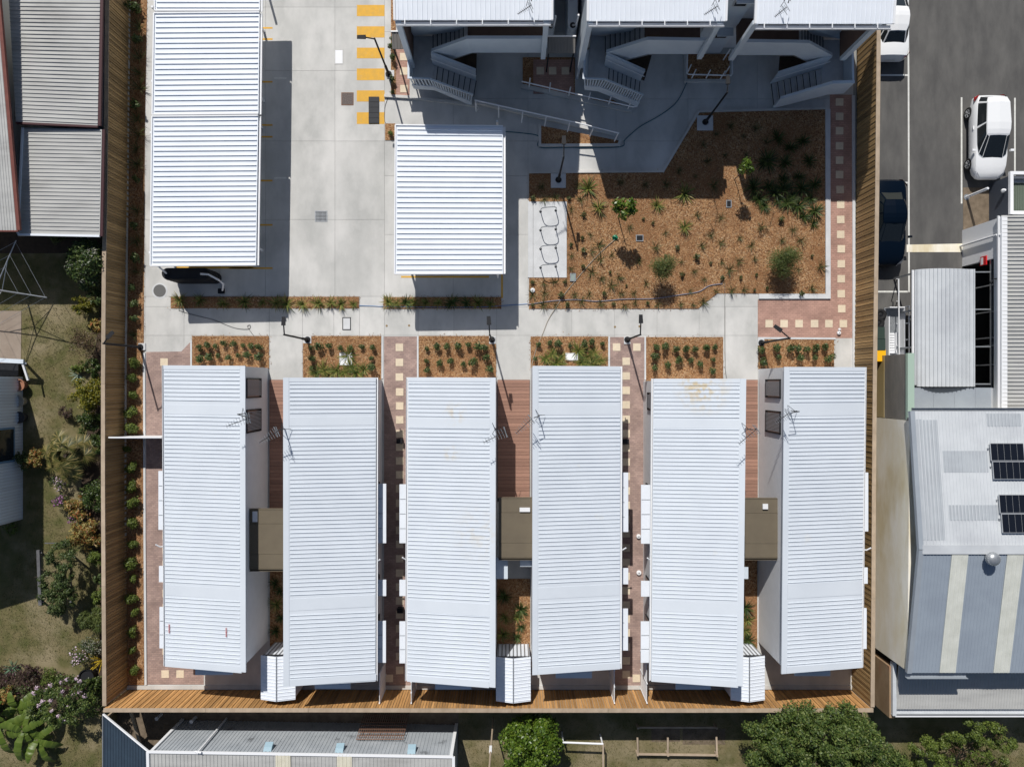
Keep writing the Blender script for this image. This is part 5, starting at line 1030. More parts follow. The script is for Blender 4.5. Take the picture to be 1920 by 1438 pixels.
b = MB(); b.tube([G(1053, 1391, .3), G(1131, 1394, .3)], .05, 8); b.build('top_bar', white_paint, GF); b = MB(); b.tube([G(1131, 1394, .3), G(1131, 1500, .3)], .05, 8); b.build('side_bar', fence_old, GF)
for (x, y) in ((1056, 1391), (1130, 1395)): b = MB(); q = G(x, y, .3); b.tube([Vector((q.x, q.y, SY)), q], .045, 8); b.build('leg', white_paint, GF)
# ------------------------------------------------------------------ tank by the carport
TK = thing('slim_tank', 'black slim water tank with a white inlet pipe below the carport corner', 'water tank', tuple(G(372, 525)))
zt2 = 1.65; ca, cb = G(313, 513, zt2), G(380, 513, zt2); rr_ = .3
for nm, z0_, z1_, f in (('body', 0, zt2 - .08, 1), ('top', zt2 - .08, zt2, .9)):
    pr = [(cb.x + rr_ * f * math.cos(t), cb.y + rr_ * f * math.sin(t)) for t in [-math.pi / 2 + math.pi * k / 9 for k in range(10)]] + [(ca.x + rr_ * f * math.cos(t), ca.y + rr_ * f * math.sin(t)) for t in [math.pi / 2 + math.pi * k / 9 for k in range(10)]]
    b = MB(); b.prism(pr, z0_, z1_); b.build(nm, black_m, TK)
b = MB()
for k in range(4): z = .3 + k * .35; b.prism([(cb.x + (rr_ + .02) * math.cos(t), cb.y + (rr_ + .02) * math.sin(t)) for t in [-math.pi / 2 + math.pi * k2 / 9 for k2 in range(10)]] + [(ca.x + (rr_ + .02) * math.cos(t), ca.y + (rr_ + .02) * math.sin(t)) for t in [math.pi / 2 + math.pi * k2 / 9 for k2 in range(10)]], z, z + .09)
b.build('band', black_m, TK)
b = MB(); b.lathe([(.17, zt2), (.17, zt2 + .05), (.13, zt2 + .06), (.001, zt2 + .06)], (ca.x, ca.y, 0), 14); b.build('lid', dark_metal, TK)
b = MB(); b.tube([Vector((cb.x - .1, cb.y - .02, zt2 + .02)), Vector((cb.x + .3, cb.y - .05, zt2 + .02)), Vector((cb.x + .75, cb.y - .3, zt2 - .1)), Vector((cb.x + .82, cb.y - .45, zt2 - .6)), G(417, 545, .08)], .05, 8); b.build('inlet_pipe', white_paint, TK)
b = MB(); q = G(416, 546); b.box(q.x - .16, q.x + .16, q.y - .14, q.y + .12, 0, .14); b.build('pipe_sump', black_m, TK)
b = MB(); b.tube([Vector((ca.x, ca.y, zt2 + .05)), Vector((ca.x - .12, ca.y + .25, zt2 + .6)), Vector((ca.x - .15, ca.y + .35, 2.45))], .045, 8); b.build('downpipe', white_paint, TK)
# ------------------------------------------------------------------ lamps
def lamp(label, bx, by, tx, ty, hx, hy, h=3.95):
    o = G(bx, by); root = thing('street_lamp', label, 'lamp', tuple(o), 'black pole lamps'); t = G(tx, ty, h); t = Vector((o.x, o.y, h)) if (t - Vector((o.x, o.y, h))).length < .35 else t
    hd = t + (G(hx, hy, h) - G(tx, ty, h)); d = (hd - t).normalized()
    b = MB(); b.lathe([(.001, .12), (.15, .12), (.17, .06), (.17, .055)], o, 14); b.lathe([(.075, .06), (.07, 1.0), (.05, 1.05), (.045, h), (.001, h + .02)], o, 10); b.build('pole', dark_metal, root)
    b = MB(); b.tube([t + Vector((0, 0, -.05)), hd + Vector((0, 0, .06))], .032, 7); b.build('arm', dark_metal, root)
    b = MB(); e = hd + d * .42; p = d.cross(Vector((0, 0, 1))) * .11
    b.hexa([hd - p * .6, e - p * .7, e + p * .7, hd + p * .6], [hd - p + Vector((0, 0, .1)), e - p * .8 + Vector((0, 0, .06)), e + p * .8 + Vector((0, 0, .06)), hd + p + Vector((0, 0, .1))]); b.build('lamp_head', dark_metal, root)
lamp('black pole lamp at the corner of the bed with the white box lid', 577, 637, 532, 624, 532, 607); lamp('black pole lamp by the wide central deck', 922.5, 637, 920, 626, 919, 608)
lamp('black pole lamp on the second brick path between the garden beds', 1176, 637, 1205, 625, 1205, 604); lamp('black pole lamp by the pink paving and the farthest east house', 1427, 643, 1484, 630, 1467, 617)
lamp('black pole lamp reaching over the timber fence from the concrete path corner', 264, 651, 194, 643, 203, 633, 3.5); lamp('black pole lamp on the footing at the slanted court corner', 1322, 230, 1367, 172, 1367, 158)
lamp('black pole lamp on the footing near the bicycle rack slab', 1047, 338, 1060, 290, 1060, 268); lamp('black pole lamp over the yellow crossing stripes', 729, 140, 706, 73, 690, 72)
# ------------------------------------------------------------------ bicycle racks
for i, y in enumerate((397, 432, 467, 502)):
    lab = ['bicycle hoop nearest the apartments on the pale slab', 'second bicycle hoop from the apartments on the pale slab', 'third bicycle hoop from the apartments on the pale slab', 'bicycle hoop nearest the houses, its shadow falling on mulch'][i]
    a, c = G(1013.5, y, .05), G(1042, y - 2, .05); t = thing('bicycle_rack', lab, 'bike rack', tuple((a + c) / 2), 'bicycle hoops'); P = []
    for k in range(13):
        u = math.pi * k / 12; m_ = (a + c) / 2; P.append(m_ - (c - a) / 2 * math.copysign(abs(math.cos(u)) ** .6, math.cos(u)) + Vector((0, 0, .42 + .42 * math.sin(u) ** .7)))
    b = MB(); b.tube([a] + P + [c], .024, 7); b.build('hoop', galv, t)
    for p in (a, c): b = MB(); b.lathe([(.07, 0), (.07, .012), (.001, .012)], p, 10); b.build('foot_plate', dark_metal, t)
# ------------------------------------------------------------------ drains, lids and other small things
def lid(name, label, cat, pts, mframe, mfill, z=.02, bars=0, group=None):
    (x0, y0, x1, y1) = pts; a, c = G(x0, y0), G(x1, y1); t = thing(name, label, cat, ((a.x + c.x) / 2, (a.y + c.y) / 2, 0), group); f = .04
    b = MB(); b.box(a.x, a.x + f, c.y, a.y, -.02, z); b.box(c.x - f, c.x, c.y, a.y, -.02, z); b.box(a.x + f, c.x - f, a.y - f, a.y, -.02, z); b.box(a.x + f, c.x - f, c.y, c.y + f, -.02, z); b.build('frame', mframe, t)
    if bars:
        b = MB(); b.box(a.x + f, c.x - f, c.y + f, a.y - f, -.02, z - .012); b.build('pit', black_m, t)
        for k in range(bars): x = lerp(a.x + f, c.x - f, (k + .5) / bars); b = MB(); b.box(x - .016, x + .016, c.y + f, a.y - f, z - .011, z - .002); b.build('bar', mfill, t)
        b = MB()
        for k in (1, 2): y = lerp(c.y, a.y, k / 3); b.box(a.x + f, c.x - f, y - .012, y + .012, z - .006, z + .001)
        b.build('cross_bar', mfill, t)
    else: b = MB(); b.box(a.x + f + .008, c.x - f - .008, c.y + f + .008, a.y - f - .008, -.02, z - .003); b.build('cover', mfill, t)
    return t
lid('drain_grate', 'square galvanised drain grate in the middle of the drive', 'drain', (590.5, 395.5, 614, 416), galv, galv, .012, 9, 'drains in the drive')
lid('drain_grate', 'rusty brown drain grate beside the yellow crossing stripes', 'drain', (640, 174, 663, 198), rust_m, mat('brown_iron', (.16, .13, .12), rough=.7), .012, 14, 'drains in the drive')
lid('access_lid', 'white rectangular access lid in the drive by the crossing stripes', 'lid', (627, 93, 644, 121), concrete, white_paint, .012, 0, 'access lids')
lid('access_lid', 'dark framed access lid in the concrete path by the planter strip', 'lid', (642, 595, 658, 619), dark_metal, concrete_new, .012, 0, 'access lids')
lid('access_lid', 'white access lid lying among strappy plants in the fourth bed', 'lid', (1060, 662, 1083, 676), concrete_new, white_paint, .12, 0, 'access lids')
lid('access_lid', 'white access lid in the second bed, partly under a spiky plant', 'lid', (637, 661, 661, 685), concrete_new, white_paint, .1, 0, 'access lids')
lid('access_lid', 'grey green irrigation lid at the corner of the bicycle slab', 'lid', (1068.5, 513, 1079.5, 528), galv, mat('grey_green_lid', (.26, .31, .29), rough=.7), .1, 0, 'access lids')
lid('small_grate', 'small grey grate in the mulch below the feathery trees', 'grate', (1192, 441, 1206, 453), galv, dark_metal, .07, 6, 'small grates in the court'); lid('small_grate', 'small grey grate in the mulch near the shadow of the apartments', 'grate', (1361, 376, 1371, 390), galv, dark_metal, .07, 5, 'small grates in the court')
MT = thing('rubber_mat', 'black rubber ramp mat lying over the last crossing stripes', 'mat', tuple(G(701, 207)))
for k in range(5):
    a, c = G(691.5, 182.5 + k * 10, 0), G(711, 192 + k * 10, 0); b = MB(); b.box(a.x, c.x, c.y, a.y, .006, .05); b.build('segment', mat('mat_rubber', (.045, .047, .052), rough=.8) if k == 0 else MATS['mat_rubber'], MT)
MH = thing('manhole', 'round grey manhole cover in the pale concrete near the tank', 'manhole', tuple(G(299.5, 545.5))); b = MB(); b.lathe([(.42, -.02), (.42, .008), (.34, .01), (.34, -.02)], G(299.5, 545.5), 28); b.build('ring', concrete_new, MH); b = MB(); b.lathe([(.33, -.02), (.33, .006), (.001, .007)], G(299.5, 545.5), 28); b.build('cover', mat('iron_cover', (.13, .13, .128), rough=.7), MH)
for (x, y, r_, lab) in ((998.5, 545, .13, 'round white pipe cap in the mulch corner by the path'), (1572, 624.5, .1, 'round white cap on the pink paving corner, lower of two'), (1573, 618, .07, 'round white cap on the pink paving corner, upper of two'), (1197, 714 + 291, .12, 'round white cap on the second path below the long window hood'), (1197.5, 1073, .13, 'white vent cap on the second path near the short window hood')):
    t = thing('riser_pipe', lab, 'pipe', tuple(G(x, y)), 'white round caps'); b = MB(); b.lathe([(r_ * .9, 0), (r_, .02), (r_, .1), (r_ * .8, .13), (.001, .14)], G(x, y), 16); b.build('cap', white_paint, t); b = MB(); b.lathe([(r_ * .3, .141), (r_ * .3, .15), (.001, .151)], G(x, y), 10); b.build('plug', galv, t)
for (x, y) in ((725, 611), (767, 610.5), (1153, 613), (1199, 612)):
    t = thing('survey_pin', 'small brass disc in the concrete path, ' + ORD[int((x > 750) + (x > 1100) + (x > 1180))] + ' from the drive', 'pin', tuple(G(x, y)), 'brass discs in the path'); b = MB(); b.lathe([(.06, 0), (.06, .008), (.001, .01)], G(x, y), 12); b.build('disc', mat('brass', (.25, .18, .09), rough=.6), t)
for (x, y, lab) in ((751, 826, 'small black box on the first brick path near the deck roofs, nearer the beds'), (752, 1141, 'small black box on the first brick path between the short and long hoods'), (1172, 827, 'small black box on the second brick path in the shade of the fourth house')):
    t = thing('ground_box', lab, 'box', tuple(G(x, y)), 'black boxes on the brick paths'); o = G(x, y); b = MB(); b.box(o.x - .15, o.x + .15, o.y - .12, o.y + .12, .01, .3); b.build('case', dark_metal, t)
    b = MB(); b.hexa([o + Vector(v) for v in ((-.17, -.14, .302), (.17, -.14, .302), (.17, .14, .302), (-.17, .14, .302))], [o + Vector(v) for v in ((-.14, -.11, .36), (.14, -.11, .36), (.14, .11, .36), (-.14, .11, .36))]); b.build('lid', black_m, t)
# hoses
def hose(label, pts, m, r=.016):
    P = [G(*p) for p in pts]; Q = []
    for k in range(len(P) - 1):
        p0, p1, p2, p3 = P[max(k - 1, 0)], P[k], P[k + 1], P[min(k + 2, len(P) - 1)]
        for j in range(6):
            t = j / 6; Q.append(.5 * ((2 * p1) + (p2 - p0) * t + (2 * p0 - 5 * p1 + 4 * p2 - p3) * t * t + (3 * p1 - p0 - 3 * p2 + p3) * t ** 3))
    Q.append(P[-1]); b = MB(); b.tube(Q, r, 5); return tag(b.build('hose', m, org=tuple(P[0])), label, 'hose', 'garden hoses')
hose('teal hose winding from the lone carport round the ramp planter', [(945, 247, .03), (980, 250, .03), (1010, 256, .03), (1011, 276, .03), (1060, 277, .03), (1160, 276, .03), (1172, 262, .03), (1200, 238, .03), (1240, 215, .03), (1270, 190, .03), (1290, 150, .03)], hose_teal, .022)
hose('grey hose snaking over the mulch towards the house side of the court', [(990, 571, .05), (1010, 568, .06), (1040, 564, .06), (1080, 562, .06), (1120, 565, .06), (1170, 561, .06), (1225, 560, .06), (1275, 553, .06), (1310, 547, .06), (1330, 536, .06), (1355, 532, .06)], hose_grey, .03)
hose('thin blue hose crossing the concrete between the planter strips', [(673, 573, .03), (700, 574, .02), (720, 575, .02), (800, 576, .04), (900, 576, .04), (945, 573, .02), (990, 570, .02)], hose_blue, .018)
hose('thin pale hose from the green sprinkler over the mulch to the fourth bed', [(1152, 450, .08), (1135, 465, .06), (1110, 490, .06), (1080, 525, .06), (1060, 550, .06), (1042, 577, .05), (1028, 600, .02), (1018, 625, .02), (1005, 655, .05), (996, 690, .05)], mat('pale_hose', (.34, .30, .24), rough=.7), .018)
hose('thin dark hose looping on the concrete below the tank planter', [(335, 582, .02), (360, 590, .02), (400, 600, .02), (440, 615, .02), (466, 617, .02), (469, 610, .02), (464, 612, .02), (470, 622, .02), (480, 635, .02)], hose_dark, .014)
hose('thin dark hose curling beside the drive planter stub', [(728, 183, .02), (722, 200, .02), (721, 225, .02), (724, 232, .03)], hose_dark, .012)
hose('long thin dark hose down the concrete towards the farthest east deck', [(1359, 530, .05), (1359, 560, .02), (1359, 640, .02), (1360, 690, .02), (1363, 712, .02)], hose_dark, .012)
SP = thing('sprinkler', 'green garden sprinkler on the mulch at the end of the pale hose', 'sprinkler', tuple(G(1153, 446))); o = G(1153, 446); b = MB(); b.lathe([(.16, .03), (.13, .09), (.05, .12), (.001, .12)], o, 14); b.build('base', green_pl, SP); b = MB(); b.beam(o + Vector((-.15, .05, .15)), o + Vector((.15, -.05, .15)), .05, .05); b.build('arm', green_pl, SP); b = MB(); b.lathe([(.03, .12), (.03, .2), (.001, .21)], o, 8); b.build('spindle', green_pl, SP)
# ------------------------------------------------------------------ aerials
def aerial(label, base, b0, b1, zb, zt):
    o = G(*base, zb); t = thing('aerial', label, 'aerial', tuple(o), 'roof aerials'); top = Vector((o.x, o.y, zt)); m_ = G((b0[0] + b1[0]) / 2, (b0[1] + b1[1]) / 2, zt); p, q = G(*b0, zt), G(*b1, zt); d = (q - p).normalized(); s = d.cross(Vector((0, 0, 1)))
    b = MB(); b.tube([o, Vector((o.x, o.y, zt - .1)), top.lerp(q, .8)], .022, 6); b.build('mast', dark_metal if True else galv, t)
    b = MB()
    for a_ in (0, 2.1, 4.2): b.tube([o + Vector((math.cos(a_) * .3, math.sin(a_) * .3, -.03)), o + Vector((0, 0, .5))], .012, 5)
    b.build('tripod', dark_metal, t)
    b = MB(); b.tube([p, q], .016, 5); b.build('boom', dark_metal, t)
    for k in range(9):
        f = k / 8; c = p.lerp(q, f * .95); w = (.10 + .16 * f) * (.55 if zt > 6 else 1); b = MB(); b.tube([c - s * w, c + s * w], .009, 4); b.build('element', galv, t)
    for u in (.15, -.15): b = MB(); b.tube([q - d * .1 + s * .25 + Vector((0, 0, u)), q - d * .02 - s * .25 + Vector((0, 0, u))], .014, 4); b.build('reflector', galv, t)
aerial('aerial on the farthest west house', (461, 775), (425, 799), (468, 783), 3.75, 4.9); aerial('aerial leaning over the deck from the second house from the west', (534, 804), (486, 830), (521, 808), 3.8, 4.9)
aerial('aerial over the wide central deck on its carport side', (929, 803), (907, 829), (950, 809), 3.8, 4.9); aerial('aerial over the wide central deck on its courtyard side', (1010, 778), (968, 812), (998, 784), 3.8, 4.9)
aerial('aerial on the roof edge of the rust stained house', (1397, 803), (1386, 832), (1420, 803), 3.8, 4.9); aerial('aerial on the farthest east house', (1483, 770), (1455, 792), (1480, 774), 3.8, 4.9)
aerial('aerial on the apartment roof nearest the drive', (993, 0), (971, 27), (997, 10), 6.9, 8); aerial('aerial on the middle apartment roof', (1341, 0), (1321, 28), (1346, 12), 6.9, 8); aerial('aerial on the apartment roof nearest the car park', (1470, 2), (1453, 32), (1475, 14), 6.9, 8)
# ------------------------------------------------------------------ plants
RN = np.random.default_rng(5)
def unit(n, up=0.0):
    v = RN.normal(size=(n, 3)); v[:, 2] += up; return v / np.linalg.norm(v, axis=1)[:, None]
def quads(cn, d, s, l, w):
    """diamond leaves: centre, length direction, width direction"""
    V = np.stack([cn - d * l / 2, cn + s * w / 2, cn + d * l / 2, cn - s * w / 2], 1).reshape(-1, 3); return V, np.arange(len(V)).reshape(-1, 4)
def cloud(lobes, n, l, w, up=.55, shell=.6, flat=1.0):
    L = np.array(lobes, float); wgt = L[:, 3] ** 2; k = RN.choice(len(L), n, p=wgt / wgt.sum()); r = L[k, 3] * (shell + (1 - shell) * RN.random(n) ** .5)
    r *= 1 + .12 * RN.normal(size=n)
    u = unit(n, up); cn = L[k, :3] + u * r[:, None] * np.array([1, 1, flat]); cn[:, 2] = np.maximum(cn[:, 2], .02)
    nm = u + .9 * unit(n, .5); nm /= np.linalg.norm(nm, axis=1)[:, None]; t = unit(n); d = np.cross(nm, t); d /= np.linalg.norm(d, axis=1)[:, None]; s = np.cross(nm, d)
    sz = (.65 + .7 * RN.random(n))[:, None]; return quads(cn, d, s, l * sz, w * sz)
def clumps(lobes, per, rc, n, l, w, up=.6, drop=.12):
    """a crown of small leaf clumps set over larger lobes, with gaps between them"""
    out = []
    for (x, y, z, r) in lobes:
        m_ = max(3, int(per * r * r))
        for u in unit(m_, .75):
            if R.random() < drop: continue
            out.append((x + u[0] * r * R.uniform(.75, 1.08), y + u[1] * r * R.uniform(.75, 1.08), max(.15, z + u[2] * r * R.uniform(.7, 1.05)), rc * R.uniform(.65, 1.3)))
    return cloud(out, n, l, w, up, .35)
def blades(n, Lm, w, arch=.7, el=(.3, 1.35), seg=3, base=.05, c=(0, 0, 0)):
    V = []; F = []
    for k in range(n):
        a = R.uniform(0, 2 * math.pi); e = R.uniform(*el); ln = Lm * R.uniform(.65, 1.1); p = np.array([math.cos(a) * base * R.random(), math.sin(a) * base * R.random(), .0]) + c; side = np.array([-math.sin(a), math.cos(a), 0]); i = len(V)
        for j in range(seg + 1):
            t = j / seg; ww = w * (1 - t) ** .6 * (.6 + .8 * t if t < .5 else 1) if t < 1 else .002
            V += [p - side * ww / 2, p + side * ww / 2]
            ee = e - arch * (t + .2); p = p + np.array([math.cos(a) * math.cos(ee), math.sin(a) * math.cos(ee), math.sin(ee)]) * ln / seg
            p[2] = max(p[2], .03)
        for j in range(seg): F.append([i + 2 * j, i + 2 * j + 1, i + 2 * j + 3, i + 2 * j + 2])
    return np.array(V), np.array(F)
def join(*vf):
    V, F, o = [], [], 0
    for v, f in vf: V.append(v); F.append(f + o); o += len(v)
    return np.concatenate(V), np.concatenate(F)
def pmesh(name, vf, m): return mesh_np(name, vf[0], vf[1], m)
L_dstrap = leafmat('dark_strap_leaf', [(.020, .040, .010), (.045, .078, .018), (.09, .12, .03)])
L_tree = leafmat('tree_leaf', [(.026, .050, .012), (.058, .098, .020), (.105, .150, .034), (.17, .20, .055)])
shrubs = [pmesh('shrub', cloud([(0, 0, .2, .17), (R.uniform(-.08, .08), R.uniform(-.08, .08), .34, .13)], 150, .11, .045, .5, .3), L_shrub) for _ in range(5)]
hedges = [pmesh('round_shrub', join(cloud([(R.uniform(-.15, .15), R.uniform(-.15, .15), R.uniform(.25, .6), R.uniform(.2, .28)) for _ in range(5)], 700, .13, .05, .5, .4)), L_hedge) for _ in range(4)]
tufts = [pmesh('grass_tuft', blades(34, .42, .022, .7, (.6, 1.5)), L_tuft) for _ in range(5)]
leafy = [pmesh('seedling', cloud([(0, 0, .12, .12)], 60, .10, .04, .5, .2), L_tuft) for _ in range(3)]
spiky = [pmesh('spiky_plant', blades(46, .62, .055, .75, (.35, 1.45)), L_strap) for _ in range(4)]
darkspiky = [pmesh('strappy_plant', blades(60, .58, .045, .8, (.3, 1.4)), L_dstrap) for _ in range(3)]
def plant(name, mesh, px, py, zc, label, cat, group, s=1.0, zb=.03):
    o = bpy.data.objects.new(name, mesh); C.objects.link(o); p = G(px, py, zc); o.location = (p.x, p.y, zb); o.rotation_euler = (R.uniform(-.2, .2), R.uniform(-.2, .2), R.uniform(0, 6.28)); q = s * R.uniform(.68, 1.2); o.scale = (q, q, q * R.uniform(.9, 1.1))
    return tag(o, label, cat, group)
def row(name, meshes, pts, zc, lab, cat, group, s=1.0):
    """pts: list of (row phrase, [(x, y), ...]); lab takes {o} and {r}"""
    for r, q in pts:
        for i, (x, y) in enumerate(q): plant(name, R.choice(meshes), x, y, zc, lab.format(o=ORD[i], r=r), cat, group, s)
BN = ['the mauve paving bed', 'the half covered lid bed', 'the wide deck lamp bed', 'the strappy bed', 'the rust stained house bed', 'the pink paving bed']
BS = [[[(386, 646), (403, 647), (421, 646), (438, 645), (453, 648), (469, 648), (487, 651)], [(372, 653), (372, 672), (390, 670), (408, 668), (429, 671), (446, 667), (464, 667), (488, 668)]],
      [[(583, 652), (598, 651), (617, 649), (639, 652), (657, 652), (678, 651), (697, 652)], [(587, 672), (583, 690), (697, 672), (696, 688)]],
      [[(800, 655), (819, 649), (838, 649), (858, 650), (879, 648), (896, 651), (911, 652)], [(801, 677), (801, 694), (824, 683), (846, 678), (868, 683), (890, 678), (912, 672), (916, 693)]],
      [[(1008, 645), (1029, 643), (1046, 645), (1070, 646), (1096, 647), (1108, 642), (1131, 645)], [(1005, 672)]],
      [[(1230, 650), (1250, 650), (1267, 652), (1286, 653), (1303, 652), (1324, 652), (1340, 652)], [(1230, 670), (1229, 690), (1252, 682), (1273, 676), (1295, 678), (1313, 680), (1339, 674), (1339, 694)]],
      [[(1427, 657), (1458, 651), (1480, 655), (1497, 652), (1512, 655), (1530, 655), (1548, 653)], [(1430, 678), (1460, 670), (1500, 668), (1529, 668), (1552, 674)]]]
for b_, (A_, B_) in enumerate(BS):
    row('shrub', shrubs, [('path row', A_), ('house row', B_)], .3, '{o} small green shrub from the west in ' + BN[b_] + ', {r}', 'shrub', 'small shrubs in the house garden beds', 1.15)
row('spiky_plant', spiky, [('the second bed', [(592, 698), (604, 693), (617, 700), (630, 695), (643, 698), (655, 688), (667, 699), (680, 693), (652, 666)]), ('the fourth bed', [(1024, 672), (1036, 664), (1052, 672), (1044, 681), (1085, 658), (1090, 680), (1104, 670), (1115, 662), (1125, 676), (1110, 682)])], .3, 'yellow green strappy clump in {r}, {o} from the west', 'strappy plant', 'strappy clumps in the house beds', 1.1)
row('spiky_plant', spiky, [('', [(333, 562), (372, 562), (415, 568), (455, 565), (490, 567), (515, 567), (535, 568), (566, 570), (595, 568), (618, 568), (637, 570), (660, 570)])], .3, 'strappy plant in the planter strip ending the drive, {o} from the tank', 'strappy plant', 'strappy plants in the drive planters', .9)
row('spiky_plant', spiky + darkspiky, [('', [(727, 567), (742, 568), (760, 567), (776, 567), (798, 567), (822, 567), (846, 567), (875, 567), (895, 568), (920, 570)])], .3, 'strappy plant in the planter strip below the lone carport, {o} from the drive', 'strappy plant', 'strappy plants in the drive planters', .9)
row('grass_tuft', tufts + shrubs, [('', [(256, 15), (258, 48), (259, 74), (258, 106), (258, 135), (258, 162), (254, 195), (254, 222), (256, 250), (253, 275), (253, 306), (257, 337), (253, 394), (252, 423), (252, 450), (252, 484), (252, 508), (247, 538), (253, 568), (251, 596), (247, 628)])], .3, 'small tufted plant in the mulch strip beside the carports, {o} from the top', 'plant', 'young plants of the mulch strip', 1.5)
row('round_shrub', hedges, [('', [(250, 683), (243, 707), (245, 741), (245, 774), (243, 806), (243, 878), (243, 911), (246, 946), (244, 983), (244, 1020), (245, 1054), (244, 1088), (245, 1122), (247, 1152), (246, 1188), (245, 1221), (250, 1258)])], .55, 'bright round shrub in the mulch strip beside the west house, {o} from the lamp', 'shrub', 'round shrubs of the mulch strip', .85)
plant('round_shrub', hedges[0], 236, 845, .4, 'stunted bright shrub in the shade of the white panel fence', 'shrub', 'round shrubs of the mulch strip', .5)
LM = [('the bicycle slab', 1030, 450), ('the small leafy tree', 1160, 406), ('the smaller feathery tree', 1234, 508), ('the bushy feathery tree', 1456, 496), ('the green sprinkler', 1153, 446), ('the slanted path corner', 1330, 565), ('the white wall corner', 1547, 551), ('the footing by the bicycle slab', 1047, 339), ('the round tree in the shadow', 1376, 335), ('the mulch corner with the white cap', 996, 575)]
CT = [(1000, 370), (1021, 372), (1041, 370), (1067, 371), (1072, 392), (1091, 374), (1207, 410), (1309, 402), (1354, 407), (1226, 417), (1181, 425), (1249, 435), (1093, 445), (1109, 440), (1123, 459), (1071, 457), (1072, 478), (1072, 503), (1094, 470), (1126, 487), (1148, 478), (1094, 500), (1110, 510), (1127, 523), (1145, 510), (1161, 520), (1147, 535), (1175, 535), (1212, 531), (1231, 462), (1271, 463), (1279, 490), (1317, 460), (1308, 480), (1353, 455), (1388, 445), (1334, 492), (1355, 490), (1302, 508), (1279, 515), (1322, 523), (1388, 490), (1390, 520), (1411, 460), (1416, 485), (1420, 515), (1430, 425), (1295, 545), (1355, 520), (1374, 543), (1396, 542), (1416, 543), (1278, 569), (1300, 570),
      (999, 530), (1019, 530), (1040, 528), (1060, 527), (999, 553), (1021, 550), (1052, 553), (1077, 553), (1105, 553), (1133, 550), (1166, 550), (1190, 550), (998, 572), (1020, 572), (1042, 572), (1065, 570), (1090, 567), (1128, 569), (1150, 570), (1172, 572), (1192, 568), (1214, 568), (1235, 570), (1320, 565), (1465, 412), (1504, 450), (1467, 450), (1525, 480), (1500, 505), (1524, 540), (1505, 550), (1540, 500), (1490, 430), (1095, 400), (1110, 470), (1335, 440), (1440, 540), (1130, 400), (1200, 490), (1250, 480), (1370, 505), (1345, 545)]
DK = [(1320, 270), (1345, 250), (1370, 235), (1395, 255), (1420, 240), (1440, 265), (1330, 300), (1360, 290), (1400, 290), (1430, 300), (1305, 330), (1340, 345), (1250, 345), (1275, 320), (1210, 345), (1165, 340), (1015, 350), (1085, 345)]
def near(pts, name, meshes, look, cat, group, s, zc=.25):
    cl = {}
    for (x, y) in pts:
        k = min(range(len(LM)), key=lambda i: math.hypot(x - LM[i][1], y - LM[i][2])); dx, dy = x - LM[k][1], y - LM[k][2]
        sd = ('towards the car park' if dx > 0 else 'towards the drive') if abs(dx) > abs(dy) else ('towards the houses' if dy > 0 else 'towards the apartments'); cl.setdefault((k, sd), []).append((math.hypot(dx, dy), x, y))
    for (k, sd), q in cl.items():
        for i, (_, x, y) in enumerate(sorted(q)): plant(name, R.choice(meshes), x, y, zc, look + ', ' + ORD[i] + ' from ' + LM[k][0] + ', going ' + sd, cat, group, s * R.uniform(.8, 1.2))
near([p for i, p in enumerate(CT) if i % 3], 'grass_tuft', tufts, 'grassy tuft', 'tuft', 'tufts in the mulched court', 1.0); near(CT[::3], 'seedling', leafy, 'leafy seedling', 'seedling', 'seedlings in the mulched court', 1.1)
near(DK, 'grass_tuft', tufts, 'shaded tuft', 'tuft', 'tufts in the apartments shadow', 1.1)
near([(1233, 383), (1284, 362), (1285, 425), (1123, 388), (1104, 352)], 'spiky_plant', spiky, 'large spiky plant', 'spiky plant', 'large spiky plants of the court', 1.25)
near([(1455, 360), (1470, 352), (1488, 366), (1505, 352), (1522, 372), (1530, 395), (1527, 418), (1480, 380), (1500, 385), (1462, 376), (1443, 348), (1425, 372), (1510, 405), (1436, 385), (1415, 350), (1470, 335), (1500, 330), (1530, 345), (1460, 258), (1485, 275), (1508, 262), (1440, 300), (1475, 305), (1520, 300)], 'strappy_plant', darkspiky, 'dark strappy clump', 'strappy plant', 'dark strappy clumps by the white wall', 1.1)
row('strappy_plant', darkspiky + spiky, [('between the first two houses', [(513, 1095), (522, 1110), (516, 1135), (524, 1160), (515, 1185)]), ('below the wide deck', [(975, 1145), (970, 1160), (977, 1178), (970, 1198), (945, 1120), (947, 1160), (942, 1192)]), ('between the car park houses', [(1400, 1142), (1404, 1165), (1400, 1185), (1405, 1203), (1370, 1120)])], .3, 'strappy plant in the bed {r}, {o} from the top', 'strappy plant', 'strappy plants between the houses', 1.0)
# trees and large shrubs, each with its own trunk and crown
def tree(name, label, cat, base, zc, vf, m, trunk=.06, zb=0.0, limbs=5, group=None, spread=.5, extra=()):
    o = G(*base, zb) if zb else G(*base); root = thing(name, label, cat, tuple(o), group)
    b = MB(); top = Vector((o.x + R.uniform(-.05, .05), o.y + R.uniform(-.05, .05), zb + zc * .75)); mid = (o + top) / 2 + Vector((R.uniform(-.05, .05), R.uniform(-.05, .05), 0))
    b.tube([o, mid, top], [trunk, trunk * .8, trunk * .5], 7)
    for k in range(limbs):
        a = 2 * math.pi * k / limbs + R.uniform(-.3, .3); p = o.lerp(top, R.uniform(.5, .95)); q = p + Vector((math.cos(a) * spread, math.sin(a) * spread, R.uniform(.15, .5) * zc * .5)); b.tube([p, q], [trunk * .45, trunk * .15], 5)
    b.build('trunk', bark, root)
    V, F = vf; me = mesh_np('crown', V, F, m); link('crown', me, root)
    for nm, (v2, f2), m2 in extra: link(nm, mesh_np(nm, v2, f2, m2), root, kind='stuff')
    return root
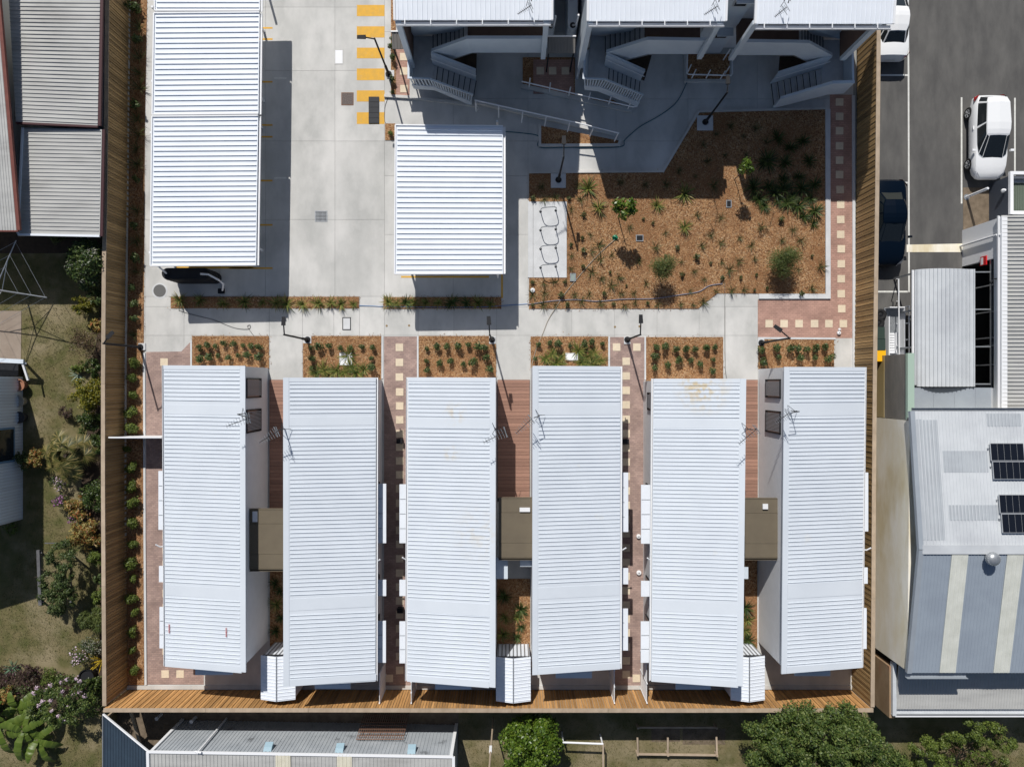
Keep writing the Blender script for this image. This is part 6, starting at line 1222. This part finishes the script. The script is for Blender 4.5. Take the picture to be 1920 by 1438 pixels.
def lob(base, zb, items):
    """lobes from (px, py, z, r) image centres, relative to the base"""
    o = G(*base, zb) if zb else G(*base); out = []
    for x, y, z, r in items: p = G(x, y, zb + z); out.append((p.x - o.x, p.y - o.y, z, r))
    return out
def canopy(base, r, h, n=8, flat=1.0):
    return [(math.cos(a) * r * .55 * R.uniform(.6, 1.1), math.sin(a) * r * .55 * R.uniform(.6, 1.1), h * R.uniform(.45, .85), r * R.uniform(.38, .55)) for a in [2 * math.pi * k / n for k in range(n)]] + [(0, 0, h * .75, r * .5)]
tree('small_tree', 'bright leafy small tree casting a forked shadow on the mulch', 'tree', (1159, 407), 2.2, cloud(lob((1159, 407), 0, [(1160, 382, 2.2, .3), (1180, 384, 2.3, .34), (1170, 402, 2.1, .3), (1156, 392, 2.0, .24), (1186, 396, 2.1, .24)]), 650, .18, .09, .5, .3), L_lime, .03, group='young trees in the mulched court', spread=.35)
tree('small_tree', 'pale feathery young tree, smaller of the two feathery ones', 'tree', (1234, 510), 1.4, cloud([(0, 0, 1.2, .58), (.25, .2, 1.5, .48), (-.3, .1, 1.4, .46), (.05, -.2, 1.1, .5)], 4200, .12, .022, .2, .05), L_feather, .025, group='young trees in the mulched court', spread=.3)
tree('small_tree', 'dark bushy feathery tree near the white wall, larger of the two feathery ones', 'tree', (1456, 498), 1.2, cloud([(0, 0, .9, .72), (.35, .25, 1.2, .58), (-.35, .1, 1.1, .6), (.1, -.35, .8, .55), (.1, .3, 1.4, .45)], 6500, .13, .022, .2, .05), L_feather, .03, group='young trees in the mulched court', spread=.4)
tree('small_tree', 'small round tree with a lit crown at the edge of the apartments shadow', 'tree', (1377, 337), 2.0, cloud(lob((1377, 337), 0, [(1399, 312, 2.0, .32), (1391, 320, 1.9, .24), (1406, 318, 1.95, .24), (1400, 304, 2.0, .24)]), 560, .12, .06, .5, .3), L_lime, .025, group='young trees in the mulched court', spread=.25)
plant('shrub', hedges[1], 732, 246, .5, 'small shrub in the planter stub at the lone carport corner', 'shrub', None, .5)
for i, y in enumerate((70, 85, 105, 150, 172)): plant('shrub', R.choice(shrubs), 735, y, .3, 'small shrub in the narrow bed beside the crossing stripes, %s from the top' % ORD[i], 'shrub', 'shrubs beside the crossing', .9)
# south yard
tree('citrus_tree', 'round bright lime green tree behind the orange fence', 'tree', (996, 1362), 2.4, clumps(lob((996, 1362), SY, [(998, 1398, 2.6, 1.05)] + [(998 + 33 * math.cos(t) + R.uniform(-4, 4), 1398 + 33 * math.sin(t) + R.uniform(-4, 4), R.uniform(1.9, 2.4), R.uniform(.55, .75)) for t in (.2, 1.0, 1.9, 2.7, 3.5, 4.3, 5.1, 5.8)] + [(1014, 1356, 1.9, .35), (958, 1380, 1.8, .3)]), 34, .32, 13000, .16, .08, .6, .05), L_lime, .11, SY, 6, 'trees of the south yard', .8)
tree('broad_tree', 'broad dark many lobed tree covering the end of the orange fence', 'tree', (1535, 1372), 3.6, clumps(lob((1535, 1372), SY, [(1440, 1372, 3.0, .75), (1425, 1408, 2.6, .7), (1488, 1354, 3.5, .7), (1525, 1344, 3.7, .6), (1578, 1346, 3.6, .7), (1478, 1398, 4.0, 1.0), (1545, 1380, 4.4, 1.15), (1608, 1382, 3.7, .95), (1652, 1412, 3.0, .75), (1572, 1428, 4.0, 1.15), (1505, 1436, 3.8, .95), (1632, 1440, 3.2, .9), (1442, 1440, 3.0, .85), (1408, 1358, 2.4, .4), (1684, 1435, 2.4, .4), (1560, 1475, 3.4, 1.2), (1455, 1470, 3.0, .9), (1462, 1350, 2.8, .35), (1625, 1352, 3.0, .35)]), 30, .34, 52000, .14, .065, .55, .1), L_tree, .2, SY, 8, 'trees of the south yard', 1.5)
tree('straggly_bush', 'straggly sunlit bush below the low annex', 'bush', (1800, 1385), 2.0, clumps(lob((1800, 1385), SY, [(1730, 1402, 1.6, .55), (1755, 1385, 1.9, .5), (1790, 1382, 2.2, .5), (1830, 1368, 2.4, .55), (1865, 1362, 2.5, .45), (1880, 1385, 2.2, .5), (1845, 1400, 2.2, .6), (1800, 1415, 2.0, .65), (1750, 1430, 1.6, .7), (1860, 1425, 1.8, .6), (1810, 1450, 1.7, .8), (1715, 1430, 1.3, .4)]), 30, .24, 15000, .13, .05, .5, .2), L_hedge, .07, SY, 9, None, 1.0, [('dry_twigs', cloud(lob((1800, 1385), SY, [(1820, 1420, 2.2, .7), (1870, 1440, 1.9, .7), (1780, 1400, 2.0, .6), (1870, 1370, 2.5, .5)]), 900, .14, .03, .6, .5), L_dry)])
# west garden
tree('variegated_shrub', 'big glossy shrub with white edged leaves below the pale shed', 'shrub', (176, 498), 1.6, cloud(lob((176, 498), 0, [(160, 468, 1.7, .6), (145, 480, 1.5, .5), (170, 495, 2.0, .65), (150, 510, 1.5, .55), (178, 520, 1.6, .5), (180, 470, 1.6, .45), (165, 535, 1.0, .4)]), 3400, .15, .07, .6, .65), L_big, .07, 0, 6, None, .5, [('pale_leaves', cloud(lob((176, 498), 0, [(176, 482, 2.0, .5), (140, 500, 1.5, .45), (165, 520, 1.5, .45)]), 500, .14, .06, .6, .8), L_var)])
def bush(label, x, y, r, h, m, n, l=.12, w=.055, name='garden_shrub', shell=.5, ex=()):
    p = G(x, y, h * .7); px = 960 + p.x * S; py = 719 - p.y * S
    return tree(name, label, 'shrub', (px, py), h, clumps(canopy(None, r, h), 30 if r > .6 else 45, r * .26, int(n * 1.3), l * .9, w * .9, .5), m, .04, 0, 5, 'shrubs of the west garden', r * .4, ex)
bush('dark shrub filling the corner between the variegated shrub and the fence', 186, 560, .55, 1.2, L_big, 1300); bush('yellow green shrub on the lawn below the variegated shrub', 156, 573, .62, .9, L_yel, 1400, .12, .06)
bush('large leaved yellow green plant against the fence above the brown twiggy shrub', 184, 612, .42, .8, L_crot, 260, .26, .10); bush('brown twiggy half bare shrub beside the fence', 160, 648, 1.0, 1.3, L_dry, 1500, .12, .035, shell=.2)
bush('dark shrub at the foot of the fence under the twiggy one', 180, 690, .55, 1.0, L_big, 1100); bush('rounded yellow shrub against the fence, brightest of the garden', 166, 738, .95, 1.5, L_yel, 3400, .13, .06)
bush('dark green shrub between the yellow shrub and the fan palm', 168, 788, .75, 1.1, L_big, 2000); bush('purple leaved straggly shrub on the lawn edge above the palm', 125, 775, .45, .5, L_purp, 500, .1, .04)
bush('orange and gold leaved shrub close to the weatherboard wall', 66, 862, .6, 1.0, L_crot, 1100, .11, .06); bush('dark leafy shrub at the weatherboard wall behind the gold one', 46, 862, .55, .9, L_shrub, 900)
bush('small white flowered shrub below the palm', 112, 905, .45, .6, L_shrub, 600, .08, .04, ex=[('flowers', cloud(canopy(None, .45, .7), 70, .08, .07, .8, .9), flower_m)]); bush('purple flowered plant at the lawn edge', 112, 938, .42, .6, L_shrub, 500, .09, .04, ex=[('flowers', cloud(canopy(None, .42, .7), 120, .08, .07, .8, .9), flower_p)])
bush('cream and gold croton behind the purple flowers', 142, 952, .6, .9, L_crot, 900, .18, .06); bush('second purple flowered plant among the crotons', 140, 968, .35, .8, L_shrub, 250, ex=[('flowers', cloud(canopy(None, .35, .9), 110, .08, .07, .8, .9), flower_p)])
bush('wide red and gold croton hedge clump against the fence', 160, 1000, .95, 1.0, L_crot, 2200, .2, .06); bush('green leafy clump against the fence below the crotons', 182, 1045, .5, .8, L_hedge, 900, .15, .05); bush('thin green clump against the fence beside the trellis', 189, 1085, .35, .8, L_shrub, 500, .13, .05)
bush('dark feathery green shrub against the fence below the trellis', 176, 1160, .75, 1.2, L_feather, 3000, .14, .03); bush('pale spotted shrub against the fence above the golden plant', 176, 1208, .6, .8, L_var, 900, .1, .045); bush('pink flowered straggly shrub at the corner of the dry lawn', 150, 1228, .55, .8, L_shrub, 700, .09, .04, ex=[('flowers', cloud(canopy(None, .55, .9), 90, .09, .08, .8, .9), flower_m)])
bush('shaded fern clump under the pale shed edge', 112, 447, .5, .5, L_feather, 600, .14, .03); bush('sparse green plant beside the weatherboard corner in shade', 22, 990, .4, .5, L_hedge, 300)
tree('climbing_plant', 'dark climbing plant sprawling over the timber trellis', 'climber', (104, 1070), 1.4, clumps(lob((104, 1070), 0, [(120, 1028, 1.5, .42), (104, 1045, 1.5, .42), (128, 1045, 1.5, .35), (122, 1070, 1.4, .45), (95, 1085, 1.3, .45), (128, 1095, 1.3, .42), (108, 1108, 1.3, .5), (95, 1120, 1.2, .45), (125, 1125, 1.2, .42), (112, 1135, 1.1, .4)]), 55, .2, 9500, .11, .045, .5), L_shrub, .04, 0, 6, None, .5)
bush('low dark shrub filling the gap above the fan palm at the fence', 188, 830, .55, .9, L_big, 1200); bush('dark shrub between the fan palm and the crotons at the fence', 180, 925, .85, 1.0, L_big, 2200); bush('low green mound at the fence between the twiggy shrub and the yellow one', 150, 690, .35, .4, L_hedge, 500); bush('leafy shrub against the fence between the feathery and spotted ones', 186, 1120, .5, .8, L_hedge, 900)
bush('dark mass of leaves behind the golden plant at the fence', 182, 1285, .6, .9, L_big, 1300); bush('reddish low shrub beside the blue green agave', 55, 1262, .55, .5, L_purp, 900, .09, .04); bush('olive shrub among the purple ground cover', 90, 1268, .5, .55, L_hedge, 700, .09, .04); bush('red leaved shrub at the photograph edge above the banana leaves', 12, 1305, .5, .7, L_crot, 700)
# fan palm
o = G(148, 850); PA = thing('fan_palm', 'clumping fan palm with yellowed fronds against the fence', 'palm', tuple(o)); b = MB(); b.tube([o, o + Vector((0, 0, 1.2))], [.12, .09], 8); b.build('trunk', bark, PA)
for k in range(40):
    a = 2.4 * k; el = R.uniform(.15, 1.3); rr = R.uniform(.3, 1.45); V = []; F = []; c0 = np.array([math.cos(a) * math.cos(el), math.sin(a) * math.cos(el), math.sin(el)]) * rr + [0, 0, .9 - .25 * rr]
    fd = np.array([math.cos(a), math.sin(a), -.35]); side = np.array([-math.sin(a), math.cos(a), 0])
    for j in range(17):
        t = (j - 8) / 8 * 1.9; d = fd * math.cos(t) + side * math.sin(t); d = d / np.linalg.norm(d); d[2] -= .25; s = np.cross(d, [0, 0, 1]); s = s / np.linalg.norm(s); i = len(V); ln = R.uniform(.42, .6)
        V += [c0, c0 + d * ln * .5 + s * .028, c0 + d * ln, c0 + d * ln * .5 - s * .028]; F.append([i, i + 1, i + 2, i + 3])
    i = len(V); V += [np.array([0, 0, 1.0]), np.array([0, 0, 1.03]), c0 + [0, 0, .01], c0]; F.append([i, i + 1, i + 2, i + 3])
    link('frond', mesh_np('frond', np.array(V), np.array(F), L_palm), PA)
def strapthing(name, label, x, y, m, n, L_, w, h=.0): o = G(x, y); t = thing(name, label, 'plant', tuple(o)); link('leaves', mesh_np('leaves', *blades(n, L_, w, .9, (.25, 1.2), 4), m), t); return t
strapthing('golden_plant', 'golden strappy plant pressed against the fence corner', 192, 1236, L_brom, 16, .85, .09); strapthing('agave', 'pale grey green agave on the lawn above the yellow shrub', 148, 703, leafmat('agave_leaf', [(.22, .30, .22), (.34, .42, .32)]), 14, .55, .07); strapthing('agave', 'blue green agave in the purple ground cover', 25, 1250, leafmat('blue_agave_leaf', [(.08, .16, .10), (.16, .26, .16)]), 22, .5, .06)
# flowering shrub, bananas, ground cover
tree('flowering_shrub', 'large dark shrub dotted with pale pink flowers above the banana plants', 'shrub', (140, 1305), 1.5, clumps(lob((140, 1305), 0, [(85, 1300, 1.2, .55), (110, 1290, 1.4, .6), (140, 1295, 1.6, .7), (165, 1310, 1.3, .6), (100, 1330, 1.4, .6), (135, 1335, 1.5, .65), (180, 1325, 1.0, .45), (70, 1325, 1.0, .45), (115, 1355, 1.1, .45)]), 40, .2, 8000, .11, .05, .6), L_tree, .06, 0, 7, None, .8,
     [('flower_clusters', join(*[cloud([tuple(np.array(q))], 26, .07, .06, 1.0, .8) for q in [(p[0] + R.uniform(-.1, .1), p[1] + R.uniform(-.1, .1), p[2] + .05, .11) for p in lob((140, 1305), 0, [(x, y, 1.9, .1) for x, y in ((114, 1277), (130, 1272), (145, 1270), (100, 1285), (86, 1291), (118, 1293), (153, 1297), (162, 1300), (85, 1310), (93, 1315), (132, 1320), (108, 1340), (116, 1348), (64, 1296), (72, 1290), (138, 1302), (100, 1330), (150, 1278), (78, 1322))])]]), flower_m)])
def banana(label, px, py, h, n, L_):
    o = G(px, py); t = thing('banana_plant', label, 'banana plant', tuple(o), 'banana plants of the west garden'); b = MB(); b.tube([o, o + Vector((.05, 0, h))], [.11, .06], 8); b.build('stem', mat('banana_stem', (.12, .13, .05), rough=.7) if 'banana_stem' not in MATS else MATS['banana_stem'], t)
    for k in range(n):
        a = 2 * math.pi * k / n + R.uniform(-.6, .6); e = R.uniform(.15, 1.15); ln = L_ * R.uniform(.6, 1.15); p = np.array([.05, 0, h * R.uniform(.8, 1.0)]); V = []; F = []; sg = 16; tw = R.uniform(-.5, .5); pr = None
        for j in range(sg + 1):
            u = j / sg; aa = a + tw * u * u; w = .21 * math.sin(math.pi * min(1, u * .9 + .08)) ** .6 * (0 if u == 1 else 1) if u > .06 else .03; side = np.array([-math.sin(aa), math.cos(aa), 0]); fold = -w * R.uniform(.15, .45)
            l_, r_ = p - side * w * R.uniform(.85, 1.05) + [0, 0, fold], p + side * w * R.uniform(.85, 1.05) + [0, 0, fold]
            if pr is not None:
                q, ql, qr = pr; tear = R.random() < .22
                i = len(V); V += [ql, q, p, l_ if not tear else l_ * .72 + ql * .28, qr, r_ if not tear else r_ * .72 + qr * .28]; F += [[i, i + 1, i + 2, i + 3], [i + 1, i + 4, i + 5, i + 2]]
            pr = (p, l_, r_); ee = e - 1.55 * u; p = p + np.array([math.cos(aa) * math.cos(ee), math.sin(aa) * math.cos(ee), math.sin(ee)]) * ln / sg; p[2] = max(p[2], .1)
        me = mesh_np('leaf', np.array(V), np.array(F), [L_ban, L_lime][k % 4 == 3] if False else L_ban); link('leaf', me, t)
banana('banana plant with broad ribbed leaves, nearest the flowering shrub', 68, 1350, 1.2, 8, 1.75); banana('banana plant spreading leaves over the dry lawn corner', 24, 1342, 1.3, 8, 1.8); banana('young banana plant with drooping leaves, lowest in the garden', 88, 1372, .9, 7, 1.6); banana('banana plant at the photograph edge among ground cover', -8, 1312, 1.1, 8, 1.7); banana('small banana plant between the flowering shrub and the ground cover', 46, 1316, .7, 6, 1.3)
def inpoly(x, y, P):
    c = False; j = len(P) - 1
    for i in range(len(P)):
        if (P[i][1] > y) != (P[j][1] > y) and x < (P[j][0] - P[i][0]) * (y - P[i][1]) / (P[j][1] - P[i][1]) + P[i][0]: c = not c
        j = i
    return c
def scatter(polys, dens, z):
    out = []
    for P in polys:
        xs, ys = [p[0] for p in P], [p[1] for p in P]; n = int((max(xs) - min(xs)) * (max(ys) - min(ys)) / S / S * dens); q = RN.random((n, 2)) * [max(xs) - min(xs), max(ys) - min(ys)] + [min(xs), min(ys)]
        out += [tuple(G(x, y, z)) for x, y in q if inpoly(x, y, P)]
    return np.array(out)
def ground_stuff(name, label, cn, l, w, m, up=2.5, hgt=0.0, upright=False):
    n = len(cn); cn = cn.copy(); cn[:, 2] += hgt * RN.random(n) + .006; nm = unit(n, up); t = unit(n); d = np.cross(nm, t); d /= np.linalg.norm(d, axis=1)[:, None]; s = np.cross(nm, d)
    if upright: d = d * .6 + np.array([0, 0, .8]); cn[:, 2] += l * .35
    sz = (.5 + RN.random(n))[:, None]; V, F = quads(cn, d, s, l * sz, w * sz); V[:, 2] = np.maximum(V[:, 2], cn.repeat(4, 0)[:, 2] - .02); return link(name, mesh_np(name, V, F, m), kind='stuff', label=label)
chip_m = leafmat('bark_chip', [(.10, .042, .018), (.23, .12, .055), (.36, .21, .10), (.48, .33, .19), (.16, .075, .032)], rough=.9, trans=0)
strip = [(244, -20), (276, -20), (270, 240), (268, 655), (266, 655), (269, 1283), (240, 1283), (238, 655)]
chips = scatter(beds + [court, strip, rect(320, 557, 673, 578), rect(719, 557, 940, 579)], 190, .032); chips[:, :2] += RN.normal(size=(len(chips), 2)) * .07; ground_stuff('bark_chips', 'loose bark chips over the mulched beds', chips, .075, .028, chip_m)
cov = scatter([[(-20, 1248), (40, 1242), (130, 1262), (205, 1270), (200, 1290), (120, 1290), (60, 1290), (-20, 1320)]], 260, .05); ground_stuff('ground_cover', 'purple and green ground cover edging the dry lawn', cov, .12, .05, L_purp, .8, .22)
cov = scatter([[(-20, 1285), (60, 1280), (80, 1330), (40, 1380), (-20, 1380)], [(150, 1265), (200, 1265), (202, 1330), (160, 1330)]], 240, .05); ground_stuff('ground_cover', 'low green ground cover under the banana leaves', cov, .12, .06, L_shrub, .8, .3)
lawns = [[(45, 480), (150, 480), (190, 560), (190, 640), (150, 700), (130, 800), (90, 860), (100, 950), (140, 1020), (190, 1100), (190, 1240), (0, 1240), (0, 1130), (50, 980), (45, 700)], [(0, 480), (45, 480), (45, 583), (0, 583)], [(0, 1380), (190, 1330), (195, 1438), (0, 1438)]]
ground_stuff('grass', 'short dry grass of the west lawn', scatter(lawns, 260, 0), .07, .02, L_grass, 1.0, 0, True)
ground_stuff('grass', 'short grass of the south yard', scatter([[(862, 1340), (1640, 1340), (1640, 1460), (862, 1460)], [(1640, 1360), (1920, 1360), (1920, 1460), (1640, 1460)]], 260, SY), .07, .02, L_grass, 1.0, 0, True)
